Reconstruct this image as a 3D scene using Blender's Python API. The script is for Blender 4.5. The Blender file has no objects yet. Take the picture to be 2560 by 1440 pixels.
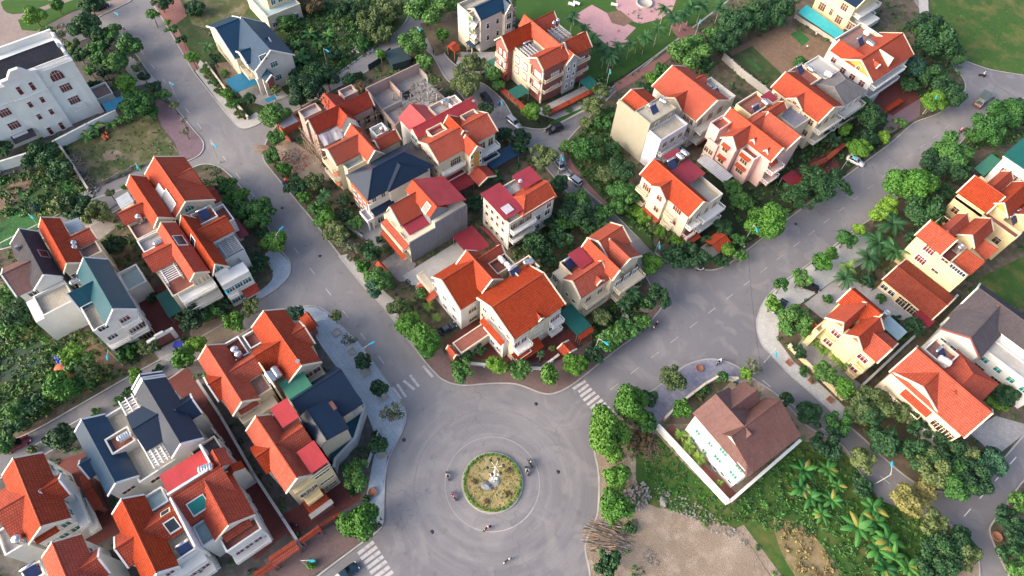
import bpy, math, random
from math import sin, cos, pi, radians, hypot, atan2
from mathutils import Vector, Matrix
random.seed(11)
SC = bpy.context.scene
COL = SC.collection

# ------------------------------------------------------------------ camera, sky, sun, exposure
cd = bpy.data.cameras.new('camera'); cam = bpy.data.objects.new('camera', cd); COL.objects.link(cam)
cd.sensor_width = 36.0; cd.lens = 1696.3 / 2560 * 36; cd.clip_start = 1; cd.clip_end = 4000
_f, _r, _u = ((-0.38969, 0.36111, -0.847196), (0.623046, 0.780818, 0.04623), (-0.6782, 0.509827, 0.529265))
cam.matrix_world = Matrix(((_r[0], _u[0], -_f[0], 0), (_r[1], _u[1], -_f[1], 0), (_r[2], _u[2], -_f[2], 120), (0, 0, 0, 1)))
SC.camera = cam
SUN_EL = radians(24)
SUN_AZ = Vector((-0.30, -0.95, 0)).normalized()            # the low sun stands to the left of the picture
w = bpy.data.worlds.new('World'); SC.world = w; w.use_nodes = True
nt = w.node_tree; bgn = nt.nodes['Background']
sky = nt.nodes.new('ShaderNodeTexSky'); sky.sky_type = 'NISHITA'; sky.sun_disc = False
sky.sun_elevation = SUN_EL; sky.sun_rotation = atan2(SUN_AZ.x, SUN_AZ.y); sky.dust_density = 5.0; sky.air_density = 0.75; sky.ozone_density = 0.6
nt.links.new(sky.outputs[0], bgn.inputs[0]); bgn.inputs[1].default_value = 0.15
sl = bpy.data.lights.new('sun', 'SUN'); sl.energy = 0.6; sl.angle = radians(45); sl.color = (1.0, 0.88, 0.74)
so = bpy.data.objects.new('sun', sl); COL.objects.link(so)
sd = Vector((SUN_AZ.x * cos(SUN_EL), SUN_AZ.y * cos(SUN_EL), sin(SUN_EL)))
so.rotation_euler = sd.to_track_quat('Z', 'Y').to_euler()
SC.view_settings.view_transform = 'Standard'; SC.view_settings.look = 'None'
SC.view_settings.gamma = 1; SC.view_settings.exposure = 1.47
SC.cycles.max_bounces = 6; SC.cycles.diffuse_bounces = 3; SC.cycles.glossy_bounces = 2
SC.cycles.transmission_bounces = 2; SC.cycles.transparent_max_bounces = 6

# ------------------------------------------------------------------ materials
MATS = {}
def nodes(name):
    m = bpy.data.materials.new(name); m.use_nodes = True
    t = m.node_tree; return m, t, t.nodes['Principled BSDF']
def N(t, typ, **kw):
    n = t.nodes.new(typ)
    for k, v in kw.items():
        if k.startswith('i_'): n.inputs[k[2:].replace('_', ' ')].default_value = v
        else: setattr(n, k, v)
    return n
def L(t, a, b): t.links.new(a, b)
def ramp(t, fac, stops):
    r = t.nodes.new('ShaderNodeValToRGB'); L(t, fac, r.inputs[0])
    el = r.color_ramp.elements
    while len(el) < len(stops): el.new(0.5)
    for e, (p, c) in zip(el, stops): e.position = p; e.color = (*c, 1)
    return r.outputs[0]
def mixc(t, a, b, fac, typ='MIX'):
    m = N(t, 'ShaderNodeMix', data_type='RGBA', blend_type=typ)
    for s, v in ((m.inputs[0], fac), (m.inputs[6], a), (m.inputs[7], b)):
        if hasattr(v, 'is_linked'): L(t, v, s)
        else: s.default_value = v if isinstance(v, (int, float)) else (*v, 1)
    return m.outputs[2]
def noise(t, vec, scale, detail=4, rough=.55, dist=0.):
    n = N(t, 'ShaderNodeTexNoise'); n.inputs['Scale'].default_value = scale; n.inputs['Detail'].default_value = detail
    n.inputs['Roughness'].default_value = rough; n.inputs['Distortion'].default_value = dist
    if vec is not None: L(t, vec, n.inputs['Vector'])
    return n.outputs[0]
def coords(t): return N(t, 'ShaderNodeTexCoord')
def wpos(t): return N(t, 'ShaderNodeNewGeometry').outputs['Position']
def scalev(t, vec, s):
    m = N(t, 'ShaderNodeMapping'); m.inputs['Scale'].default_value = s; L(t, vec, m.inputs['Vector']); return m.outputs[0]
def bump(t, bs, h, dist, strength=1.):
    b = N(t, 'ShaderNodeBump'); b.inputs['Distance'].default_value = dist; b.inputs['Strength'].default_value = strength
    L(t, h, b.inputs['Height']); L(t, b.outputs[0], bs.inputs['Normal'])
def dk(c, k): return tuple(x * k for x in c)
def val(t, fac, lo, hi): return ramp(t, fac, [(0.3, (lo,) * 3), (0.7, (hi,) * 3)])

def stucco(name, c, stain=.42, rough=.85):
    m, t, b = nodes(name); uv = coords(t).outputs['UV']; p = wpos(t)
    n1 = noise(t, p, .35, 5); n2 = noise(t, scalev(t, uv, (2.2, .22, 1)), 1, 4)
    col = mixc(t, c, dk(c, .86), val(t, n1, 0, 1))
    col = mixc(t, col, tuple(x * .55 for x in (c[0], c[1] * .97, c[2] * .92)), ramp(t, n2, [(.52, (0, 0, 0)), (.8, (stain,) * 3)]))
    L(t, col, b.inputs['Base Color']); b.inputs['Roughness'].default_value = rough
    bump(t, b, noise(t, p, 9, 3), .01, .4); MATS[name] = m
def tile(name, c, c2, row=.46, wid=.34, rough=.75, mortar=.42):
    m, t, b = nodes(name); uv = coords(t).outputs['UV']; p = wpos(t)
    br = N(t, 'ShaderNodeTexBrick'); L(t, uv, br.inputs['Vector']); br.inputs['Scale'].default_value = 1
    br.inputs['Color1'].default_value = (1, 1, 1, 1); br.inputs['Color2'].default_value = (.74, .74, .74, 1); br.inputs['Mortar'].default_value = (mortar,) * 3 + (1,)
    br.inputs['Mortar Size'].default_value = .04; br.inputs['Brick Width'].default_value = wid; br.inputs['Row Height'].default_value = row; br.inputs['Bias'].default_value = -.2
    n1 = noise(t, p, .28, 6, .6); n2 = noise(t, scalev(t, uv, (1.6, .25, 1)), 1.0, 4)
    col = mixc(t, c, c2, val(t, n1, 0, 1))
    col = mixc(t, col, dk(c, .45), ramp(t, n2, [(.5, (0, 0, 0)), (.85, (.5,) * 3)]))
    col = mixc(t, col, br.outputs['Color'], 1.0, 'MULTIPLY')
    n5 = noise(t, p, .9, 6, .7); col = mixc(t, col, dk(c, .6), ramp(t, n5, [(.5, (0, 0, 0)), (.72, (.45,) * 3)])); col = mixc(t, col, tuple(min(1, x * .85 + .06) for x in c), ramp(t, noise(t, p, .6, 5, .7, 1), [(.55, (0, 0, 0)), (.8, (.35,) * 3)]))
    oi = N(t, 'ShaderNodeObjectInfo'); hs = N(t, 'ShaderNodeHueSaturation'); m1 = N(t, 'ShaderNodeMapRange'); m1.inputs[3].default_value = .82; m1.inputs[4].default_value = 1.08; L(t, oi.outputs['Random'], m1.inputs[0]); L(t, m1.outputs[0], hs.inputs['Value'])
    m2 = N(t, 'ShaderNodeMapRange'); m2.inputs[3].default_value = 1.06; m2.inputs[4].default_value = .94; L(t, oi.outputs['Random'], m2.inputs[0]); L(t, m2.outputs[0], hs.inputs['Saturation']); L(t, col, hs.inputs['Color']); col = hs.outputs[0]
    L(t, col, b.inputs['Base Color']); b.inputs['Roughness'].default_value = rough; b.inputs['Specular IOR Level'].default_value = .08
    bump(t, b, br.outputs['Fac'], -.03, .8); MATS[name] = m
def metal(name, c, rough=.45, pitch=.22, fade=.25, gloss=0.):
    m, t, b = nodes(name); uv = coords(t).outputs['UV']; p = wpos(t)
    wv = N(t, 'ShaderNodeTexWave', bands_direction='X'); L(t, uv, wv.inputs['Vector']); wv.inputs['Scale'].default_value = .314 / pitch
    n1 = noise(t, p, .5, 5); n2 = noise(t, scalev(t, uv, (2.5, .2, 1)), 1.2, 4)
    col = mixc(t, c, tuple(min(1, x * 1.3) for x in c), val(t, n1, 0, 1))
    col = mixc(t, col, dk(c, .5), ramp(t, n2, [(.5, (0, 0, 0)), (.85, (fade * 2,) * 3)]))
    col = mixc(t, dk(c, .6), col, ramp(t, wv.outputs['Fac'], [(0, (0.35,) * 3), (.4, (1, 1, 1))]))
    L(t, col, b.inputs['Base Color']); b.inputs['Roughness'].default_value = rough
    bump(t, b, wv.outputs['Fac'], .02, .4)
    b.inputs['Specular IOR Level'].default_value = .3
    if gloss: b.inputs['Coat Weight'].default_value = gloss; b.inputs['Coat Roughness'].default_value = .22; b.inputs['Coat IOR'].default_value = 1.5
    MATS[name] = m
def plain(name, c, rough=.6, metallic=0., var=.2, sc=1.5):
    m, t, b = nodes(name); p = coords(t).outputs['Object']
    col = mixc(t, c, dk(c, 1 - var), val(t, noise(t, p, sc, 4), 0, 1))
    L(t, col, b.inputs['Base Color']); b.inputs['Roughness'].default_value = rough; b.inputs['Metallic'].default_value = metallic; MATS[name] = m
def ground(name, cols, s1=.05, s2=.6, rough=.95, fine=6., bmp=.05):
    """three colours blended by two scales of noise, fine grain on top"""
    m, t, b = nodes(name); p = wpos(t)
    n1 = noise(t, p, s1, 6, .6, .6); n2 = noise(t, p, s2, 5, .65); n3 = noise(t, p, fine, 3)
    col = mixc(t, cols[0], cols[1], ramp(t, n1, [(.4, (0, 0, 0)), (.62, (1, 1, 1))]))
    col = mixc(t, col, cols[2], ramp(t, n2, [(.48, (0, 0, 0)), (.68, (.85,) * 3)]))
    col = mixc(t, col, dk(cols[0], .45), ramp(t, n3, [(.5, (0, 0, 0)), (.75, (.5,) * 3)]))
    L(t, col, b.inputs['Base Color']); b.inputs['Roughness'].default_value = rough
    bump(t, b, n3, bmp, .8); MATS[name] = m
def paving(name, c, c2, w, h, mort=.5, rough=.85, stain=.4, rot=0.):
    m, t, b = nodes(name); p = wpos(t)
    mp = N(t, 'ShaderNodeMapping'); mp.inputs['Rotation'].default_value = (0, 0, rot); L(t, p, mp.inputs['Vector'])
    br = N(t, 'ShaderNodeTexBrick'); L(t, mp.outputs[0], br.inputs['Vector']); br.inputs['Scale'].default_value = 1
    br.inputs['Color1'].default_value = (*c, 1); br.inputs['Color2'].default_value = (*c2, 1); br.inputs['Mortar'].default_value = (*dk(c, mort), 1)
    br.inputs['Mortar Size'].default_value = .03; br.inputs['Brick Width'].default_value = w; br.inputs['Row Height'].default_value = h
    n1 = noise(t, p, .3, 6, .65); n2 = noise(t, p, 1.7, 5, .6)
    col = mixc(t, br.outputs['Color'], dk(c, .5), ramp(t, n1, [(.45, (0, 0, 0)), (.75, (stain,) * 3)]))
    col = mixc(t, col, dk(c2, 1.35), ramp(t, n2, [(.5, (0, 0, 0)), (.75, (stain,) * 3)]))
    L(t, col, b.inputs['Base Color']); b.inputs['Roughness'].default_value = rough; MATS[name] = m
def leaf(name, c, c2, var=.5):
    m, t, b = nodes(name); g = N(t, 'ShaderNodeNewGeometry'); oi = N(t, 'ShaderNodeObjectInfo')
    col = mixc(t, c, c2, g.outputs['Random Per Island'])
    if var > .5: col = mixc(t, col, (.30, .24, .05), ramp(t, g.outputs['Random Per Island'], [(.95, (0, 0, 0)), (.97, (.7,) * 3)]))
    hs = N(t, 'ShaderNodeHueSaturation')
    L(t, col, hs.inputs['Color'])
    mr = N(t, 'ShaderNodeMapRange'); L(t, oi.outputs['Random'], mr.inputs[0]); mr.inputs[3].default_value = .485; mr.inputs[4].default_value = .515; L(t, mr.outputs[0], hs.inputs['Hue'])
    m2 = N(t, 'ShaderNodeMapRange'); L(t, oi.outputs['Random'], m2.inputs[0]); m2.inputs[3].default_value = 1.2; m2.inputs[4].default_value = .75; L(t, m2.outputs[0], hs.inputs['Value'])
    L(t, hs.outputs[0], b.inputs['Base Color']); b.inputs['Roughness'].default_value = .55
    b.inputs['Specular IOR Level'].default_value = .3
    MATS[name] = m
def M(n): return MATS[n]

# ------------------------------------------------------------------ mesh builder
class MB:
    def __init__(s): s.v = []; s.f = []; s.mi = []; s.sm = []; s.cur = 0
    def mat(s, i): s.cur = i; return s
    def add(s, vs, fs, smooth=False):
        o = len(s.v); s.v += [tuple(p) for p in vs]
        for f in fs: s.f.append([i + o for i in f]); s.mi.append(s.cur); s.sm.append(smooth)
        return s
    def box(s, x0, x1, y0, y1, z0, z1, M=None):
        vs = [Vector((x, y, z)) for z in (z0, z1) for x, y in ((x0, y0), (x1, y0), (x1, y1), (x0, y1))]
        if M is not None: vs = [M @ p for p in vs]
        return s.add(vs, [(3, 2, 1, 0), (4, 5, 6, 7), (0, 1, 5, 4), (1, 2, 6, 5), (2, 3, 7, 6), (3, 0, 4, 7)])
    def prism(s, pts, z0, z1, bottom=True):
        n = len(pts); a = sum(pts[i][0] * pts[(i + 1) % n][1] - pts[(i + 1) % n][0] * pts[i][1] for i in range(n))
        if a < 0: pts = pts[::-1]
        vs = [(x, y, z0) for x, y in pts] + [(x, y, z1) for x, y in pts]
        fs = [[i, (i + 1) % n, n + (i + 1) % n, n + i] for i in range(n)] + [list(range(n, 2 * n))]
        if bottom: fs.append(list(range(n - 1, -1, -1)))
        return s.add(vs, fs)
    def sheet(s, pts, z):
        n = len(pts); a = sum(pts[i][0] * pts[(i + 1) % n][1] - pts[(i + 1) % n][0] * pts[i][1] for i in range(n))
        if a < 0: pts = pts[::-1]
        return s.add([(x, y, z) for x, y in pts], [list(range(n))])
    def tube(s, a, b, r, r2=None, n=6, caps=True):
        a, b = Vector(a), Vector(b); d = (b - a)
        if d.length < 1e-6: return s
        d.normalize(); r2 = r if r2 is None else r2
        u = d.orthogonal().normalized(); w_ = d.cross(u)
        vs = []
        for p, q in ((a, r), (b, r2)):
            for i in range(n):
                t = 2 * pi * i / n; vs.append(p + (u * cos(t) + w_ * sin(t)) * q)
        fs = [(i, (i + 1) % n, n + (i + 1) % n, n + i) for i in range(n)]
        o = s.add(vs, fs, n > 5)
        if caps: s.add(vs, [list(range(n - 1, -1, -1)), list(range(n, 2 * n))])
        return s
    def lathe(s, prof, c=(0, 0, 0), n=14, axis='z'):
        vs = []
        for r, z in prof:
            for i in range(n):
                t = 2 * pi * i / n; x, y = r * cos(t), r * sin(t)
                p = (x, y, z) if axis == 'z' else ((z, x, y) if axis == 'x' else (y, z, x))
                vs.append((p[0] + c[0], p[1] + c[1], p[2] + c[2]))
        fs = []
        for k in range(len(prof) - 1):
            for i in range(n): fs.append((k * n + i, k * n + (i + 1) % n, (k + 1) * n + (i + 1) % n, (k + 1) * n + i))
        s.add(vs, fs, True); m = len(prof) - 1
        return s.add(vs, [list(range(n - 1, -1, -1)), [m * n + i for i in range(n)]])
    def ball(s, c, r, n=8, m=5, M=None):
        prof = [(cos(-pi / 2 + pi * k / m), sin(-pi / 2 + pi * k / m)) for k in range(1, m)]
        rx, ry, rz = r if isinstance(r, tuple) else (r, r, r)
        vs = [Vector((rx * q * cos(2 * pi * i / n), ry * q * sin(2 * pi * i / n), rz * z)) for q, z in prof for i in range(n)] + [Vector((0, 0, -rz)), Vector((0, 0, rz))]
        if M is not None: vs = [M @ p for p in vs]
        vs = [p + Vector(c) for p in vs]; k = len(prof); fs = []
        for j in range(k - 1):
            for i in range(n): fs.append((j * n + i, j * n + (i + 1) % n, (j + 1) * n + (i + 1) % n, (j + 1) * n + i))
        for i in range(n): fs.append((k * n, (i + 1) % n, i)); fs.append((k * n + 1, (k - 1) * n + i, (k - 1) * n + (i + 1) % n))
        return s.add(vs, fs, True)
    def mesh(s, name, mats, off=(0, 0, 0)):
        me = bpy.data.meshes.new(name)
        me.from_pydata([(p[0] - off[0], p[1] - off[1], p[2] - off[2]) for p in s.v], [], s.f)
        for m in (mats if isinstance(mats, (list, tuple)) else [mats]): me.materials.append(M(m) if isinstance(m, str) else m)
        me.polygons.foreach_set('material_index', s.mi); me.polygons.foreach_set('use_smooth', s.sm)
        uvl = me.uv_layers.new(name='UVMap').data
        vv = me.vertices
        for p in me.polygons:
            n = p.normal
            if abs(n.z) > .999: e, q = Vector((1, 0, 0)), Vector((0, 1, 0))
            else:
                e = Vector((-n.y, n.x, 0)).normalized(); q = n.cross(e)
            for li in p.loop_indices:
                c = vv[me.loops[li].vertex_index].co; uvl[li].uv = (c.dot(e), c.dot(q))
        me.update(); return me
    def build(s, name, mats, parent=None, off=(0, 0, 0), loc=None):
        if not s.f: return None
        o = bpy.data.objects.new(name, s.mesh(name, mats, off)); COL.objects.link(o)
        if parent is not None: o.parent = parent
        if loc is not None: o.location = loc
        return o
def put(name, me, parent=None, loc=(0, 0, 0), rz=0., sc=None):
    o = bpy.data.objects.new(name, me); COL.objects.link(o)
    if parent is not None: o.parent = parent
    o.location = loc; o.rotation_euler = (0, 0, rz)
    if sc is not None: o.scale = sc if isinstance(sc, tuple) else (sc,) * 3
    return o
def tag(o, label, cat, group=None):
    o['label'] = label; o['category'] = cat
    if group: o['group'] = group
    return o
def empty(name, loc, label, cat, group=None, rz=0.):
    o = bpy.data.objects.new(name, None); COL.objects.link(o); o.location = loc; o.rotation_euler = (0, 0, rz); o.empty_display_size = .3
    return tag(o, label, cat, group)
def copy_thing(src, loc, rz, label, group=None, sc=None):
    r = src.copy(); COL.objects.link(r); r.location = loc; r.rotation_euler = (0, 0, rz); r['label'] = label
    if group: r['group'] = group
    if sc is not None: r.scale = sc if isinstance(sc, tuple) else (sc,) * 3
    for ch in list(src.children):
        c = ch.copy(); COL.objects.link(c); c.parent = r
        for g in list(ch.children):
            d = g.copy(); COL.objects.link(d); d.parent = c
    return r
def struct(o): o['kind'] = 'structure'; return o
def stuff(o): o['kind'] = 'stuff'; return o
def smooth_poly(pts, it=2, keep=.25):
    for _ in range(it):
        q = []
        for i in range(len(pts)):
            a, b = pts[i], pts[(i + 1) % len(pts)]
            d = hypot(b[0] - a[0], b[1] - a[1]); k = min(.25, 1.2 / max(d, .01)) if d > 3 else .25
            q.append((a[0] + (b[0] - a[0]) * k, a[1] + (b[1] - a[1]) * k)); q.append((b[0] + (a[0] - b[0]) * k, b[1] + (a[1] - b[1]) * k))
        pts = q
    return pts

# ------------------------------------------------------------------ palette
tile('tile_orange', (.49, .095, .05), (.42, .078, .043)); tile('tile_red', (.42, .07, .045), (.36, .06, .04)); tile('tile_brown', (.22, .125, .112), (.18, .10, .093), .3, .3, .8, .8)
tile('tile_dull', (.28, .06, .036), (.23, .05, .03)); tile('tile_rust', (.44, .092, .05), (.37, .077, .044)); tile('tile_grey', (.125, .11, .12), (.10, .088, .1), .3, .3, .75, .7); tile('tile_dark', (.062, .062, .075), (.05, .05, .065), .3, .3, .6, .7)
tile('tile_lightgrey', (.29, .28, .29), (.24, .23, .24), .35, .3)
metal('metal_navy', (.005, .017, .042), .5, .25, .25, .22); metal('metal_slate', (.005, .034, .075), .5, .3, .25, .25); metal('metal_teal', (.002, .062, .09), .5, .28, .25, .3); metal('metal_crimson', (.24, .03, .045), .5, .25)
metal('metal_maroon', (.17, .018, .028), .45, .25); metal('metal_red', (.40, .045, .05), .5, .28); metal('metal_green', (.05, .20, .13), .5, .28); metal('metal_darkgreen', (.012, .10, .085), .5, .28); metal('metal_blue', (.02, .15, .26), .45, .25)
metal('metal_cyan', (.03, .36, .40), .4, .3); metal('metal_zinc', (.42, .44, .46), .35, .5); metal('metal_striped', (.30, .34, .38), .4, .6); metal('metal_paleblue', (.33, .46, .50), .45, .3); metal('metal_sheet_dark', (.03, .05, .06), .5, .25)
stucco('cream', (.66, .58, .44)); stucco('white', (.70, .70, .67), .2); stucco('yellow', (.72, .58, .32)); stucco('pale', (.31, .295, .23), .35); stucco('pink', (.72, .47, .43)); stucco('grey_wall', (.195, .205, .24), 1.)
stucco('mint_white', (.76, .80, .775), .18); stucco('ochre', (.62, .33, .07)); stucco('concrete', (.36, .33, .31), .5); stucco('rawbrick', (.40, .29, .26), .4); stucco('brickred', (.27, .10, .085), .3); stucco('warmwhite', (.66, .63, .57), .2); stucco('mauve', (.60, .58, .66), .2)
stucco('orange_wall', (.42, .12, .055), .2); stucco('beige', (.60, .51, .38), .25); stucco('trim_cream', (.72, .64, .50), .12); stucco('trim_white', (.74, .74, .72), .12); stucco('grey_trim', (.40, .41, .42), .2)
paving('terra', (.30, .105, .075), (.25, .085, .065), .4, .4, .6); paving('terra_dark', (.16, .042, .035), (.13, .035, .03), .5, .5, .7); paving('rubble_floor', (.34, .20, .17), (.24, .14, .12), .35, .5, .5, stain=.7); paving('pale_floor', (.44, .40, .32), (.40, .37, .31), .5, .5, .7, stain=.5)
paving('grey_floor', (.40, .39, .38), (.34, .33, .33), .6, .6, .7, stain=.6); paving('mosaic_floor', (.36, .46, .46), (.30, .40, .40), .3, .3, .8, stain=.5)
paving('pave_blue', (.40, .45, .50), (.34, .40, .45), .8, .8, .7, stain=.4); paving('pave_light', (.52, .52, .50), (.46, .46, .45), .7, .7, .7, stain=.5); paving('pave_brown', (.20, .135, .125), (.16, .11, .105), .3, .3, .6, stain=.6)
paving('pave_pink', (.52, .30, .31), (.47, .27, .29), .9, .5, .75, stain=.25, rot=.78); paving('pave_red', (.33, .16, .14), (.28, .13, .115), .4, .25, .6, stain=.5); paving('pave_purple', (.22, .15, .175), (.18, .12, .145), .35, .35, .6, stain=.6); paving('pave_mottle', (.30, .29, .34), (.22, .22, .28), .9, .9, .6, stain=.9)
ground('grass', [(.04, .105, .012), (.026, .08, .01), (.15, .135, .04)], .035, .16, bmp=.1); ground('lawn', [(.035, .11, .012), (.028, .09, .01), (.06, .11, .02)], .03, .2, bmp=.08); ground('weeds', [(.04, .08, .02), (.026, .055, .014), (.11, .10, .05)], .09, .35, bmp=.15)
ground('dirt', [(.31, .245, .185), (.24, .185, .135), (.42, .345, .28)], .07, .3, bmp=.25); ground('dirt_shade', [(.13, .10, .07), (.055, .06, .03), (.20, .155, .115)], .12, .5, bmp=.1); ground('soil', [(.20, .13, .085), (.16, .105, .07), (.26, .18, .12)], .1, 1.2, bmp=.12)  # the dark dirt tone also holds the shade of gaps between houses
ground('drygrass', [(.24, .18, .085), (.12, .12, .04), (.33, .25, .14)], .1, .5, bmp=.12); ground('lot', [(.11, .115, .045), (.06, .09, .025), (.27, .21, .14)], .07, .35, bmp=.12); ground('pale_conc', [(.46, .44, .41), (.40, .385, .36), (.52, .50, .47)], .1, .4, bmp=.02); ground('pond', [(.035, .06, .03), (.045, .075, .035), (.06, .09, .04)], .05, .2, .25, 2, .01)
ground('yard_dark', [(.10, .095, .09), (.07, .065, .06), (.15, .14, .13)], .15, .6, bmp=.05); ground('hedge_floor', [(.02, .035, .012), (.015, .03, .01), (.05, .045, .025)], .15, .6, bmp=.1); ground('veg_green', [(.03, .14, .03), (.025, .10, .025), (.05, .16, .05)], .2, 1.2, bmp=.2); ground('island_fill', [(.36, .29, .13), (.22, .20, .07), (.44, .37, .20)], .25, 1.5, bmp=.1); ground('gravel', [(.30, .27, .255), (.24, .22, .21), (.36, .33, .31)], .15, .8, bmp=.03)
def asphalt():
    m, t, b = nodes('asphalt'); p = wpos(t)
    n1 = noise(t, p, .035, 6, .6, 1.2); n2 = noise(t, p, .22, 5, .65, .8); n3 = noise(t, p, 4, 4); n4 = noise(t, p, .012, 3, .5, .5)
    col = mixc(t, (.262, .248, .245), (.20, .194, .203), val(t, n1, 0, 1))
    col = mixc(t, col, (.30, .275, .26), ramp(t, n2, [(.52, (0, 0, 0)), (.78, (.45,) * 3)]))
    col = mixc(t, col, (.13, .13, .15), ramp(t, n4, [(.42, (.7,) * 3), (.6, (0, 0, 0))]))
    # worn rings round the island, patches and stains
    se = N(t, 'ShaderNodeVectorMath', operation='SUBTRACT'); L(t, p, se.inputs[0]); se.inputs[1].default_value = (-25.58, 23.08, 0); sx = N(t, 'ShaderNodeSeparateXYZ'); L(t, se.outputs[0], sx.inputs[0])
    ln = N(t, 'ShaderNodeVectorMath', operation='LENGTH'); L(t, se.outputs[0], ln.inputs[0]); at = N(t, 'ShaderNodeMath', operation='ARCTAN2'); L(t, sx.outputs[1], at.inputs[0]); L(t, sx.outputs[0], at.inputs[1])
    cb = N(t, 'ShaderNodeCombineXYZ'); L(t, ln.outputs['Value'], cb.inputs[0]); L(t, at.outputs[0], cb.inputs[1]); rn = noise(t, scalev(t, cb.outputs[0], (.8, .9, 1)), 1.0, 5, .6)
    ms = ramp(t, ln.outputs['Value'], [(0, (1, 1, 1)), (1, (1, 1, 1))]); mr = N(t, 'ShaderNodeMapRange'); L(t, ln.outputs['Value'], mr.inputs[0]); mr.inputs[1].default_value = 14; mr.inputs[2].default_value = 24; mr.inputs[3].default_value = .4; mr.inputs[4].default_value = 0
    mm = N(t, 'ShaderNodeMath', operation='MULTIPLY'); L(t, ramp(t, rn, [(.4, (0, 0, 0)), (.7, (1, 1, 1))]), mm.inputs[0]); L(t, mr.outputs[0], mm.inputs[1]); col = mixc(t, col, (.33, .31, .305), mm.outputs[0])
    st = noise(t, p, .55, 3, .5); col = mixc(t, col, (.10, .10, .105), ramp(t, st, [(.62, (0, 0, 0)), (.74, (.45,) * 3)])); s2 = noise(t, p, .11, 2, .5, 2.); col = mixc(t, col, (.31, .295, .285), ramp(t, s2, [(.5, (0, 0, 0)), (.62, (.32,) * 3)]))
    vo = N(t, 'ShaderNodeTexVoronoi', feature='DISTANCE_TO_EDGE'); vo.inputs['Scale'].default_value = .075
    wp = N(t, 'ShaderNodeVectorMath', operation='ADD'); L(t, p, wp.inputs[0])
    nn = N(t, 'ShaderNodeTexNoise'); nn.inputs['Scale'].default_value = .2; L(t, p, nn.inputs['Vector'])
    sc_ = N(t, 'ShaderNodeVectorMath', operation='SCALE'); sc_.inputs['Scale'].default_value = 7; L(t, nn.outputs['Color'], sc_.inputs[0]); L(t, sc_.outputs[0], wp.inputs[1]); L(t, wp.outputs[0], vo.inputs['Vector'])
    col = mixc(t, col, (.11, .105, .115), ramp(t, vo.outputs['Distance'], [(0, (.45,) * 3), (.006, (0, 0, 0))]))
    col = mixc(t, col, (.12, .115, .12), ramp(t, n3, [(.5, (0, 0, 0)), (.8, (.5,) * 3)]))
    L(t, col, b.inputs['Base Color']); b.inputs['Roughness'].default_value = .8; bump(t, b, n3, .02, .5); MATS['asphalt'] = m
asphalt()
def worn(name, c, thr=.5):
    m, t, b = nodes(name); p = wpos(t); n = noise(t, p, 1.3, 5, .7)
    col = mixc(t, c, (.26, .25, .255), ramp(t, n, [(thr, (0, 0, 0)), (thr + .18, (.85,) * 3)]))
    L(t, col, b.inputs['Base Color']); b.inputs['Roughness'].default_value = .8; MATS[name] = m
worn('paint_faint', (.34, .33, .335), .5); worn('paint_faint2', (.42, .405, .40), .46); worn('tar', (.17, .165, .17), .45); paving('pave_plain', (.30, .24, .22), (.26, .21, .195), .4, .4, .7); worn('paint', (.70, .69, .68), .55); worn('paint_worn', (.50, .48, .47), .48)
plain('kerb', (.46, .45, .43), .85, 0, .35, .4); plain('white_paint', (.80, .80, .79), .5); plain('steel', (.62, .63, .64), .25, .9, .1); plain('dark_metal', (.05, .05, .055), .5, .3); plain('grey_metal', (.35, .36, .37), .5, .4)
plain('glass', (.03, .04, .05), .12, 0, .3); plain('shutter_red', (.13, .018, .018), .5); plain('shutter_brown', (.10, .035, .022), .5); plain('shutter_green', (.01, .13, .095), .5); plain('door_dark', (.04, .02, .018), .5); plain('teal_glass', (.01, .22, .18), .2); plain('blue_glass', (.01, .12, .17), .2)
plain('frame_cream', (.72, .66, .52), .7); plain('frame_white', (.78, .78, .76), .6); plain('bark', (.17, .125, .09), .9, 0, .5, 3); plain('bark_pale', (.40, .36, .30), .9, 0, .4, 3); plain('lamp_cyan', (.02, .36, .52), .4, 0, .05); plain('pole', (.50, .52, .50), .5, .2)
plain('solar_blue', (.03, .06, .20), .2, 0, .2); plain('tank_white', (.72, .72, .70), .5); plain('bamboo', (.42, .31, .22), .8, 0, .5, 2); plain('timber', (.36, .25, .18), .85, 0, .5, 2); plain('rubble', (.30, .30, .275), .95, 0, .5, 1); plain('rock', (.24, .26, .29), .85, 0, .5, .8); plain('brick_clay', (.40, .15, .10), .9, 0, .4, 2)
plain('rubber', (.02, .02, .02), .8); plain('car_black', (.012, .013, .016), .18); plain('car_silver', (.52, .54, .56), .25, .6, .05); plain('car_white', (.76, .77, .78), .25); plain('car_red', (.17, .02, .03), .25); plain('car_navy', (.02, .045, .075), .2); plain('car_glass', (.015, .02, .025), .08); plain('truck_green', (.10, .13, .12), .5); plain('lamp_red', (.35, .02, .02), .4); plain('globe', (.85, .84, .80), .3)
plain('skin', (.45, .27, .18), .6); plain('cloth_dark', (.03, .03, .04), .9); plain('cloth_white', (.70, .70, .72), .9); plain('cloth_red', (.40, .04, .07), .9); plain('cloth_blue', (.05, .12, .30), .9); plain('cloth_pink', (.60, .18, .30), .9); plain('helmet_white', (.75, .75, .76), .35); plain('helmet_red', (.45, .04, .05), .35); plain('bin_blue', (.02, .07, .30), .4); plain('bin_orange', (.65, .12, .03), .4); plain('tarp_blue', (.03, .04, .40), .6); plain('tarp_orange', (.48, .11, .05), .7); plain('tarp_grey', (.48, .46, .52), .7); plain('pot_clay', (.36, .16, .10), .85); plain('pot_grey', (.42, .40, .36), .9)
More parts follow.
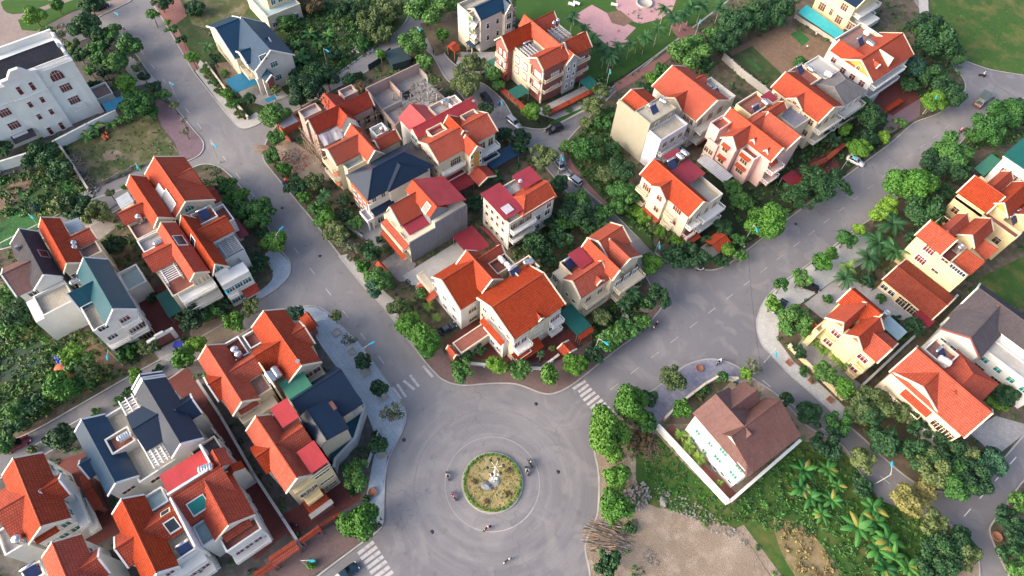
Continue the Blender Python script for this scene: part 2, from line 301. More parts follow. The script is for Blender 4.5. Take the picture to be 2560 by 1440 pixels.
leaf('leaf_bright', (.052, .165, .022), (.095, .225, .032)); leaf('leaf_lime', (0.082, 0.199, 0.022), (0.140, 0.272, 0.034)); leaf('leaf_mid', (0.039, 0.126, 0.026), (0.070, 0.175, 0.042)); leaf('leaf_dark', (0.017, 0.060, 0.022), (0.033, 0.092, 0.034)); leaf('leaf_olive', (0.078, 0.126, 0.042), (0.125, 0.165, 0.060)); leaf('leaf_yellow', (.19, .19, .055), (.27, .245, .09)); leaf('leaf_blue', (.02, .07, .045), (.035, .10, .06)); leaf('leaf_grey', (.10, .13, .075), (.17, .19, .12)); leaf('leaf_banana', (0.023, 0.121, 0.024), (0.058, 0.194, 0.036), .6); leaf('leaf_palm', (0.078, 0.194, 0.030), (0.172, 0.272, 0.048)); leaf('leaf_palmdark', (.02, .085, .03), (.04, .12, .035)); leaf('leaf_brown', (.13, .10, .05), (.20, .14, .07)); leaf('leaf_dry', (.40, .28, .03), (.5, .34, .06)); leaf('petal_white', (.6, .58, .56), (.7, .68, .66)); leaf('petal_red', (.35, .03, .08), (.45, .05, .1))

# ------------------------------------------------------------------ house kit
WIN = {}
FACE = {'u+': 0., 'v+': pi / 2, 'u-': pi, 'v-': -pi / 2}
STY = {'red': ('shutter_red', 'frame_cream'), 'redw': ('shutter_red', 'frame_white'), 'dark': ('glass', 'frame_white'), 'darkc': ('glass', 'frame_cream'), 'green': ('shutter_green', 'frame_white'), 'brown': ('shutter_brown', 'frame_cream'), 'blue': ('blue_glass', 'frame_white'), 'teal': ('teal_glass', 'frame_white'), 'door': ('door_dark', 'frame_cream'), 'greenc': ('shutter_green', 'frame_cream'), 'white': ('white_paint', 'brickred'), 'plaind': ('glass', 'dark_metal')}
def win_mesh(sty, w, h, arch=False):
    k = (sty, w, h, arch)
    if k in WIN: return WIN[k]
    pm, fm = STY[sty]; hw = w / 2; p = MB(); f = MB(); n = max(1, round(w / .6))
    if arch:
        pts = [(-hw, 0), (hw, 0)] + [(hw * cos(t * pi / 8), h - hw + hw * sin(t * pi / 8)) for t in range(0, 9)]
        p.add([(0.02, y, z) for y, z in pts], [list(range(len(pts)))])
        for i in range(2, len(pts) - 1): f.tube((.05, *pts[i]), (.05, *pts[i + 1]), .06, n=4)
        f.box(0, .09, -hw - .08, -hw, 0, h - hw); f.box(0, .09, hw, hw + .08, 0, h - hw)
    else:
        p.box(0, .03, -hw, hw, 0, h)
        f.box(0, .09, -hw - .1, -hw, 0, h); f.box(0, .09, hw, hw + .1, 0, h); f.box(0, .14, -hw - .14, hw + .14, h, h + .14)
    for i in range(1, n): y = -hw + w * i / n; f.box(.03, .07, y - .035, y + .035, 0, h - (.05 if arch else 0))
    if h > 1.2: f.box(.03, .06, -hw, hw, h * .66, h * .66 + .05)
    f.box(0, .2, -hw - .16, hw + .16, -.1, 0)
    if 'shutter' in pm and not arch:
        for i in range(n):
            for j in range(int(h / .22)): p.box(.03, .045, -hw + w * i / n + .1, -hw + w * (i + 1) / n - .1, .1 + j * .22, .2 + j * .22)
    r = (p.mesh('window', pm), f.mesh('window_frame', fm)); WIN[k] = r; return r
HOUSES = {}
class House:
    def __init__(s, name, label, cat, th, c, short):
        s.th = radians(th); s.c = c; s.eps = 0.
        s.root = empty(name, (c[0] * cos(s.th) - c[1] * sin(s.th), c[0] * sin(s.th) + c[1] * cos(s.th), .13), label, cat, 'houses of the estate' if cat == 'house' else None, s.th)
        HOUSES[short] = s; s.rects = []
    def world(s, u, v, z=0.):
        return (u * cos(s.th) - v * sin(s.th), u * sin(s.th) + v * cos(s.th), z + .13)
    def e(s): s.eps += .004; return s.eps
    def o(s, name, mb, mats, parent=None): return mb.build(name, mats, parent or s.root, (s.c[0], s.c[1], 0))
    def vol(s, r, z0, z1, m, name='wall'):
        e = s.e(); s.rects.append(r); return s.o(name, MB().box(r[0] + e, r[1] - e, r[2] + e, r[3] - e, z0, z1), m)
    def gable(s, g, m, wall='cream', oh=.45, zb=-.2, trim=None, walls=True, name='roof', cap=True, gmat=None):
        ax, a0, a1, b0, br, b1, ze, zr = g; e = s.e(); zr += e; ze += e; t = .16; s.rects.append((a0, a1, b0, b1) if ax == 'u' else (b0, b1, a0, a1))
        q = (lambda a, b, z: (a, b, z)) if ax == 'u' else (lambda a, b, z: (b, a, z))
        mb = MB(); sec = [(b0, ze), (br, zr), (b1, ze), (b1, ze - t), (br, zr - t), (b0, ze - t)]
        fl = (lambda f: f) if ax == 'u' else (lambda f: f[::-1])
        mb.add([q(a, b, z) for a in (a0, a1) for b, z in sec], [fl(x) for x in ([0, 6, 7, 1], [1, 7, 8, 2], [2, 8, 9, 3], [3, 9, 10, 4], [4, 10, 11, 5], [5, 11, 6, 0])])
        mb.mat(1).add([q(a, b, z) for a in (a0, a1) for b, z in sec], [fl(x) for x in ([0, 1, 4, 5], [1, 2, 3, 4], [6, 11, 10, 7], [7, 10, 9, 8])])
        ro = s.o(name, mb, [m, trim or m])
        if cap: s.o('ridge_cap', MB().tube(q(a0 + .02, br, zr + .02), q(a1 - .02, br, zr + .02), .12, n=6), m, ro)
        if trim:
            for a in (a0, a1):
                tb = MB()
                for (ba, za), (bb, zb_) in (((b0, ze), (br, zr)), ((br, zr), (b1, ze))):
                    aa, ab = a - .14, a + .14
                    vs = [q(x, b, z) for x in (aa, ab) for b, z in ((ba, za - .26), (bb, zb_ - .26), (bb, zb_ + .09), (ba, za + .09))]
                    tb.add(vs, [fl(x) for x in ([0, 3, 2, 1], [4, 5, 6, 7], [0, 1, 5, 4], [1, 2, 6, 5], [2, 3, 7, 6], [3, 0, 4, 7])])
                s.o('roof_trim', tb, trim, ro)
        if walls:
            sl = (zr - ze) / max(.1, br - b0); sr = (zr - ze) / max(.1, b1 - br); A0, A1, B0, B1 = a0 + oh, a1 - oh, b0 + oh, b1 - oh
            sec = [(B0, zb), (B1, zb), (B1, ze + sr * oh - t - .03), (br, zr - t - .03), (B0, ze + sl * oh - t - .03)]
            w_ = MB(); n = 5
            w_.add([q(a, b, z) for a in (A0, A1) for b, z in sec], [fl(x) for x in ([0, 1, 2, 3, 4][::-1] if False else [4, 3, 2, 1, 0][::1], [5, 6, 7, 8, 9], [0, 1, 6, 5], [1, 2, 7, 6], [2, 3, 8, 7], [3, 4, 9, 8], [4, 0, 5, 9])])
            s.o('wall', w_, wall)
            if gmat:
                gm = MB()
                for a, sg in ((A0 - .02, -1), (A1 + .02, 1)):
                    k = .35; pts = [(B0 + k, sec[4][1] + .05), (B1 - k, sec[2][1] + .05), (br, sec[3][1] - k * .8)]
                    gm.add([q(a, b, z) for b, z in pts], [[0, 1, 2] if (sg > 0) == (ax == 'u') else [2, 1, 0]])
                s.o('gable_panel', gm, gmat)
        return ro
    def hip(s, r, ze, zr, ax='u', r0=None, r1=None, m='tile_orange', wall='cream', oh=.5, zb=-.2, walls=True, trim=None):
        e = s.e(); ze += e; zr += e
        u0, u1, v0, v1 = r; q = (lambda a, b, z: (a, b, z)) if ax == 'u' else (lambda a, b, z: (b, a, z))
        a0, a1, b0, b1 = (u0, u1, v0, v1) if ax == 'u' else (v0, v1, u0, u1); br = (b0 + b1) / 2; hw = (b1 - b0) / 2
        r0 = a0 + hw if r0 is None else r0; r1 = a1 - hw if r1 is None else r1
        fl = (lambda f: f) if ax == 'u' else (lambda f: f[::-1])
        P_ = [q(*p) for p in ((a0, b0, ze), (a1, b0, ze), (a1, b1, ze), (a0, b1, ze), (r0, br, zr), (r1, br, zr), (a0, b0, ze - .18), (a1, b0, ze - .18), (a1, b1, ze - .18), (a0, b1, ze - .18))]
        mb = MB().add(P_, [fl(x) for x in ([0, 1, 5, 4], [1, 2, 5], [2, 3, 4, 5], [3, 0, 4])]).mat(1).add(P_, [fl(x) for x in ([6, 7, 1, 0], [7, 8, 2, 1], [8, 9, 3, 2], [9, 6, 0, 3], [9, 8, 7, 6])])
        ro = s.o('roof', mb, [m, trim or m]); c = MB()
        for i, j in ((4, 5), (0, 4), (3, 4), (1, 5), (2, 5)): c.tube(P_[i], P_[j], .12, n=5)
        s.o('ridge_cap', c, m, ro)
        if walls: s.vol((u0 + oh, u1 - oh, v0 + oh, v1 - oh), zb, ze - .18, wall)
        return ro
    def slope(s, pts, m, name='roof', t=.12, parent=None):
        """a sloped panel given by 3-4 corner points (u,v,z), counter-clockwise from above"""
        n = len(pts); vs = list(pts) + [(u, v, z - t) for u, v, z in pts]
        a = sum(pts[i][0] * pts[(i + 1) % n][1] - pts[(i + 1) % n][0] * pts[i][1] for i in range(n))
        fs = [list(range(n)), list(range(2 * n - 1, n - 1, -1))] + [[i, n + i, n + (i + 1) % n, (i + 1) % n] for i in range(n)]
        if a < 0: fs = [f[::-1] for f in fs]
        return s.o(name, MB().add(vs, fs), m, parent)
    def flat(s, r, z, floor='terra', wall='cream', par=.8, zb=-.2, walls=True, cap=None, open_=''):
        e = s.e(); s.rects.append(r); u0, u1, v0, v1 = r[0] + e, r[1] - e, r[2] + e, r[3] - e; z += e
        if walls: s.o('wall', MB().box(u0, u1, v0, v1, zb, z), wall)
        k = .16
        te = s.o('terrace', MB().box(u0 + k, u1 - k, v0 + k, v1 - k, z, z + .05), floor)
        if par > 0:
            p = MB(); c = MB(); h = par
            for f, bx in (('u-', (u0, u0 + k, v0, v1)), ('u+', (u1 - k, u1, v0, v1)), ('v-', (u0 + k, u1 - k, v0, v0 + k)), ('v+', (u0 + k, u1 - k, v1 - k, v1))):
                if f in open_: continue
                p.box(*bx, z + .001, z + h); d = .05
                c.box(bx[0] - d, bx[1] + d, bx[2] - d, bx[3] + d, z + h, z + h + .09 + (.003 if f[0] == 'u' else 0))
            po = s.o('parapet', p, wall); s.o('coping', c, cap or wall, po)
        return te
    def canopy(s, r, z0, z1, ax, m, posts=True, name='canopy', pm='grey_metal'):
        """mono-pitch sheet roof: z0 on the low-coordinate side, z1 on the high side of axis ax"""
        u0, u1, v0, v1 = r; s.rects.append(r); z = (lambda u, v: z0 + (z1 - z0) * ((u - u0) / (u1 - u0) if ax == 'u' else (v - v0) / (v1 - v0)))
        o = s.slope([(u, v, z(u, v)) for u, v in ((u0, v0), (u1, v0), (u1, v1), (u0, v1))], m, name, .08)
        if posts:
            p = MB()
            for u in (u0 + .2, u1 - .2):
                for v in (v0 + .2, v1 - .2): p.tube((u, v, posts if posts is not True else 0), (u, v, z(u, v) - .07), .06, n=5)
            s.o('post', p, pm, o)
        return o
    def sky(s, g, side, a0, a1, d0, d1, fm='frame_white', gm='glass', well=False):
        ax, _, _, b0, br, b1, ze, zr = g; q = (lambda a, b, z: (a, b, z)) if ax == 'u' else (lambda a, b, z: (b, a, z))
        hw = (br - b0) if side < 0 else (b1 - br); z = lambda d: zr - (zr - ze) * d / hw
        fl = (side > 0) == (ax == 'u')
        def slab(A0, A1, D0, D1, h0, h1):
            vs = [q(a, br + side * d, z(d) + h) for h in (h0, h1) for a, d in ((A0, D0), (A1, D0), (A1, D1), (A0, D1))]
            fs = [(3, 2, 1, 0), (4, 5, 6, 7), (0, 1, 5, 4), (1, 2, 6, 5), (2, 3, 7, 6), (3, 0, 4, 7)]
            return vs, (fs if fl else [f[::-1] for f in fs])
        f = MB(); k = .14; hh = .3
        for a in ((a0, a0 + k, d0, d1), (a1 - k, a1, d0, d1), (a0 + k, a1 - k, d0, d0 + k), (a0 + k, a1 - k, d1 - k, d1)): f.add(*slab(*a, 0, hh))
        fo = s.o('skylight', f, fm); s.o('pane', MB().add(*slab(a0 + k, a1 - k, d0 + k, d1 - k, .02, .12 if well else .24)), gm, fo)
    def pergola(s, r, z, ax, n, m='white_paint', cross=3, h=0., sh=.18):
        u0, u1, v0, v1 = r; p = MB()
        for i in range(n):
            if ax == 'u': v = v0 + (v1 - v0) * (i + .5) / n; p.box(u0, u1, v - .08, v + .08, z, z + sh)
            else: u = u0 + (u1 - u0) * (i + .5) / n; p.box(u - .08, u + .08, v0, v1, z, z + sh)
        o = s.o('pergola', p, m); c = MB()
        for i in range(cross):
            k = (i + .15) / (cross - .7)
            if ax == 'u': u = u0 + (u1 - u0) * k; c.box(u - .09, u + .09, v0 - .2, v1 + .2, z + sh - .03, z + sh + .15)
            else: v = v0 + (v1 - v0) * k; c.box(u0 - .2, u1 + .2, v - .09, v + .09, z + sh - .03, z + sh + .15)
        if h:
            for u in (u0 + .2, u1 - .2):
                for v in (v0 + .2, v1 - .2): c.box(u - .1, u + .1, v - .1, v + .1, z - h, z)
        s.o('cross_beam', c, m, o)
    def wins(s, face, plane, al, zs, w=1.2, h=1.6, sty='red', arch=False, out=.012):
        rz = FACE[face]; d = out if face[1] == '+' else -out
        pm, fm = win_mesh(sty, w, h, arch)
        for a in al:
            for z in zs:
                p = (plane + d - s.c[0], a - s.c[1], z) if face[0] == 'u' else (a - s.c[0], plane + d - s.c[1], z)
                o = put('window', pm, s.root, p, rz); put('window_frame', fm, o)
    def winp(s, face, plane, pts, w=1.2, h=1.6, sty='red', **k):
        for a, z in pts: s.wins(face, plane, [a], [z - h / 2], w, h, sty, **k)
    def fac(s, face, plane, a0, a1, n, floors, sty='red', w=1.2, h=1.6, **k):
        s.wins(face, plane, [a0 + (a1 - a0) * (i + .5) / n for i in range(n)], floors, w, h, sty, **k)
    def bal(s, face, plane, a0, a1, z, d=1.2, m='cream', rail=None, hgt=.95, round_=False):
        sg = 1 if face[1] == '+' else -1; q = (lambda p, a, z: (p, a, z)) if face[0] == 'u' else (lambda p, a, z: (a, p, z))
        def bx(mb, p0, p1, b0, b1, z0, z1):
            x0, y0, _ = q(plane + sg * p0, b0, 0); x1, y1, _ = q(plane + sg * p1, b1, 0); mb.box(min(x0, x1), max(x0, x1), min(y0, y1), max(y0, y1), z0, z1)
        b = MB(); bx(b, -.1, d, a0, a1, z - .2, z); o = s.o('balcony', b, m); r = MB()
        bx(r, d - .12, d, a0, a1, z + hgt - .1, z + hgt); bx(r, 0, d - .12, a0, a0 + .12, z + hgt - .097, z + hgt - .003); bx(r, 0, d - .12, a1 - .12, a1, z + hgt - .097, z + hgt - .003)
        bx(r, d - .12, d, a0, a1, z + .003, z + .12)
        n = max(2, int((a1 - a0) / .32))
        for i in range(n + 1): a = a0 + .06 + (a1 - a0 - .12) * i / n; bx(r, d - .1, d - .02, a - .05, a + .05, z + .1, z + hgt - .08)
        k = max(1, int(d / .4))
        for i in range(k):
            p = d * (i + .5) / k
            for a in (a0 + .06, a1 - .06): bx(r, p - .05, p + .05, a - .04, a + .04, z, z + hgt - .08)
        s.o('railing', r, rail or m, o)
    def hood(s, face, plane, a0, a1, z, d=1., m='tile_orange', drop=.5, name='awning'):
        """small lean-to roof on a wall"""
        sg = 1 if face[1] == '+' else -1; q = (lambda p, a, z: (plane + sg * p, a, z)) if face[0] == 'u' else (lambda p, a, z: (a, plane + sg * p, z))
        return s.slope([q(-.05, a0, z), q(-.05, a1, z), q(d, a1, z - drop), q(d, a0, z - drop)], m, name, .1)
    def band(s, r, z, m='trim_cream', d=.1, h=.22, name='cornice'):
        u0, u1, v0, v1 = r; p = MB()
        p.box(u0 - d, u0 + .02, v0 - d, v1 + d, z, z + h); p.box(u1 - .02, u1 + d, v0 - d, v1 + d, z, z + h); p.box(u0 + .02, u1 - .02, v0 - d, v0 + .02, z + .002, z + h - .002); p.box(u0 + .02, u1 - .02, v1 - .02, v1 + d, z + .002, z + h - .002)
        return s.o(name, p, m)
    def chim(s, u, v, z0, z1, w=.5, m='cream', name='chimney'): return s.o(name, MB().box(u - w / 2, u + w / 2, v - w / 2, v + w / 2, z0, z1).box(u - w / 2 - .08, u + w / 2 + .08, v - w / 2 - .08, v + w / 2 + .08, z1, z1 + .12), m)
    def dish(s, u, v, z): s.o('satellite_dish', MB().lathe([(.05, 0), (.3, .05), (.42, .16)], (u, v, z + .5), 10).tube((u, v, z), (u, v, z + .5), .04, n=4), 'grey_metal')
def house(name, label, th, c, short, cat='house'): return House(name, label, cat, th, c, short)

# ------------------------------------------------------------------ tanks and solar heaters (things of their own, standing on roofs)
_tk = {}
def tank(pos, kind, label, rz=0., r=.6, mat='steel'):
    """kind h: lying cylinder; v: standing cylinder"""
    k = (kind, r, mat); x, y, z = pos
    nm = 'water_tank'
    if k in _tk:
        return copy_thing(_tk[k], pos, rz, label, 'water tanks on the roofs')
    t = empty(nm, pos, label, 'water tank', 'water tanks on the roofs', rz)
    if kind == 'h':
        L_ = r * 1.5; prof = [(r * .25, -L_ - .12), (r * .8, -L_), (r, -L_ + .15)]
        for i in range(5): q = -L_ + .3 + i * (2 * L_ - .6) / 4; prof += [(r, q - .05), (r * 1.035, q), (r, q + .05)]
        prof += [(r, L_ - .15), (r * .8, L_), (r * .25, L_ + .12)]
        MB().lathe(prof, (0, 0, r + .55), 16, 'x').build('tank_body', mat, t)
        MB().tube((0, 0, 2 * r + .5), (0, 0, 2 * r + .66), .2, n=10).build('lid', mat, t)
        st = MB()
        for x_ in (-r, r):
            for y_ in (-r * .7, r * .7): st.tube((x_, y_, 0), (x_, y_, .75), .05, n=5)
            st.box(x_ - .05, x_ + .05, -r * .8, r * .8, .5, .58)
        st.build('stand', 'grey_metal', t)
    else:
        prof = [(r, .45)]
        for i in range(5): q = .6 + i * .3; prof += [(r, q - .05), (r * 1.035, q), (r, q + .05)]
        prof += [(r, 2.0), (r * .75, 2.2), (r * .3, 2.28)]
        MB().lathe(prof, (0, 0, 0), 16).build('tank_body', mat, t); MB().tube((0, 0, 2.26), (0, 0, 2.36), r * .34, n=10).build('lid', 'tank_white', t)
        st = MB()
        for a in range(4): st.tube((r * .8 * cos(a * pi / 2 + .78), r * .8 * sin(a * pi / 2 + .78), 0), (r * .8 * cos(a * pi / 2 + .78), r * .8 * sin(a * pi / 2 + .78), .46), .05, n=5)
        st.box(-r, r, -r, r, .38, .44).build('stand', 'grey_metal', t)
    _tk[k] = t; return t
def solar(pos, label, rz=0.):
    """solar water heater: tilted tube panel (facing local -y) and a small tank along its top"""
    if 'sol' in _tk: return copy_thing(_tk['sol'], pos, rz, label, 'solar water heaters on the roofs')
    t = empty('solar_heater', pos, label, 'solar heater', 'solar water heaters on the roofs', rz)
    R_ = Matrix.Translation((0, 0, .85)) @ Matrix.Rotation(radians(40), 4, 'X'); p = MB(); p.box(-.95, .95, -.95, .95, -.04, .02, R_); po = p.build('panel', 'solar_blue', t); f = MB()
    for i in range(9): x = -.9 + i * .225; f.box(x - .02, x + .02, -.95, .95, .02, .06, R_)
    f.build('tubes', 'dark_metal', po)
    MB().lathe([(.1, -1.15), (.27, -1.1), (.27, 1.1), (.1, 1.15)], (0, .9, 1.6), 12, 'x').build('tank_body', 'steel', t)
    s_ = MB()
    for x in (-.85, .85): s_.tube((x, .85, 0), (x, .85, 1.5), .04, n=4).tube((x, -.7, 0), (x, -.7, .25), .04, n=4)
    s_.build('frame', 'grey_metal', t); _tk['sol'] = t; return t

# ------------------------------------------------------------------ houses, left side of the picture
HG = 'houses of the estate'
# white mansion, top left
h = house('mansion', 'big white four storey mansion with maroon windows and dark ribbed roof at the top left', 0, (-171.15, -2.39), 'the white mansion', 'mansion'); h.root['group'] = HG
A, V1 = (-153.08, 3.69)
U0 = -163.97; V0 = V1 - 34
h.vol((U0, A, V0, V1), -.2, 15, 'mint_white'); h.band((U0, A, V0, V1), 14.9, 'trim_white', .35, .35); h.band((U0, A, V0, V1), 10.9, 'trim_white', .15, .3)
CB0, CB1 = (-10.31, -3.53)
h.vol((A - 1, A + .55, CB0, CB1), -.2, 16, 'mint_white', 'bay_wall'); h.band((A - 1, A + .55, CB0, CB1), 10.9, 'trim_white', .15, .3)
h.vol((A - 1, A + .3, V1 - 1, V1 + .3), -.2, 15.3, 'trim_white', 'pilaster')
pm_ = MB(); n_ = 12; w_ = CB1 - CB0
pts_ = [(CB0 - .2, 15.95), (CB1 + .2, 15.95), (CB1 + .2, 16.5), (CB1 - w_ * .18, 16.6), (CB1 - w_ * .3, 17.6), (CB0 + w_ * .5 + .8, 18.1), (CB0 + w_ * .5 - .8, 18.1), (CB0 + w_ * .3, 17.6), (CB0 + w_ * .18, 16.6), (CB0 - .2, 16.5)]
k_ = len(pts_); pm_.add([(x, y, z) for x in (A - .1, A + .75) for y, z in pts_], [list(range(k_ - 1, -1, -1)), list(range(k_, 2 * k_))] + [[i, (i + 1) % k_, k_ + (i + 1) % k_, k_ + i] for i in range(k_)]); h.o('pediment', pm_, 'trim_white')
g = ('v', -8.21, 2.52, -159.33, -156.81, -154.3, 15.7, 18.2)
h.gable(('v', V0, V1 - .7, g[5] - 2 * (g[5] - g[4]), g[4], g[5] - .5, 15.7, 18.2), 'tile_dark', 'mint_white', .3, 14)
h.vol((g[5] - .4, A + .05, V0, V1 + .1), 15, 15.25, 'trim_white', 'roof_ledge')
for i, (a, b) in enumerate(((CB1 + .3, V1), (V0, CB0 - .3))):
    r_ = MB(); r_.box(A - .55, A - .3, a, b, 16.15, 16.3); [r_.box(A - .5, A - .35, a + .2 + j * .34, a + .36 + j * .34, 15.2, 16.2) for j in range(int((b - a - .3) / .34))]; h.o('balustrade', r_, 'trim_white')
h.vol((U0, U0 + .5, V1 - 13, V1), 15, 16.6, 'trim_white', 'parapet'); h.vol((U0 + .5, g[3] - 2 if g[3] - 2 > U0 + .6 else U0 + 1, V1 - .5, V1), 15, 16.2, 'trim_white', 'parapet'); h.vol((g[3], A - 1, V1 - .55, V1 + .05), 15.2, 16.9, 'trim_white', 'gable_wall')
h.winp('u+', A, [(-0.51, 13.11)], 2.6, 2.6, 'redw', arch=True); h.winp('u+', A, [(-0.26, 9.49), (-0.21, 5.77), (-13.5, 9.26), (-13.55, 5.55)], 2.2, 1.9, 'redw')
h.winp('u+', A + .55, [(-5.81, 13.12), (-8.38, 13.2), (-5.56, 1.15), (-8.2, 1.09)], .8, 2.1, 'redw'); h.winp('u+', A + .55, [(-5.73, 9.23), (-8.34, 9.18), (-5.64, 5.61), (-8.3, 5.58)], .8, 1.5, 'redw')
for a, z in [(-0.34, 3.64), (-13.71, 3.48)]: h.bal('u+', A, a - 1.6, a + 1.6, z - .3, .8, 'trim_white')
h.slope([(A, a, 2.9 if u else 3.2) if not u else (A + 2.2, a, 2.7) for u, a in [(0, -15.67), (1, -15.67), (1, -10.95), (0, -10.95)]], 'tile_dark', 'porch_roof')
h.canopy((-151.74, -148.62, 4.37, 10.18), 3.1, 2.9, 'u', 'metal_blue', name='carport'); h.flat((-160.56, -155.69, 3.98, 7.95), 1, 'rubble_floor', 'mint_white', .5); h.fac('v+', V1, U0 + 1, A - 1, 4, (1.2, 5, 8.8, 12), 'redw', 1.2, 1.8)

# blue roofed villa
h = house('villa', 'villa with blue metal roofs, grey brown slopes and green shutters at the top', 0, (-152.91, 40.87), 'the blue-roofed villa')
g = ('u', -150.58, -135.72, 36.57, 41.92, 47.28, 7.6, 11.5)
h.gable(g, 'metal_slate', 'warmwhite', .5, -.2, 'trim_white', cap=True)

g2 = ('v', 35.01, 42.75, -158.25, -150.66, -143.06, 7.2, 11.2); h.gable((g2[0], g2[1], g[4], *g2[3:]), 'metal_slate', 'cream', .5, -.2, 'trim_white')
h.gable(('v', 41.49, 44.02, -144.36, -141.28, -138.21, 8.2, 10.6), 'metal_slate', 'warmwhite', .4, -.2, 'trim_white', cap=True)
h.gable(('v', 36.26, 39.34, -144.24, -141.52, -138.81, 8.2, 9.6), 'metal_slate', 'warmwhite', .25, 6, 'trim_white', name='dormer_roof')
FR = g[2] - .5
h.winp('u+', FR, [(39.8, 10.04), (41.82, 7.1), (41.85, 3.09)], 1.7, 1.5, 'green')
h.gable(('u', FR - .5, FR + 2.4, 37.88, 39.78, 40.6, 5.2, 6.6), 'metal_slate', 'brickred', .5, 3, 'trim_white', name='porch_roof')
for a in ((-136.45, 36.93), (-135.29, 37.97), (-136.47, 41.23)): h.vol((a[0] - .3, a[0] + .3, a[1] - .3, a[1] + .3), -.1, 5, 'warmwhite', 'porch_pillar')
h.canopy((-142.88, -137.45, 31.08, 37.05), 3.0, 2.8, 'u', 'metal_blue', name='carport'); h.canopy((-131.42, -130.12, 35.65, 38.1), 2.9, 2.9, 'u', 'metal_blue', name='gate_roof')
h.fac('v-', g[3] + .5, g2[5] - 1, g[2] - 2, 3, (1, 4.2), 'greenc', 1.2, 1.5)
h.bal('v-', g[3] + .5, g2[5] + .5, g2[5] + 5, 4.2, 1.6, 'cream')

# grey-brown slate house, far left
h = house('house', 'house with grey slate roof and brown tiled west slope at the left edge', 0, (-121.79, -23.62), 'the grey slate house')
g = ('u', -116.34, -103.27, -23.95, -20.81, -18.69, 9.6, 12.2)
h.gable(g, 'tile_dark', 'white', .4, -.2, 'trim_white')
g2 = ('v', -26.98, -21.18, -112.39, -108.47, -104.54, 8.8, 11.4); h.gable(g2, 'tile_brown', 'white', .4, -.2, 'trim_white')
h.vol((g[2] - .4, g[2] + 5, g2[1] + .6, g[5] - .3), -.2, 7.4, 'white'); h.flat((g[2] - .2, g[2] + 5.02, g[4] - 4, g[5] - .3), 7.4, 'pale_floor', 'white', .7, 7)
h.winp('u+', g2[5] - .4, [(-24.41, 7.34), (-24.37, 3.73)], 2.0, 1.1, 'dark')
h.sky(g, 1, g[1] + 6, g[1] + 8, .8, 2, 'grey_metal', 'glass'); h.chim(g[1] + 3.2, g[3] + 1.2, 10, 11.6, .5, 'grey_wall')

# orange house with two tanks
h = house('house', 'narrow orange gabled house with two upright tanks between slate and teal roofs', 0, (-120.72, -17.92), 'the narrow two tank house')
g = ('u', -116.47, -103.14, -18.25, -16.62, -14.19, 10.3, 12.4)
h.gable(g, 'tile_orange', 'cream', .4, -.2, 'trim_cream'); h.gable(('v', -15.45, -10.38, -111.63, -109.73, -107.84, 9.6, 11.2), 'tile_orange', 'cream', .35, -.2, 'trim_cream')
r = (-109.39, -104.74, -14.34, -10.86); h.flat(r, 8.6, 'rubble_floor', 'cream', .8)
h.canopy((-116.19, -112.6, -14.21, -11.51), 9, 8.7, 'v', 'metal_striped', 5)
h.vol((g[2] - .4, g[2] + 3, g[3] + .6, g[5] + 3), -.2, 6.4, 'white'); h.bal('u+', g[2] - .4, g[3] + .8, g[5] - .6, 6.6, 2.6, 'white'); h.fac('u+', g[2] + 3, g[3] + .8, g[5] + 2.5, 3, (1, 4), 'redw')
h.fac('u+', g[2] - .4, g[3] + .6, g[5] - .6, 2, (7,), 'redw', 1.2, 1.8)
tank(h.world(*(-108.89, -14.24), 8.65), 'v', 'upper of two upright steel tanks on the narrow orange house beside the slate roof', 0, .62); tank(h.world(*(-107.77, -14.52), 8.65), 'v', 'lower of two upright steel tanks on the narrow orange house beside the slate roof', 0, .62)

# teal roofed white house
h = house('house', 'white house with teal metal roof, beige slope and white balustrades on the left', 0, (-99.6, -15.71), 'the teal-roofed white house')
g = ('u', -101.81, -88.04, -16.45, -13.61, -10.63, 10.0, 13.2)
h.gable(g, 'metal_teal', 'white', .4, -.2, 'trim_white')
g2 = ('v', -18.9, -13.89, -98.43, -96.44, -94.45, 9.2, 12.4); h.gable(g2, 'metal_teal', 'white', .35, -.2, 'trim_white')
F1 = g[2] - .4; h.flat((g2[5] - .4, F1 - .1, g2[1] + .3, g[3] + .6), 8.6, 'pale_floor', 'white', 1.0, cap='trim_white')
h.winp('u+', F1, [(-13.37, 8.79), (-13.26, 4.85)], 1.7, 1.4, 'redw'); h.winp('u+', F1 - .06, [(-16.99, 9.37), (-16.84, 5.91)], 1.7, 1.3, 'dark')
for z in (7.4, 4.0): h.bal('u+', F1, g[4] - .8, g[5] - .5, z, 1.3, 'trim_white')
h.bal('u+', F1, g2[1] + .6, g[4] - 1, 4.0, 1.2, 'trim_white'); h.wins('u+', F1, [g[3] - .6], [.8], 2.2, 2.4, 'plaind', arch=True); h.wins('u+', F1, [g[4] + 1.2], [.2, 4.1], 2.6, 2.5, 'door')
h.band((g[1] + .4, F1, g[3] + .4, g[5] - .4), 6.6, 'trim_white', .15, .25); h.fac('v+', g[5] - .4, g[1] + 1, F1 - 1, 4, (1, 4.5, 8), 'redw', 1.1, 1.5)
r = (-102.3, -97.19, -10.94, -7.19); h.flat(r, 3.8, 'mosaic_floor', 'white', .9)
tank(h.world(*(-101.83, -17.44), 7.45), 'h', 'steel tank lying beside the teal roof on the pale terrace', 1.57, .6)

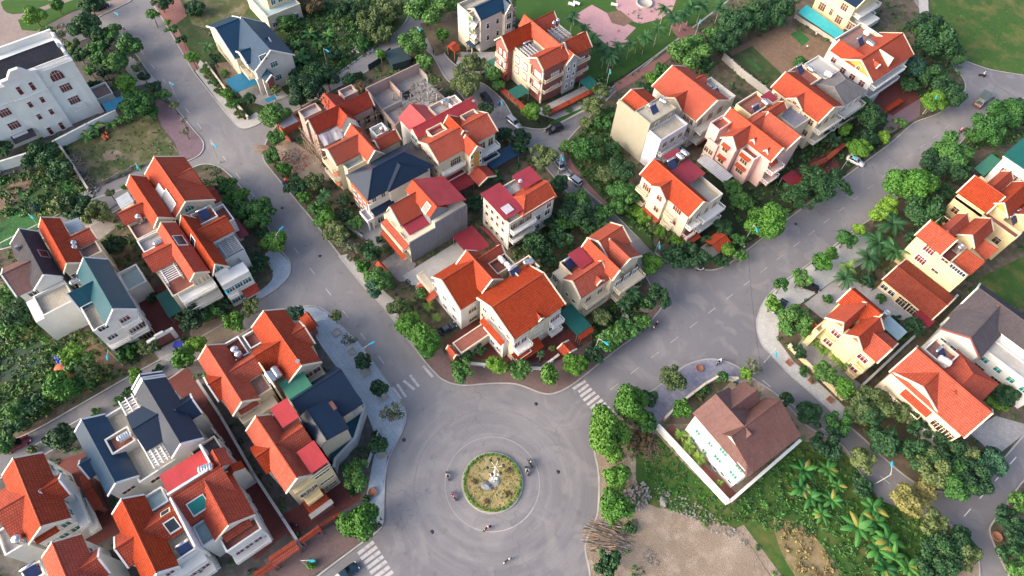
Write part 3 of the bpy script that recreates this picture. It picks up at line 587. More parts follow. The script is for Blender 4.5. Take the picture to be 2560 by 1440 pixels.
# twin orange houses at the corner (upper pair)
h = house('house', 'orange gabled corner house with a roof terrace cut into its slope, upper left block', 0, (-119.44, 6.62), 'the house with cut-in terrace')
g = ('u', -118.22, -103.61, 3.28, 6.73, 11.92, 9.6, 12.8); gu = g
h.gable(g, 'tile_orange', 'cream', .4, -.2, 'trim_cream'); h.gable(('v', 7.16, 11.57, -114.76, -111.35, -107.94, 9.6, 12.2), 'tile_rust', 'cream', .4, -.2)
h.sky(g, -1, -112.85, -110.11, 2.1, 4.2, 'frame_white', 'white'); h.sky(g, -1, -110.19, -105.35, 1.6, 4.4, 'frame_white', 'grey_floor', well=True)
FU = g[2] - .4; h.wins('u+', FU, [g[4]], [9.6], 1.8, 1.6, 'green', arch=True); h.flat((FU, FU + 5, g[4] - 1.5, g[5] + 1), 6.2, 'terra', 'white', .9)
h.gable(('v', g[5] - 1, g[5] + 1.6, -111.4, -109.04, -106.78, 5.3, 6.3), 'tile_red', 'cream', .3, -.2)
h.fac('v+', g[5] - .4, g[1] + 1, g[2] - 1, 5, (.9, 4.2), 'brown'); h.fac('u+', FU + 5, g[4] - 1, g[5] + .6, 2, (.8, 3.9), 'brown')
h = house('house', 'orange gabled house with crossing tiled wing and two upright tanks in the upper left pair', 0, (-119.9, -1.13), 'the upper left orange house')
g = ('u', -116.76, -103.29, -0.9, 0.92, 2.74, 10.3, 12.5)
g = (*g[:5], gu[3] + .1, *g[6:]); h.gable(g, 'tile_orange', 'cream', .4, -.2, 'trim_cream')
h.gable(('v', -5.01, -0.11, -111.49, -109.53, -107.57, 10, 11.6), 'tile_orange', 'cream', .35, -.2)
r = (-109.12, -105.03, -4.59, -0.83); h.flat((r[0], g[2] - .2, r[2], g[3] + .6), 8.6, 'rubble_floor', 'cream', .7)
h.canopy((-116.37, -113.06, -3.95, -1.25), 8.8, 9.2, 'v', 'metal_striped', 6); h.vol((-116.49, -113.42, -4.07, -1.46), -.2, 7.4, 'cream')
h.flat((-107.65, -104.02, 0.15, 3.39), 8.0, 'grey_floor', 'grey_trim', .7); h.dish(g[2] - 2.5, g[5] - 1.4, 10.3)
for i, p in enumerate(((-109.33, -1.85), (-107.77, -2.06))): tank(h.world(*p, 8.65), 'v', ('upper', 'lower')[i] + ' of two upright steel tanks on the left house of the upper orange pair', 0, .62)

# lower twin pair
h = house('house', 'orange gabled house with white striped pergola and rubbly terrace in the lower left pair', 0, (-105.48, 0.37), 'the white striped pergola house')
g = ('u', -102.09, -87.46, -0.68, 0.91, 3.26, 10.5, 12.2); gl = g
h.gable(g, 'tile_orange', 'cream', .35, -.2, 'trim_cream'); h.gable(('v', -5.21, 0.31, -99.38, -96.72, -94.06, 9.8, 11.6), 'tile_orange', 'cream', .4, -.2)
h.sky(g, 1, -97.87, -95.04, .25, 1.9, 'frame_white', 'glass')
r = (-103.25, -99.78, -4.69, -0.61); h.flat((r[0], r[1], r[2], g[3] + .6), 8.6, 'grey_floor', 'white', .7); tank(h.world(*(-99.99, -1.54), 8.65), 'h', 'steel tank lying on the grey terrace left of the striped pergola house', 1.57, .6)
r = (-105.78, -103.95, -4.63, 0.1); h.flat(r, 7.6, 'grey_floor', 'grey_trim', .5)
r = (-95.13, -90.67, -4.26, -0.99); h.pergola(r, 9.2, 'v', 9, 'white_paint', 2, 1.4); h.flat((r[0] - .3, g[2] - .5, r[2] - .3, g[3] + .6), 7.8, 'terra', 'cream', .6)
FU = g[2] - .4; h.fac('u+', FU, g[3] + .4, g[5] - .4, 2, (8.2,), 'brown', 1.3, 1.6); h.bal('u+', FU, g[3] - 3, g[5] - .2, 7.6, 2.2, 'white'); h.bal('u+', FU, g[3] - 3, g[5] - .2, 4.2, 2.2, 'white'); h.fac('u+', FU, g[3] - 2.6, g[5] - .4, 3, (.4, 4.4), 'door', 1.5, 2.3)
h = house('house', 'orange gabled house with grey slatted pergola by the street in the lower left pair', 0, (-102.37, 6.72), 'the grey slatted pergola house')
g = ('u', -101.54, -86.92, 3.35, 4.73, 6.57, 10.6, 12.4)
g = (*g[:3], gl[5] + .05, g[4], 6.81, 9.6, 12.4); h.gable(g, 'tile_orange', 'white', .4, -.2, 'trim_cream')
h.gable(('v', 5.38, 11.49, -98.77, -96.4, -94.03, 9.8, 11.9), 'tile_orange', 'white', .4, -.2)
r = (-103.36, -99.72, 6.49, 10.47); h.flat((r[0], r[1], g[5] - .6, r[3]), 8.4, 'terra', 'white', .8); solar(h.world((r[0] + r[1]) / 2, r[3] - 2, 8.5), 'solar heater on the walled red terrace of the grey slatted pergola house', 1.57)
r = (-94.84, -90.35, 7.26, 11.05); h.pergola(r, 8.3, 'v', 10, 'grey_trim', 3, 1.2); h.flat((r[0], r[1], g[5] - .6, r[3]), 7.0, 'grey_floor', 'white', .6)
h.sky(g, -1, -96.65, -94.72, .5, 1.9, 'frame_white', 'glass')
FU = g[2] - .4; gx = -87.32000000000001
h.winp('u+', gx, [(4.81, 10.45)], 2.0, 1.4, 'blue', arch=True)
h.vol((FU - .5, FU + 2.2, g[3] + .4, g[5] + 2.6), -.2, 8, 'white'); h.fac('u+', FU + 2.2, g[3] + .6, g[5] + 2.2, 3, (1.2, 5), 'blue', 1.7, 1.5); h.bal('u+', FU + 2.2, g[3] + .4, g[4] + 1, 4.3, 1.2, 'white')
h.hood('u+', FU + 2.2, g[5] - .4, g[5] + 2.6, 3.6, 1.6, 'tile_red', .7); h.fac('v+', g[5] + 2.6, FU - 8, FU + 1.5, 3, (1.2, 5), 'blue', 1.5, 1.4)
h.canopy((-102.49, -97.0, 11.97, 13.99), 3.4, 3.2, 'v', 'metal_maroon', name='carport'); h.canopy((-94.46, -88.37, -7.35, -4.01), 3, 2.8, 'u', 'metal_darkgreen', name='carport')

# ------------------------------------------------------------------ houses, lower left
h = house('house', 'orange twin villa left half, dark terrace with two upright white-lidded tanks', 0, (-72.29, -4.23), 'the dark tank terrace house')
g = ('u', -72.46, -59.21, -6.49, -3.94, -1.35, 9.4, 12.0); ga = g
h.gable(g, 'tile_orange', 'cream', .4, -.2, 'trim_cream'); XR = 1.61
q = ('v', -3.6, 1.61, -67.81, -65.65, -63.48, 9.6, 11.6); h.gable(q, 'tile_orange', 'cream', .3, -.2); h.gable(('v', -7.15, -4.26, -68.75, -65.91, -63.08, 9.4, 11.2), 'tile_orange', 'cream', .35, -.2, 'trim_white')
r = (-72.6, -68.34, -1.38, 1.18); h.flat((r[0], r[1], g[5] - .8, r[3]), 8.5, 'terra_dark', 'cream', .8, cap='trim_white')
for i, p in enumerate(((-69.89, -0.57), (-68.64, -0.48))): tank(h.world(*p, 8.55), 'v', ('upper', 'lower')[i] + ' of two upright tanks on the dark terrace of the twin villa', 0, .68)
r = (-63.9, -60.02, -1.62, 1.13); h.flat((r[0], r[1], g[5] - .7, r[3]), 8.3, 'rubble_floor', 'cream', .6)
FU = g[2] - .4; h.winp('u+', FU, [(-3.82, 7.94)], 2.6, 1.1, 'brown'); h.bal('u+', FU, g[3] + .6, g[4] + .5, 6.2, 1.5, 'cream'); h.bal('u+', FU, g[3] + .6, g[4] + .5, 3, 1.5, 'cream'); h.vol((FU - 3, FU + 1.5, g[4] + .5, g[5] + 2), -.2, 6.6, 'cream'); h.fac('u+', FU + 1.5, g[4] + .8, g[5] + 1.8, 2, (.8, 4), 'brown'); h.hood('u+', FU, g[4] - 1.4, g[4] + 2, 9.4, .8, 'tile_rust', .5)
h.vol((q[5] - 1, q[5] + 5, XR - .15, XR + .15), 6, 11.4, 'trim_cream', 'party_wall')
h = house('house', 'orange twin villa right half with two lying steel tanks near the street corner', 0, (-71.68, 8.69), 'the lying tanks twin villa')
g = ('u', -72.64, -59.0, 3.82, 7.11, 10.46, 9.4, 12.2)
h.gable(g, 'tile_orange', 'cream', .4, -.2, 'trim_cream'); q = ('v', 1.61, 6.95, -68.28, -65.75, -63.22, 9.6, 11.7); h.gable(q, 'tile_orange', 'cream', .3, -.2); h.gable(('v', 8.14, 11.4, -68.98, -66.06, -63.15, 9.0, 11.0), 'tile_orange', 'cream', .35, -.2, 'trim_cream')
r = (-72.1, -68.85, 1.76, 3.94); h.flat((r[0], r[1], r[2], g[3] + .6), 8.5, 'terra', 'cream', .8, cap='trim_white')
r = (-62.91, -60.72, 1.42, 3.76); h.flat((r[0], r[1], r[2], g[3] + 1.2), 8.6, 'rubble_floor', 'cream', .6)
for i, p in enumerate(((-61.4, 1.85), (-61.59, 3.11))): tank(h.world(*p, 8.7), 'h', ('left', 'right')[i] + ' of two big lying steel tanks above the green flat roof', .0, .78)
FU = g[2] - .4; h.fac('u+', FU, g[4] - .4, g[5] - .5, 2, (6.4,), 'brown', 1.3, 1.7); h.bal('u+', FU, g[4] - 2, g[5] - .4, 5.6, 1.6, 'cream'); h.dish(g[2] - .8, g[4] - .2, 12.2); h.fac('v+', g[5] - .4, g[1] + 1, g[2] - 1, 4, (.8, 4), 'brown')
h.gable(('v', 12.33, 14.72, -71.46, -71.55, -69.94, 3.0, 3.6) if False else ('u', -73.23, -69.33, 12.35, 13.98, 14.48, 2.9, 3.9), 'tile_rust', 'brickred', .5, -.1, name='gate_roof')
# navy roofed house beside the roundabout
h = house('house', 'dark navy roofed house with slanting white parapet next to the roundabout', 0, (-55.1, 7.28), 'the navy-roofed house by the roundabout')
g = ('v', 2.47, 12.28, -61.42, -55.11, -48.79, 7.4, 10.6); gn = g
h.gable((*g[:3], g[4] - 2.6, *g[4:]), 'metal_navy', 'beige', .3, -.2)
q = ('u', -52.41, -45.65, 2.24, 3.79, 7.88, 9.2, 10.2); h.gable(q, 'metal_navy', 'beige', .3, -.2)

pts = [(-47.5, 3.52), (-50.59, 2.64), (-52.58, 11.17), (-50.98, 12.54), (-49.71, 12.54), (-45.73, 8.04), (-44.55, 3.41), (-43.46, 2.46)]
h.o('wall', MB().prism(list(pts), -.2, 3.35), 'grey_trim'); h.o('low_roof', MB().prism(list(pts), 3.36, 3.5), 'metal_teal')
for a, b in zip(pts[3:], pts[4:]): h.o('parapet', MB().tube((a[0], a[1], 3.8), (b[0], b[1], 3.8), .32, n=4), 'grey_trim')
h.chim(*(-50.77, 7.21), 6, 9.2, 1.6, 'tile_brown'); h.chim(*(-49.23, 7.81), 4, 7.3, .9, 'brickred'); h.chim(*(-49.36, 10.6), 4, 6.6, .8, 'grey_trim'); h.chim(*(-46.84, 4.36), 3, 5.0, 1.3, 'grey_trim'); h.chim(*(-46.79, 6.41), 3, 4.8, .8, 'trim_white')
r = (-59.94, -55.96, 2.44, 6.86); h.canopy(r, 9.5, 9.1, 'u', 'metal_green', 7.6, 'green_sheet_roof'); h.flat(r, 7.4, 'pale_floor', 'cream', .8); h.fac('v-', r[2], r[0] + .5, r[1] - .5, 2, (1, 4.4), 'brown')
# orange house with two crimson canopies
h = house('house', 'orange tiled house with two crimson metal canopies and cream framed maroon front', 1, (-52.97, -0.71), 'the two crimson canopies house')
g = ('u', -55.61, -42.43, -5.04, -2.33, -0.27, 9.4, 12.0)
h.gable(g, 'tile_orange', 'cream', .4, -.2, 'trim_cream'); h.gable(('v', -2.32, 2.71, -51.56, -49.34, -47.13, 9.6, 11.6), 'tile_orange', 'cream', .35, -.2); h.gable(('v', -5.91, -3.12, -52.72, -49.93, -47.14, 9.2, 11.0), 'tile_orange', 'cream', .35, -.2)
r1 = (-55.5, -51.39, 0.01, 3.09); h.canopy(r1, 11.7, 11.4, 'u', 'metal_red', 9); h.flat((r1[0], r1[1], g[5] - .6, r1[3]), 8.6, 'terra', 'cream', .7)
r2 = (-46.47, -42.07, -0.31, 2.88); h.canopy(r2, 11.3, 11.0, 'u', 'metal_red', 9); h.flat((r2[0], r2[1], g[5] - .6, r2[3]), 8.6, 'terra', 'cream', .7)
FU = g[2] - .4; gp = -41.83
h.vol((FU - 1, gp, g[3] + 1, r2[3]), -.2, 8.4, 'yellow'); h.winp('u+', gp, [(1.1, 8.9), (1.22, 5.09), (1.32, 1.04)], 2.6, .9, 'brown')
h.fac('u+', gp, g[3] + 1.5, g[5] - .3, 3, (5.2,), 'brown', 1.1, 1.7); h.bal('u+', gp, g[3] + 1.6, g[5] - .3, 4.4, 1.6, 'yellow'); h.fac('u+', gp, g[3] + 1.5, r2[3] - .5, 4, (.6,), 'brown', 1.5, 2.1)
r = (-41.42, -38.77, -4.03, -0.16); h.vol(r, -.1, 3, 'brickred', 'porch'); h.o('porch_roof', MB().box(r[0] - 1.5, r[1] - .6, r[2], r[3], 3, 3.15), 'tile_rust'); h.o('porch_ledge', MB().box(r[1] - .6, r[1] + .3, r[2] - .2, r[3] + .2, 3.0, 3.25), 'concrete')
# navy house with white pergolas
h = house('house', 'navy and beige roofed house with two white lattice pergolas on its terraces', 1, (-73.33, -17.61), 'the navy house with white pergolas')
g = ('u', -72.48, -58.39, -16.35, -13.77, -10.84, 10.2, 12.8); h.gable(g, 'metal_navy', 'white', .4, -.2, 'trim_white')
h.gable(('u', g[1] - 1.2, g[1] - .5, *g[3:]), 'metal_slate', 'white', .1, 8, 'trim_white', name='parapet_gable')
h.gable(('v', -12.22, -9.11, -67.47, -65.2, -62.93, 9.4, 11.4), 'metal_navy', 'white', .35, -.2, 'trim_white'); h.gable(('v', -18.95, -13.91, -69.67, -65.78, -61.89, 10.4, 12.0), 'metal_navy', 'white', .35, -.2)
q = ('u', -73.49, -60.02, -27.03, -24.71, -21.83, 8.2, 10.4); h.gable(q, 'metal_slate', 'white', .4, -.2, 'trim_white')
h.gable(('v', -28.55, -25.6, -69.38, -67.38, -65.39, 6.6, 8.6), 'metal_slate', 'white', .35, -.2, 'trim_white', name='side_roof')
r = (-73.03, -67.67, -19.1, -15.46); h.pergola(r, 9.6, 'v', 9, 'white_paint', 4, 2.2, .2); rA = r
r = (-64.78, -58.92, -19.29, -16.06); h.pergola(r, 9.6, 'v', 11, 'white_paint', 5, 2.2, .2); rB = r
h.flat((q[1] + .4, g[2] - .5, q[5] - .5, g[3] + .6), 7.3, 'pale_floor', 'white', .9, cap='trim_white')
r = (-68.35, -65.13, -23.46, -19.6); h.flat(r, 8.9, 'terra', 'warmwhite', .7, 7.4); tank(h.world(*(-66.58, -20.64), 8.95), 'h', 'steel tank lying on the pink tiled terrace between the white pergolas', 1.57, .7)
FU = -60.42
h.winp('u+', FU, [(-24.65, 5.45)], 2.0, 1.0, 'redw'); h.winp('u+', g[2] - .5, [(-20.48, 6.32)], 1.4, 1.1, 'redw')
h.vol((g[2] - .5, g[2] + 4.4, g[4], g[5] + 1.4), -.2, 7.6, 'cream'); h.flat((g[2] - .4, g[2] + 4.4, g[4], g[5] + 1.4), 7.62, 'tile_dark', 'cream', .5, 7.3); h.fac('v+', g[5] + 1.4, g[2] - 4, g[2] + 4, 3, (.8, 4), 'redw'); h.fac('v+', g[5] - .4, g[1] + 1, g[2] - 2, 4, (.8, 4, 7), 'redw')
# orange pair bottom, left half
h = house('house', 'orange house with two small skylights, pale green terrace, lower left corner row', -1, (-53.55, -27.92), 'the two skylight orange house')
g = ('u', -55.18, -41.86, -29.24, -26.48, -24.15, 9.6, 12.4)
h.gable(g, 'tile_orange', 'white', .4, -.2, 'trim_white'); q = ('v', -26.49, -20.81, -51.64, -49.02, -46.4, 9.4, 11.8); h.gable(q, 'tile_orange', 'white', .35, -.2); h.gable(('v', -30.27, -27.05, -51.94, -49.11, -46.29, 9.2, 11.4), 'tile_orange', 'white', .35, -.2, 'trim_white')
h.sky(q, -1, q[1] + 3.4, q[1] + 4.9, .3, 1.5, 'frame_cream', 'glass'); h.sky(q, 1, q[1] + 3.2, q[1] + 5, .6, 2.2, 'frame_white', 'glass')
r = (-54.92, -52.04, -24.12, -21.59); h.flat((r[0], r[1], g[5] - .6, r[3]), 8.7, 'mosaic_floor', 'white', .7)
r = (-46.43, -42.97, -24.01, -20.97); h.flat((q[5] - .5, r[1], g[5] - .7, r[3]), 8.3, 'pale_floor', 'white', .8, cap='trim_white'); solar(h.world((r[0] + r[1]) / 2 + 1, r[3] - 1.6, 8.4), 'solar heater on the white terrace below the two small skylights', 1.57)
FU = g[2] - .4; h.vol((FU - 3, FU + 1, g[4], r[3]), -.2, 7, 'white'); h.fac('u+', FU + 1, g[4] + .5, r[3] - .5, 3, (1, 4.4), 'redw', 1.8, 1.6); h.bal('u+', FU + 1, g[4], r[3], 3.9, 1.4, 'white'); h.fac('u+', FU, g[3] + .8, g[5] - .8, 2, (8,), 'redw', 1.2, 1.4)
h = house('house', 'orange house with teal framed skylight and crimson metal flat roof, lower left', -1, (-51.74, -17.32), 'the teal skylight house')
q2 = ('v', -20.9, -12.49, -56.1, -51.42, -46.75, 8.8, 11.6); h.gable((q2[0], q[2] + .1, q2[2], q2[4] - 1.2, *q2[4:]), 'tile_orange', 'white', .4, -.2); g = ('u', -49.66, -42.37, -18.62, -15.52, -11.91, 8.6, 11.2); h.gable((g[0], g[1] - 1.5, *g[2:]), 'tile_orange', 'white', .4, -.2, 'trim_cream')
h.sky((*q2[:3], q2[3], *q2[4:]), 1, q2[1] + 1.4, q2[1] + 4.2, 2.0, 4.0, 'trim_white', 'teal_glass')
r = (-56.68, -52.74, -21.1, -13.5); h.canopy((r[0], q2[4] - .5, r[2], r[3]), 9.6, 10.0, 'u', 'metal_red', 8, 'crimson_flat_roof'); h.vol((r[0] + .3, q2[4], r[2] + .3, r[3] - .3), -.2, 9.2, 'white'); h.vol((q2[4] - .7, q2[4] - .3, q2[1], q2[1] + 6.5), 9, 12, 'trim_white', 'parapet')
h.vol((q2[4] + .2, q2[5] + 4.6, q[2] - .1, q[2] + .25), 5, 12.1, 'trim_white', 'party_wall'); h.vol((r[0] - .1, r[1] + .2, r[3] - .4, r[3]), 8, 11.4, 'trim_white', 'party_wall')
tank(h.world(*(-52.48, -14.55), 10.1), 'h', 'steel tank lying on the crimson flat roof above the teal skylight', 1.2, .75)
h.gable(('u', -54.74, -51.35, -13.87, -12.39, -10.91, 10, 11.4), 'tile_orange', 'white', .3, 6); h.gable(('u', -51.76, -50.27, -12.92, -11.41, -9.89, 8.4, 9.5), 'tile_orange', 'white', .2, -.2)
r = (-46.69, -41.89, -20.7, -18.81); h.flat((r[0], g[2] - .5, q[2] + .3, g[3] + .6), 7.6, 'mosaic_floor', 'white', .6)
FU = g[2] - .4; h.vol((FU - 1, FU + 2.6, g[3] + .5, g[5] - .3), -.2, 6.8, 'white'); h.flat((FU, FU + 2.6, g[3] + .5, g[5] - .3), 6.8, 'terra', 'white', .8, 6.6); h.fac('u+', FU + 2.6, g[3] + 1, g[5] - 1, 3, (1, 4), 'redw'); h.bal('u+', FU + 2.6, g[3] + .5, g[5] - .3, 3.6, 1.3, 'white'); h.hood('u+', FU, g[4] - 2, g[4] + 2.5, 8.4, 1.2, 'tile_rust', .6); h.fac('v+', g[5] - .4, g[1], g[2] - 1, 3, (.8, 4), 'redw')
# orange house far lower left
h = house('house', 'large orange tiled house with green shutters cut by the left edge near the bottom', -1, (-70.51, -40.92), 'the green-shuttered orange house')
g = ('u', -71.19, -58.2, -40.63, -37.34, -34.28, 9.6, 12.4)
h.gable(g, 'tile_orange', 'white', .4, -.2, 'trim_cream'); h.gable(('v', -36.12, -33.22, -66.29, -64.17, -62.05, 9.4, 11.6), 'tile_orange', 'white', .35, -.2, 'trim_white'); h.gable(('v', -42.46, -37.61, -69.31, -64.67, -60.04, 9.0, 11.8), 'tile_orange', 'white', .35, -.2)
tank(h.world(*(-59.91, -41.62), 8.2), 'v', 'upright tank at the lower gable of the green-shuttered orange house', 0, .75); h.flat((-63.45, -59.07, -44.18, -41.11), 8.1, 'grey_floor', 'white', .6)
FU = g[2] - .4; h.fac('u+', FU, g[3] + .6, g[5] - .5, 3, (4.6, 7.6), 'green', 1.2, 1.5); h.hood('u+', FU, g[3] + .8, g[4] + .8, 9.6, .9, 'tile_rust', .5); h.fac('v+', g[5] - .4, g[1] + 1, g[2] - 1, 5, (1, 4.2, 7), 'green', 1.1, 1.6)
r = (g[2] - 5, g[2] + 1.5, g[5] - .5, g[5] + 1.6); h.bal('v+', g[5] - .4, g[2] - 5, g[2] + 1, 6.2, 1.6, 'white'); h.bal('v+', g[5] - .4, g[2] - 5, g[2] + 1, 3, 1.6, 'white')
h.gable(('v', -32.96, -31.55, -67.58, -64.09, -60.6, 3.2, 4.2), 'tile_rust', 'brickred', .3, -.1, name='side_roof')
h = house('house', 'orange tiled house cut by the bottom left edge of the picture', -1, (-55.46, -39.5), 'the bottom left edge house')
g = ('u', -55.04, -47.75, -39.67, -36.81, -33.87, 9.8, 12.4); g = (*g[:2], g[1] + 13.5, *g[3:])
h.gable(g, 'tile_orange', 'white', .4, -.2, 'trim_cream'); h.gable(('v', -36.01, -32.65, -51.7, -49.44, -47.17, 9.2, 11.4), 'tile_orange', 'white', .35, -.2, 'trim_white'); h.fac('v+', g[5] - .4, g[1] + 1, g[2] - 1, 4, (1, 4.2, 7), 'redw')
r = (-55.96, -53.62, -43.46, -40.78); h.flat(r, 6.8, 'terra', 'white', .8); solar(h.world((r[0] + r[1]) / 2, (r[2] + r[3]) / 2, 6.9), 'solar heater at the bottom left edge beside the orange roof', 1.57)


# ------------------------------------------------------------------ houses, middle block
h = house('house', 'red tiled house under repair with scaffolding, missing tiles and grey tarpaulin', 0, (-117.08, 46.07), 'the house under repair')
g = ('v', 37.54, 52.89, -112.72, -110.63, -108.54, 8.8, 11.5); h.gable(g, 'tile_red', 'rawbrick', .4, -.2, 'trim_cream')
q = ('u', -110.77, -106.89, 42.88, 45.11, 47.33, 8.6, 11.2); h.gable(q, 'tile_orange', 'white', .3, -.2)
h.gable(('u', -116.46, -110.75, 43.65, 44.82, 48.18, 8.8, 11.0), 'tile_red', 'rawbrick', .3, -.2)
bp = MB()
for i in range(34):
    a, b = random.random(), random.random(); x, y = (-116.54, 44.95); x2, y2 = (-113.73, 44.98)
    bp.box(x + (x2 - x) * a - .2, x + (x2 - x) * a + .2, y - b * 1.8 - .12, y - b * 1.8 + .12, 10.9 - 1.05 * b * 1.25, 11.05 - 1.05 * b * 1.25)
h.o('loose_tiles', bp, 'brick_clay')
h.flat((-116.8, -114.03, 48.37, 51.92), 8.6, 'grey_floor', 'rawbrick', .9); h.flat((-117.7, -114.81, 38.19, 42.7), 7.4, 'grey_floor', 'rawbrick', .8)
FX = g[5] - .4; sc = MB()
for i in range(7):
    v = g[1] - .5 + (g[2] - g[1]) * i / 6.; sc.tube((FX + 1.6, v, 0), (FX + 1.3, v, 8.4), .06, n=4); sc.tube((FX + .3, v, 0), (FX + .3, v, 8), .06, n=4)
    for z in (2.4, 4.6, 6.8): sc.tube((FX + .2, v, z), (FX + 1.8, v, z), .05, n=4)
for z in (2.4, 4.6, 6.8): sc.tube((FX + 1.55, g[1] - 1, z), (FX + 1.4, g[2] + .5, z + .2), .06, n=4); sc.tube((FX + .3, g[1] - 1, z), (FX + .3, g[2] + .5, z), .06, n=4)
for i in range(6):
    u = g[4] - 3 + i * 1.3; sc.tube((u, g[1] - 1.4, 0), (u, g[1] - 1.2, 8.2), .06, n=4)
for z in (2.4, 4.6, 6.8): sc.tube((g[4] - 4, g[1] - 1.3, z), (FX + 2, g[1] - 1.3, z), .06, n=4)
h.o('scaffold', sc, 'bamboo'); tb = MB(); n_ = 10
for i in range(n_):
    v0 = g[1] + .5 + (g[2] - g[1]) * .62 * i / n_; v1 = g[1] + .5 + (g[2] - g[1]) * .62 * (i + 1) / n_; s = sin(i * 1.7) * .25; s1 = sin((i + 1) * 1.7) * .25
    tb.add([(FX + .5, v0, 8.2 + s * .5), (FX + .5, v1, 8.2 + s1 * .5), (FX + 2.6 + s1, v1, 6.6 + s1), (FX + 2.6 + s, v0, 6.6 + s)], [[3, 2, 1, 0]])
h.o('tarpaulin', tb, 'tarp_grey'); h.fac('u+', FX, g[1] + 1, g[2] - 1, 5, (1, 4.6), 'plaind', 1.3, 1.7)
# unfinished concrete shell
h = house('building_shell', 'unfinished roofless concrete house shell full of rubble behind the red roofs', 0, (-111.09, 62.76), 'the unfinished concrete shell', 'unfinished house')
r = (-115.02, -102.64, 54.34, 69.38); k = .2
h.vol(r, -.2, 5.6, 'concrete'); h.o('floor', MB().box(r[0] + k, r[1] - k, r[2] + k, r[3] - k, 5.6, 5.68), 'gravel')
h.vol((r[0], r[0] + .25, r[2], r[3]), 5.5, 8.6, 'rawbrick', 'back_wall'); L_ = r[1] - r[0]; W_ = r[3] - r[2]
wl = MB(); wl.add([(r[0] + .26, y, z) for y in (r[2], r[2] + .25) for z in (5.5, 8.6)] + [(r[0] + L_ * .45, y, z) for y in (r[2], r[2] + .25) for z in (5.5, 7.2)] + [(r[1], y, z) for y in (r[2], r[2] + .25) for z in (5.5, 6.5)], [[0, 4, 5, 1], [4, 8, 9, 5], [3, 7, 6, 2], [7, 11, 10, 6], [1, 5, 7, 3], [5, 9, 11, 7], [8, 10, 11, 9], [0, 1, 3, 2]]); h.o('side_wall', wl, 'rawbrick')
h.vol((r[0] + .26, r[0] + L_ * .4, r[2] + W_ * .42, r[2] + W_ * .42 + .2), 5.6, 7.8, 'rawbrick', 'partition'); h.vol((r[0] + L_ * .55, r[0] + L_ * .57 + .1, r[2] + .3, r[2] + W_ * .35), 5.6, 7.2, 'concrete', 'partition'); h.vol((r[1] - .25, r[1], r[2] + .3, r[2] + W_ * .5), 5.5, 6.8, 'rawbrick', 'front_wall'); h.vol((r[0] + .26, r[0] + L_ * .3, r[3] - .25, r[3]), 5.5, 7.4, 'concrete', 'side_wall')
cl = MB()
for i in range(7): cl.box(*(lambda x, y: (x, x + .22, y, y + .22))(r[0] + L_ * (.35 + .1 * (i % 6)), r[2] + W_ * (.3 + .11 * i)), 5.6, 7.2 + (i * 37 % 10) / 8)
h.o('column', cl, 'concrete'); h.vol((r[0] + L_ * .3, r[0] + L_ * .5, r[2] + W_ * .46, r[2] + W_ * .62), 5.66, 5.7, 'rubber', 'stair_hole_shade')  # flat black slab painted as the dark of an open stair hole
rb = MB()
for i in range(170):
    a = random.random() * 2 * pi; x = r[0] + L_ * random.uniform(.2, .97); y = r[2] + W_ * random.uniform(.4, .97); s = random.uniform(.12, .5)
    rb.box(-s, s, -s * random.uniform(.2, .7), s * .4, 0, s * .5, Matrix.Translation((x, y, 5.68)) @ Matrix.Rotation(a, 4, 'Z') @ Matrix.Rotation(random.uniform(-.5, .5), 4, 'X'))
stuff(h.o('rubble', rb, 'rubble')); rb = MB()
for i in range(26): a = random.uniform(-.3, .3); x = r[0] + L_ * random.uniform(.3, 1); y = r[2] + W_ * random.uniform(.1, 1.05); rb.box(-1.3, 1.3, -.07, .07, 0, .1, Matrix.Translation((x, y, 5.75 + random.random() * .25)) @ Matrix.Rotation(a + (pi / 2 if i % 2 else 0), 4, 'Z'))
stuff(h.o('planks', rb, 'timber')); h.fac('v-', r[2], r[0] + 1, r[1] - 1, 3, (1, 3.6), 'plaind', 1.4, 1.5); h.fac('u+', r[1], r[2] + 1, r[3] - 1, 3, (.6, 3.6), 'plaind', 1.6, 1.8)
# crimson metal roof house
h = house('house', 'long house with bright crimson sheet metal roofs beside the concrete shell', 0, (-103.66, 67.51), 'the bright crimson metal roof')
g = ('v', 54.5, 71.18, -97.12, -95.31, -93.5, 9.6, 11.4); h.gable(g, 'metal_red', 'cream', .3, -.2)
h.gable(('u', -101.94, -95.71, 54.92, 58.36, 62.19, 9.0, 11.3), 'metal_red', 'white', .3, -.2); r = (-100.13, -97.88, 61.86, 67.82); h.flat((r[0], g[4] - 1, r[2], r[3]), 9.0, 'grey_floor', 'cream', .8)
h.flat((-99.62, -96.84, 66.24, 69.06), 9.6, 'pale_floor', 'white', .4); tank(h.world(*(-98.91, 65.77), 9.05), 'h', 'steel tank lying on the terrace behind the crimson sheet roof', 1.57, .62)
h.fac('v-', g[1] + .3, g[3] + .8, g[5] - .5, 2, (1, 4.4, 7.4), 'green', 1.1, 1.5); h.bal('v-', g[1] + .3, g[3] + .5, g[3] + 3, 6.4, 1.2, 'white'); h.dish(g[4] + .8, g[2] - .6, 10.6)
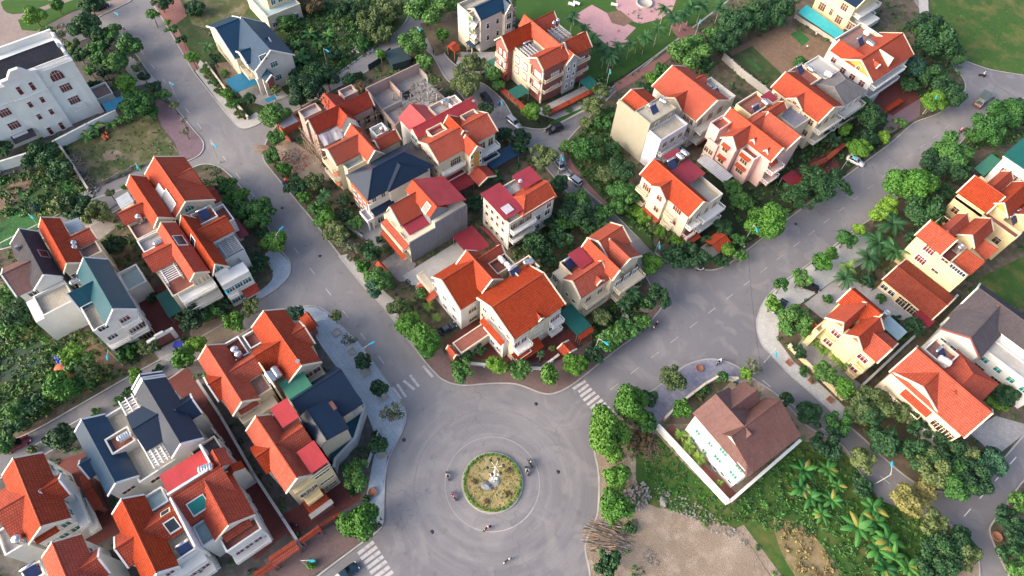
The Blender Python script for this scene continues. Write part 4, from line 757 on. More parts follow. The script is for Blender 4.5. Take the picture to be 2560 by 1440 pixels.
# cream house in front of it
h = house('house', 'cream house with bright orange roofs, ochre panel and round balconies in the middle block', 0, (-96.72, 68.49), 'the ochre panel cream house')
g = ('v', 54.17, 70.46, -92.97, -89.06, -85.15, 9.4, 11.8); h.gable(g, 'tile_orange', 'cream', .45, -.2, 'trim_cream'); gg = -85.60000000000001
h.gable(('u', -93.6, -87.83, 61.17, 62.88, 65.87, 9.6, 11.9), 'tile_orange', 'cream', .3, -.2, 'trim_cream'); q = ('u', -87.07, -82.91, 60.93, 62.94, 64.94, 9.0, 11.2); h.gable(q, 'tile_orange', 'cream', .4, -.2, 'trim_cream')
h.flat((-93.97, -91.45, 57.03, 61.12), 9.4, 'rubble_floor', 'cream', .9, 6); h.flat((-93.09, -90.64, 65.74, 69.59), 9.5, 'grey_floor', 'cream', .9, 6)
h.vol((q[2] - .41, q[2] - .34, q[4] - .9, q[4] + .9), 1, 9, 'ochre', 'panel'); h.winp('u+', gg, [(58.94, 6.52), (58.94, 1.81)], 2.7, 2.3, 'door'); h.fac('u+', q[2] - .4, q[3] + .4, q[4] - .8, 1, (2, 5, 7.6), 'dark', .5, 1); h.fac('u+', q[2] - .4, q[4] + .8, q[5] - .5, 1, (2, 5, 7.6), 'dark', .5, 1)
for z in (5.6, 2.4): h.bal('u+', gg, g[1] + .6, q[3] - .2, z, 1.5, 'trim_white'); h.bal('u+', gg, q[5] + .1, g[2] - .3, z, 1.9, 'trim_white'); h.fac('u+', gg, q[5] + .4, g[2] - .6, 2, (z + .1,), 'door', 1.3, 2.2)
h.fac('v-', g[1] + .45, g[3] + .8, g[5] - .8, 3, (1.2, 4.4, 6.8), 'redw', 1, 1.4)
h.gable(('u', q[2] - .5, q[2] + 3.6, q[3] - .2, (q[3] + q[5]) / 2 + .3, q[5] + .8, 2.9, 4.2), 'tile_red', 'brickred', .3, -.1, 'trim_cream', name='porch_roof', walls=False); h.canopy((gg + .2, gg + 5, g[1] - 3, q[3] - .4), 3, 2.8, 'u', 'metal_maroon', name='carport'); h.canopy((gg + .5, gg + 4, q[5] + 1.5, g[2] + 4), 2.8, 2.6, 'u', 'metal_slate', name='carport')
# orange-brown house
h = house('house', 'rust orange house with potted plants on its side balconies by the main street', 0, (-109.23, 46.82), 'the rust orange house')
g = ('u', -104.19, -94.4, 42.3, 44.39, 46.48, 9.2, 11.6); h.gable(g, 'tile_rust', 'cream', .4, -.2, 'trim_cream'); q = ('v', 36.5, 44.81, -103.77, -100.81, -97.86, 8.8, 11.2); h.gable(q, 'tile_rust', 'cream', .4, -.2, 'trim_cream')
h.gable(('v', 46.11, 51.68, -99.45, -97.59, -95.72, 9.2, 10.8), 'tile_rust', 'cream', .3, -.2, 'trim_cream'); h.flat((-101.96, -99.01, 47.47, 50.67), 9.1, 'pale_floor', 'white', .9, 5); tank(h.world(*(-99.52, 49.26), 9.15), 'v', 'single upright steel tank on the white terrace of the rust-orange house', 0, .5)
r = (-98.16, -96.1, 37.98, 42.78); h.flat((q[5] - .5, r[1], r[2], r[3]), 7.2, 'mosaic_floor', 'cream', .8)
for z in (6.6, 3.4): h.bal('v-', q[1] + .4, q[3] + 1, q[5] - .5, z, 1.4, 'cream'); h.hood('v-', q[1] + .4, q[3] + 1, q[5] - .4, z - .6, 1.0, 'orange_wall', .8)
h.fac('v-', q[1] + .4, q[3] + 1, q[5] - .6, 3, (.6, 3.8), 'door', 1.1, 2); pl_ = MB()
# white house with navy hip roof
h = house('house', 'modern white house with large dark navy hipped roof in the middle block', 0, (-94.39, 45.58), 'the navy hipped white house')
r = (-94.62, -85.91, 36.76, 53.48); h.hip(r, 8.6, 11.6, 'v', None, None, 'metal_navy', 'white', .7)
q = ('u', -91.5, -88.6, 41.53, 46.57, 51.61, 8.7, 10.9); h.hip((r[1] - 5, r[1] + .6, q[3], q[5]), 8.7, 10.9, 'u', r[1] - 5, r[1] - 2.2, 'metal_navy', 'white', .5)
FU = r[1] - .7; fu = -86.61; h.winp('u+', FU, [(50.11, 6.33)], 1.8, 1.0, 'dark'); h.winp('u+', FU, [(44.86, 5.77)], 2.2, 1.3, 'dark')
b = (-89.51, -86.34, 37.41, 42.17); h.flat((FU - .3, b[1], b[2] - .5, b[3]), 5.5, 'mosaic_floor', 'white', .9); h.fac('u+', FU, b[2], b[3] - .3, 2, (6.0,), 'dark', .9, 1.7)
h.slope([(b[1] - .1, b[2] - .3, 4.9), (b[1] + 1.6, b[2] - .3, 4.2), (b[1] + 1.6, b[3] + .3, 4.2), (b[1] - .1, b[3] + .3, 4.9)], 'metal_navy', 'skirt_roof'); h.vol((FU, b[1] + .9, b[2] - .3, b[3] + 4), -.2, 4.1, 'white'); h.fac('u+', b[1] + .9, b[2], b[3] + 3.6, 3, (.6,), 'dark', 1.8, 1.8)
p = (-88.23, -84.87, 35.31, 36.91); h.flat(p, 3.3, 'pave_mottle', 'white', .4, 2.9); [h.vol((x - .2, x + .2, y - .2, y + .2), -.1, 3, 'trim_white', 'pillar') for x in (p[0] + .3, p[1] - .3) for y in (p[2] + .3, p[3] - .3)]
h.vol((r[0] + 1, FU, r[2] + .2, r[2] + .68), -.2, 7, 'orange_wall', 'orange_panel'); h.fac('v-', r[2] + .2, r[0] + 1.5, FU - .5, 3, (1, 4.4), 'dark', 1.1, 1.6)
# grey party wall house
h = house('house', 'tall house with bare grey plaster side wall under orange and crimson roofs', 0, (-78.03, 45.57), 'the bare grey wall house')
A_ = (-71.93, 38.11); B_ = (-73.75, 52.7); U1 = (A_[0] + B_[0]) / 2; VA, VB = A_[1], B_[1]
g = ('u', -82.8, -73.9, 44.1, 46.09, 48.75, 9.7, 11.8)
U0 = g[1] + .3; vm = g[3] + .4
h.vol((U0, U1 - .02, vm, VB), -.2, 8.3, 'cream'); h.vol((U0, U1 - .02, VA, vm), -.2, 6.6, 'cream'); h.vol((U1 - .25, U1, VA + .05, vm + .1), -.2, 7.0, 'grey_wall', 'grey_side_wall'); h.vol((U1 - .26, U1 + .012, vm, VB - .04), -.2, 8.6, 'grey_wall', 'grey_side_wall')
h.gable(g, 'tile_orange', 'grey_wall', .2, 7); h.slope([(g[1], g[4] + .1, g[7] + .02), (g[2], g[4] + .1, g[7] + .02), (g[2] + .1, VB + .5, 9.0), (g[1] + 1, VB + .5, 9.0)], 'metal_red', 'crimson_roof', .1)
h.sky(g, -1, g[2] - 2.8, g[2] - 1.2, .7, 2.2, 'frame_cream', 'glass'); h.sky(g, 1, g[2] - 2.6, g[2] - 1.3, .8, 1.8, 'frame_white', 'glass')
q = ('v', 38.74, 45.76, -83.77, -80.34, -76.91, 7.9, 10.8); h.gable((*q[:3], q[4] - 1.6, q[4], q[5], q[6], q[7]), 'tile_orange', 'cream', .3, 5, 'trim_cream')
r = (-77.31, -74.35, 39.28, 44.79); h.canopy((r[0], r[1] - .2, r[2], r[3]), 7.6, 6.9, 'u', 'metal_crimson', 5.5)
h.flat((r[1] - 3.2, U1 - .27, VA + .1, vm), 5.6, 'terra', 'beige', .9, 5.4)
for z in (4.6, 1.6): h.bal('v-', VA, U0 + 1, U1 - .5, z, 1.5, 'trim_cream'); h.fac('v-', VA, U0 + 1.4, U1 - .8, 2, (z + .1,), 'brown', 1.6, 2.1)
h.hood('v-', VA - 1.2, U0 + 1, U1, 1.4 + 1.9, .8, 'tile_rust', .7); h.hood('v-', VA - .1, U0 + 1, U1, 6.4, 1.2, 'tile_rust', .8)
h.canopy((-71.33, -64.9, 47.56, 52.76), 3.2, 2.9, 'u', 'metal_maroon', name='carport'); h.canopy((-69.99, -64.25, 54.1, 54.93), 3, 2.7, 'v', 'metal_maroon', name='lean_to')
h.gable(('u', -75.13, -71.3, 30.84, 31.56, 32.29, 2.9, 3.6), 'tile_orange', 'brickred', .3, -.1, name='gate_roof')
# crimson roofed house
h = house('house', 'white house with two dull crimson metal roofs and an orange hipped end', 0, (-67.19, 60.21), 'the dull crimson roofed house')
r = (-72.6, -64.26, 55.97, 61.15); r2 = (-72.05, -67.91, 63.91, 68.82)
o = (-63.15, -62.83, 59.76, 69.05); U1 = o[1] - .5
h.vol((r[0] + .5, U1, r[2] + .4, o[3] - .5), -.2, 8.4, 'warmwhite'); h.canopy(r, 10.1, 9.7, 'u', 'metal_crimson', 8.3, 'crimson_roof'); h.canopy(r2, 10.8, 10.4, 'u', 'metal_crimson', 8.3, 'crimson_roof'); h.flat((r[0] + .5, U1, r[2] + .4, o[3] - .5), 8.42, 'grey_floor', 'cream', .6, 8.0)
g = ('v', 60.87, 69.03, -69.23, -66.18, -63.13, 8.8, 10.9); h.hip((2 * g[4] - g[5], g[5], o[2], o[3]), 8.9, 10.9, 'v', None, o[3], 'tile_orange', 'white', .4, 5)
gU = -63.33; h.fac('u+', U1, o[2] + .6, o[3] - .7, 3, (1, 4.2), 'dark', 1.4, 1.9); h.fac('u+', U1, r[2] + .8, o[2] + 2.6, 3, (3.5, 6.5), 'door', 2, 1.9); h.fac('u+', U1, r[2] + .8, o[2] + 2.6, 3, (.3,), 'door', 2.2, 2.2); h.bal('u+', U1, r[2] + .6, o[2] + 3, 3.4, 1.4, 'trim_white'); h.bal('u+', U1, r[2] + .6, o[2] + 3, 6.4, 1.4, 'trim_white'); h.fac('v-', r[2] + .4, r[0] + 1, U1 - 1, 4, (1.4, 4.6, 7), 'brown', .8, 1.2); h.fac('u+', U1, o[3] - 3, o[3] - .7, 1, (6.6,), 'redw', 1.2, 1.6)  # dark door panels behind the balconies stand in for their shaded recesses
tank(h.world(*(-70.13, 64.67), 8.5), 'v', 'upright steel tank between the two dull crimson metal roofs', 0, .6); c_ = (-66.18, 58.13); h.o('roof_light', MB().box(c_[0] - 1, c_[0] + 1, c_[1] - 1, c_[1] + 1, 9.75, 10.0), 'tarp_grey')
# corner villa with cream gables
h = house('house', 'orange tiled villa with cream gable copings and a crimson roof terrace canopy', 0, (-46.7, 68.09), 'the crimson terrace villa')
a = ('u', -49.87, -40.4, 63.91, 65.42, 66.93, 9.4, 11.6); h.gable(a, 'tile_orange', 'cream', .4, -.2, 'trim_cream'); b = ('u', -47.23, -41.24, 65.18, 69.06, 72.93, 9.0, 11.4); h.gable((*b[:3], a[5] - .6, *b[4:]), 'tile_rust', 'cream', .4, -.2, 'trim_cream')
h.gable(('v', 66.63, 73.13, -51.01, -47.86, -44.71, 9.6, 11.7), 'tile_rust', 'cream', .35, -.2, 'trim_cream'); q = ('v', 56.68, 64.44, -47.13, -44.26, -41.38, 8.2, 10.9); h.gable(q, 'tile_orange', 'cream', .4, -.2, 'trim_cream')
h.gable(('u', -43.84, -41.6, 60.91, 61.93, 62.95, 8.9, 9.7), 'tile_orange', 'cream', .2, 7, 'trim_cream', name='dormer_roof')
r = (-50.04, -45.91, 60.55, 63.84); h.canopy(r, 10, 9.7, 'u', 'metal_crimson', 8); d = (-50.16, -47.0, 58.57, 63.21); h.flat((r[0], r[1] + .5, d[2], a[3] + .6), 7.9, 'terra_dark', 'cream', .9)
solar(h.world(d[0] + 1.6, d[2] + 1.6, 8), 'solar heater left of the crimson terrace canopy', 1.57)
FU = q[5] - .4; vq = 57.08; h.fac('v-', vq, q[3] - 3, FU - .5, 4, (1, 4.2), 'darkc', .8, .9); h.vol((d[0] + .5, q[3] + .5, vq - .6, a[3] + .5), -.2, 7.6, 'cream'); 
for z in (3.6, .9): h.bal('u+', FU, q[1] + 1.4, q[2] - .2, z + .4, 1.4, 'cream'); h.fac('u+', FU, q[1] + 1.4, q[2] - .2, 2, (z + .5,), 'brown', 1.4, 1.9)
for z in (4.4, 1.4): h.bal('u+', a[2] - .4, a[4], b[5] - .2, z, 2, 'cream'); h.fac('u+', a[2] - .4, a[4], b[5] - .4, 3, (z + .1,), 'dark', 1.2, 1.9)
for z in (6, 3): h.bal('v-', vq - .6, d[0] + 1, q[3] - .5, z, 1.1, 'cream'); h.fac('v-', vq - .6, d[0] + 1, q[3] - .5, 2, (z + .1,), 'darkc', 1, 1.7)
# big corner villa: left wing house
h = house('house', 'left wing of the big orange corner villa, pale walls with dark shuttered windows', 0, (-60.04, 44.13), 'the left wing of the corner villa')
g = ('u', -61.59, -53.25, 41.67, 44.2, 46.93, 9.6, 12.2); h.gable(g, 'tile_orange', 'cream', .4, -.2, 'trim_cream'); q = ('v', 36.49, 44.22, -64.84, -59.0, -53.16, 8.6, 11.9); h.gable((*q[:3], q[4] - 3.6, *q[4:]), 'tile_orange', 'white', .4, -.2, 'trim_cream'); h.gable(('v', 44.41, 50.87, -60.4, -58.96, -57.52, 9.4, 11.6), 'tile_orange', 'white', .35, -.2, 'trim_cream')
t = (-57.87, -54.67, 46.59, 50.86); h.flat(t, 9, 'terra', 'cream', .8, 5)
for i, p in enumerate(((-56.83, 49.24), (-54.95, 49.38))): tank(h.world(*p, 9.05), 'h', ('upper', 'lower')[i] + ' of two white tanks lying on the corner villa terrace', .0, .55, 'tank_white')
FU = q[5] - .4; h.winp('u+', FU, [(39.61, 5.09), (39.72, 1.56)], 1.8, 1.4, 'brown'); fv = q[1] + .4
h.fac('v-', fv, q[3] + 1, FU - .6, 3, (1.2, 4.4), 'redw', 1.1, 1.5); h.bal('v-', fv, q[3] - 1.5, q[3] + 3, 5, 1.6, 'cream'); h.bal('v-', fv, q[3] - 1.5, q[3] + 3, 1.8, 1.6, 'cream'); h.hood('v-', fv - .2, q[3] - 1, q[3] + 3.6, 3.4, 2.2, 'tile_orange', .7)
h = house('house', 'main wing of the big orange corner villa facing the roundabout, broad tiled roof', 0, (-48.04, 47.22), 'the main wing of the corner villa')
g = ('v', 40.06, 52.64, -52.8, -48.3, -41.5, 10.2, 12.6); gp = g; h.gable(g, 'tile_orange', 'cream', .5, -.2, 'trim_cream'); q = ('u', -46.07, -41.69, 44.24, 46.77, 49.3, 8.6, 10.8); h.gable(q, 'tile_orange', 'white', .4, -.2, 'trim_cream')
FU = g[5] - .5; FQ = q[2] - .4; h.winp('u+', FQ, [(46.83, 6.21), (47.06, 2.52)], 2.0, 1.5, 'redw')
for z in (5.2, 1.9): h.bal('u+', FU, q[5] + .1, g[2] - .4, z, 1.4, 'trim_white'); h.bal('u+', FU, g[1] + .4, q[3] - .2, z, 1.7, 'trim_white'); h.fac('u+', FU, q[5] + .3, g[2] - .6, 2, (z + .1,), 'redw', 1.1, 2); h.fac('u+', FU, g[1] + .6, q[3] - .3, 2, (z + .1,), 'redw', 1.2, 2)
h.hood('u+', FU, g[1] + .2, q[4], 3.3, 2.2, 'tile_orange', .9); t = (-54.09, -50.75, 49.03, 53.84); h.flat(t, 9.9, 'terra', 'cream', .9, 6); tank(h.world(*(-52.76, 52.57), 9.95), 'h', 'steel tank lying on the boxed terrace at the corner villa ridge', 1.2, .66); solar(h.world(*(-52.4, 49.16), 9.95), 'solar heater on the boxed terrace at the corner villa ridge', 1.57)
fv = g[1] + .5; h.vol((g[3] + 3, FU - 1.6, fv - 1.1, fv + .3), -.2, 6.4, 'white', 'bay_wall'); h.hood('v-', fv - 1.0, g[3] + 2.8, FU - 1.4, 7.2, .9, 'tile_orange', .7); h.fac('v-', fv, g[3] + .8, FU - .4, 4, (7.2,), 'redw', 1, 1.2); h.fac('v-', fv - 1.1, g[3] + 3.4, FU - 2, 3, (1.4, 4.2), 'redw', 1.1, 1.5); h.fac('v-', fv, g[3] + .5, g[3] + 2.8, 1, (1.4, 4.4), 'redw', 1.1, 1.5)
t = (-50.77, -47.94, 32.76, 40.38); h.flat(t, 3.1, 'terra', 'cream', .12); e_ = (-50.77, -48.09, 31.0, 32.59); h.gable(('u', -50.54, -48.05, 31.02, 31.66, 32.29, 3.0, 4.0), 'tile_orange', 'brickred', .2, -.1, 'trim_cream', name='gate_roof')
h.canopy((-43.6, -37.51, 53.21, 56.99), 3.2, 2.9, 'u', 'metal_darkgreen', name='carport'); h.canopy((-37.41, -36.44, 53.26, 56.91), 2.9, 2.4, 'u', 'tile_orange', name='gate_roof'); h.gable(('u', -37.88, -35.51, 48.41, 49.69, 51.43, 2.5, 3.2), 'tile_orange', 'cream', .3, 2, 'trim_cream', name='gate_roof', walls=False)

# ------------------------------------------------------------------ houses, top and right
h = house('house', 'cream three storey house with dark blue roof, green shutters and white blinds', 0, (-120.69, 95.58), 'the green-shuttered cream house')
g = ('v', 89.98, 100.3, -122.99, -120.09, -117.42, 10.2, 12.2); h.gable(g, 'metal_slate', 'warmwhite', .35, -.2, 'trim_cream'); q = ('u', -120.4, -116.36, 97.11, 98.75, 100.38, 9.4, 11.8); h.gable(q, 'metal_slate', 'warmwhite', .35, -.2, 'trim_cream')
t = (-125.26, -121.62, 90.67, 97.17); h.flat((t[0], g[4] - .5, g[1] - 1.4, g[2]), 10, 'pale_floor', 'cream', .9); FU = g[5] - .35
h.vol((t[0] + .05, g[4] - .2, g[1] - 1.45, g[1] + .4), -.2, 10, 'cream'); h.winp('v-', g[1] - 1.45, [(-119.58, 10.05), (-119.45, 6.66)], 1.7, 1.7, 'greenc')
for z in (6.6, 3.2): h.bal('v-', g[1] + .35, g[4] - .1, FU - .4, z, 1.6, 'cream'); h.slope([(g[4] - .1, g[1] - 1.3, z + 1.0), (FU - .5, g[1] - 1.3, z + 1.0), (FU - .5, g[1] + .3, z + 2.9), (g[4] - .1, g[1] + .3, z + 2.9)], 'tarp_grey', 'blind', .05)
h.winp('u+', FU, [(92.62, 7.3), (95.8, 7.43), (92.74, 3.67), (95.93, 3.68)], .8, 1.5, 'dark'); h.winp('u+', FU, [(93.11, -0.47), (95.93, -0.23)], 1.5, 1.7, 'greenc'); h.fac('u+', q[2] - .35, q[3] + .4, q[5] - .4, 1, (1.2, 4.4, 7.4), 'dark', 1.4, 1.7); h.fac('u+', FU, q[5] + 1, g[2], 3, (1.2, 4.4, 7.4), 'dark', .8, 1.6)
h.slope([(g[4] - .5, g[1] - 2.4, 2.7), (FU, g[1] - 2.4, 2.7), (FU, g[1] + .3, 3.3), (g[4] - .5, g[1] + .3, 3.3)], 'metal_slate', 'porch_roof')
for u in (g[4] - .2, FU - .3): h.vol((u - .15, u + .15, g[1] - 2.3, g[1] - 2), -.1, 2.6, 'cream', 'porch_pillar')
# brick and cream twin villa
h = house('house', 'red orange roofed twin villa of brick and cream storeys with many white windows', 0, (-103.42, 101.23), 'the brick and cream twin villa')
s = ('u', -110.32, -95.83, 96.5, 98.22, 99.94, 10.2, 12.8); h.gable((*s[:2], s[2] + .3, *s[3:]), 'tile_orange', 'cream', .3, 6)
g1 = ('v', 90.65, 99.13, -99.3, -96.12, -93.42, 10.6, 12.6); g2 = ('v', 99.76, 106.91, -99.54, -96.69, -93.83, 9.8, 12.6); g3 = ('v', 88.64, 97.95, -109.92, -107.24, -104.56, 9.8, 12.5); g4 = ('v', 97.95, 105.54, -109.85, -107.29, -104.73, 9.8, 12.5); q = ('u', -97.03, -92.76, 97.37, 99.66, 101.96, 9.4, 11.6)
for x in (g1, g2, g3, g4): h.gable(x, 'tile_orange', 'brickred', .35, -.2, 'trim_cream')
h.gable(q, 'tile_orange', 'grey_trim', .3, -.2, 'trim_cream')
for r in ((-105.95, -101.34, 92.13, 96.8),): h.flat((g3[5] - .4, g1[3] + .4, g1[1] + .3, s[3] + .4), 8.9, 'grey_floor', 'cream', .9)
h.flat((g4[5] - .5, g2[3] + .4, s[5] - .5, g4[2] - .3), 8.9, 'grey_floor', 'cream', .9); solar(h.world(*(-102.89, 94.04), 9), 'solar heater on the left terrace of the brick and cream twin villa', 1.57)
tank(h.world(*(-102.24, 98.71), 9.6), 'h', 'big steel tank on the central stand of the brick and cream twin villa', .3, .75)
for i, p in enumerate(((-105.41, 104.05), (-105.58, 105.52))): tank(h.world(*p, 9), 'v', ('left', 'right')[i] + ' of two upright tanks on the rear terrace of the brick and cream villa', 0, .55)
h.pergola((g4[5] + .5, g2[3] - .3, g4[2] - 4.5, g4[2] - .5), 10.4, 'v', 6, 'grey_trim', 4, 1.4); h.pergola((g3[5] + 1.5, g1[3] - .2, g1[1] + .6, g1[1] + 3.6), 10.2, 'v', 6, 'grey_trim', 4, 1.3)
F1 = g1[5] - .35; FV = g1[1] + .35
h.winp('u+', F1, [(94.91, 7.13), (95.17, 3.07), (95.23, -1.06)], 2.8, 2.0, 'white'); h.winp('u+', g2[5] - .35, [(103.77, 6.89), (104.06, 2.82), (104.21, -1.34)], 2.8, 2.0, 'white'); h.fac('u+', q[2] - .3, q[3] + .4, q[5] - .4, 2, (1.5, 4.6, 7), 'dark', .6, 1.3)
for z in (3.3, 6.5): h.bal('u+', F1, g1[1] + .6, q[3] - .2, z, .8, 'brickred', 'trim_cream'); h.bal('u+', g2[5] - .35, q[5] + .2, g2[2] - .5, z, .8, 'brickred', 'trim_cream'); h.bal('v-', FV, g1[4] - 1.2, F1 - .3, z, 1.0, 'brickred', 'trim_cream'); h.fac('v-', FV, g1[4] - 1, F1 - .4, 1, (z + .2,), 'white', 2.4, 2.1); h.bal('v-', g3[1] + .35, g3[4] - 1.4, g3[5] - .6, z, 1, 'trim_cream'); h.fac('v-', g3[1] + .35, g3[4] - 1.4, g3[5] - .6, 2, (z + .2,), 'white', 1, 2)
h.vol((g3[5] - .5, g1[3] + 1.4, g1[1] - .1, g1[1] + .3), -.2, 9.2, 'beige', 'middle_wall'); h.fac('v-', g1[1] - .1, g3[5], g1[3] + 1.2, 2, (3.6, 6.6), 'white', 1.2, 1.8); h.vol((F1 - .4, F1 + .1, FV - .12, FV + .3), -.2, 9.6, 'trim_cream', 'corner_pilaster')
h.canopy((-99.5, -96.09, 84.92, 89.27), 3.1, 2.9, 'u', 'metal_darkgreen', name='carport'); h.canopy((-91.73, -88.01, 101.78, 105.42), 3.1, 2.9, 'u', 'metal_darkgreen', name='carport'); h.canopy((-111.16, -108.3, 85.49, 91.88), 3.1, 2.9, 'v', 'metal_green', name='carport'); h.hood('v-', g3[1] + .3, g3[4] - 2.5, g3[5], 3.2, 1.6, 'tile_rust', .8)
# yellow building top right
h = house('house', 'pale yellow building with navy roof and long turquoise canopy at the top right', 0, (-68.56, 182.68), 'the turquoise canopy building')
VP_ = 177.02499999999998; a = (-76.16, 178.15); b = (-64.88, 178.92)
h.vol((a[0], b[0], VP_, VP_ + 12), -.2, 9.6, 'yellow'); h.gable(('u', a[0] + 3, b[0] + .5, VP_ - .5, VP_ + 5, VP_ + 12.5, 9.5, 12.6), 'metal_navy', 'yellow', .5, 9, 'trim_cream', walls=False); h.band((a[0], b[0], VP_, VP_ + 12), 6.4, 'trim_cream')
h.winp('v-', VP_, [(-67.71, 7.47), (-67.53, 3.84), (-63.55, 4.02), (-73.54, 4.35)], 2.0, 2.2, 'brown'); h.winp('v-', VP_, [(-70.43, 4.53)], .9, 2, 'brown')
h.slope([(x, y, z) for (x, y), z in zip([(-76.72, 170.9), (-77.18, 175.31), (-61.86, 174.07), (-61.24, 170.61)], (3.2, 3.5, 3.5, 3.2))], 'metal_cyan', 'turquoise_canopy'); h.vol((b[0] - 1, b[0] + 4, VP_ + 4, VP_ + 10), 2.5, 4, 'white', 'side_terrace'); h.bal('u+', b[0], VP_ + 1, VP_ + 11, 6.3, 2, 'trim_white'); h.bal('u+', b[0], VP_ + 1, VP_ + 11, 3.2, 2, 'trim_white')
# ochre gable house
h = house('house', 'orange house with ochre gable, small dormer and cluttered brick terrace near the field', 0, (-52.69, 172.25), 'the ochre gable by the field')
g = ('v', 155.82, 173.69, -54.8, -49.45, -44.1, 9.0, 12.2); h.gable(g, 'tile_orange', 'white', .45, -.2, 'trim_cream', gmat='ochre'); q = ('u', -57.86, -49.94, 156.01, 158.65, 161.29, 9.6, 11.6); h.gable(q, 'tile_orange', 'white', .4, -.2, 'trim_cream')
t = (-59.47, -51.37, 162.21, 171.16); h.flat((t[0], t[1], q[4] + .6, t[3]), 9.3, 'rubble_floor', 'cream', .9, cap='trim_white'); solar(h.world(*(-54.72, 164.6), 9.4), 'solar heater with bright blue panel on the brick terrace near the field', 1.57); tank(h.world(*(-52.58, 165.29), 9.4), 'h', 'big steel tank lying below the blue panel on the brick terrace near the field', 0, .75); tank(h.world(*(-55.89, 168.4), 9.4), 'h', 'white tank lying at the top of the brick terrace near the field', 0, .5, 'tank_white')
h.vol((g[4] + .2, g[4] + 4.4, g[1] + 7.2, g[1] + 7.6), 8, 12.2, 'trim_cream', 'party_wall'); FU = g[5] - .45
d = (-47.11, 159.65); h.gable(('u', d[0] - 1, d[0] + 1, d[1] - .8, d[1], d[1] + .8, 10.6, 11.4), 'tile_orange', 'white', .1, 9.6, 'trim_white', name='dormer_roof')
h.winp('v-', g[1] + .45, [(-49.25, 9.92)], .9, 1.3, 'brown', arch=True); h.fac('v-', g[1] + .45, g[3] + 1, FU - .5, 3, (5.8, 2.4), 'redw', 1.4, 1.8); h.fac('v-', q[3] + .4 if False else g[1] + .45, g[3] + 1, g[3] + 2, 1, (.3,), 'redw'); h.fac('u+', FU, g[1] + .6, g[2] - 1, 6, (1, 4.4), 'dark', 1.2, 1.8); h.fac('v-', q[3] + .4, q[1] + .6, q[1] + 3.5, 1, (7,), 'redw', 1.3, 1.4)
for z in (3.8, 7.0): h.bal('u+', FU, g[1] + .5, g[2] - 4, z, 1.6, 'grey_trim', 'trim_white')
h.vol((FU, FU + 1.8, g[1] + .4, g[1] + 5), -.2, 3.2, 'grey_trim'); h.flat((FU, FU + 1.8, g[1] + .4, g[1] + 5), 3.2, 'grey_floor', 'grey_trim', .4, 3)
# orange house and grey tiled twin
h = house('house', 'cream house with orange roofs and small wooden gable, left of the grey tiled twin', -1, (-55.67, 143.99), 'the wooden gabled orange house')
g = ('u', -60.22, -45.55, 132.04, 135.73, 141.62, 9.4, 12.2); h.gable(g, 'tile_orange', 'cream', .45, -.2, 'trim_cream'); q = ('v', 131.72, 135.32, -55.38, -53.12, -50.37, 9.6, 11.4); h.gable((*q[:2], g[4], *q[3:]), 'tile_rust', 'cream', .4, -.2, 'trim_cream', gmat='beige')
t = (-61.07, -54.65, 138.76, 143.8); h.flat((t[0], t[1], g[4] + .9, t[3]), 9.7, 'terra', 'cream', .6); solar(h.world(*(-59.44, 141.45), 9.8), 'solar heater on the red terrace behind the wooden-gabled orange house', 1.57); tank(h.world(*(-57.93, 143.34), 9.8), 'h', 'steel tank on yellow legs behind the wooden-gabled orange house', 0, .6)
FU = g[2] - .45; fv = 132.12
h.winp('v-', fv, [(-53.14, 9.77), (-52.93, 7.47)], .9, .8, 'brown'); h.fac('v-', g[3] + .45, q[5] + .4, FU - .6, 2, (7, 3.6), 'brown', 1.2, 1.6); h.fac('v-', g[3] + .45, g[1] + .8, q[3], 2, (7.2, 3.8), 'brown', 1, 1.3)
for z in (6.2, 2.9): h.bal('u+', FU, g[3] + .5, g[5] - .6, z, 1.8, 'cream', 'trim_white'); h.fac('u+', FU, g[3] + .6, g[5] - .8, 3, (z + .1,), 'brown', 1.3, 2)
t = (-53.66, -47.95, 126.65, 130.41); h.flat((t[0], t[1], t[2], g[3] + .6), 8, 'pave_mottle', 'cream', .7)
h = house('house', 'house with pale grey tiled hip roof squeezed between two orange roofed neighbours', -1, (-53.36, 154.87), 'the pale grey tiled house')
r = (-54.66, -45.73, 141.94, 150.84); vt = 148.04; h.hip((r[0], r[1], r[2], r[3]), 9.4, 11.8, 'v', r[2], None, 'tile_lightgrey', 'warmwhite', .4)
t = (-60.84, -55.24, 145.16, 150.46); h.flat((t[0], r[0] + .5, t[2], r[3]), 9.3, 'pale_conc', 'warmwhite', .35); tank(h.world(*(-54.48, 146.1), 9.4), 'h', 'pale blue tank cover on the flat grey roof between the orange houses', .3, .6, 'tank_white')
for z in (6, 3): h.bal('u+', r[1] - .4, r[2] + .5, r[3] - .5, z, 2, 'warmwhite', 'grey_trim'); h.fac('u+', r[1] - .4, r[2] + .5, r[3] - .5, 3, (z + .1,), 'redw', 1.2, 1.9)
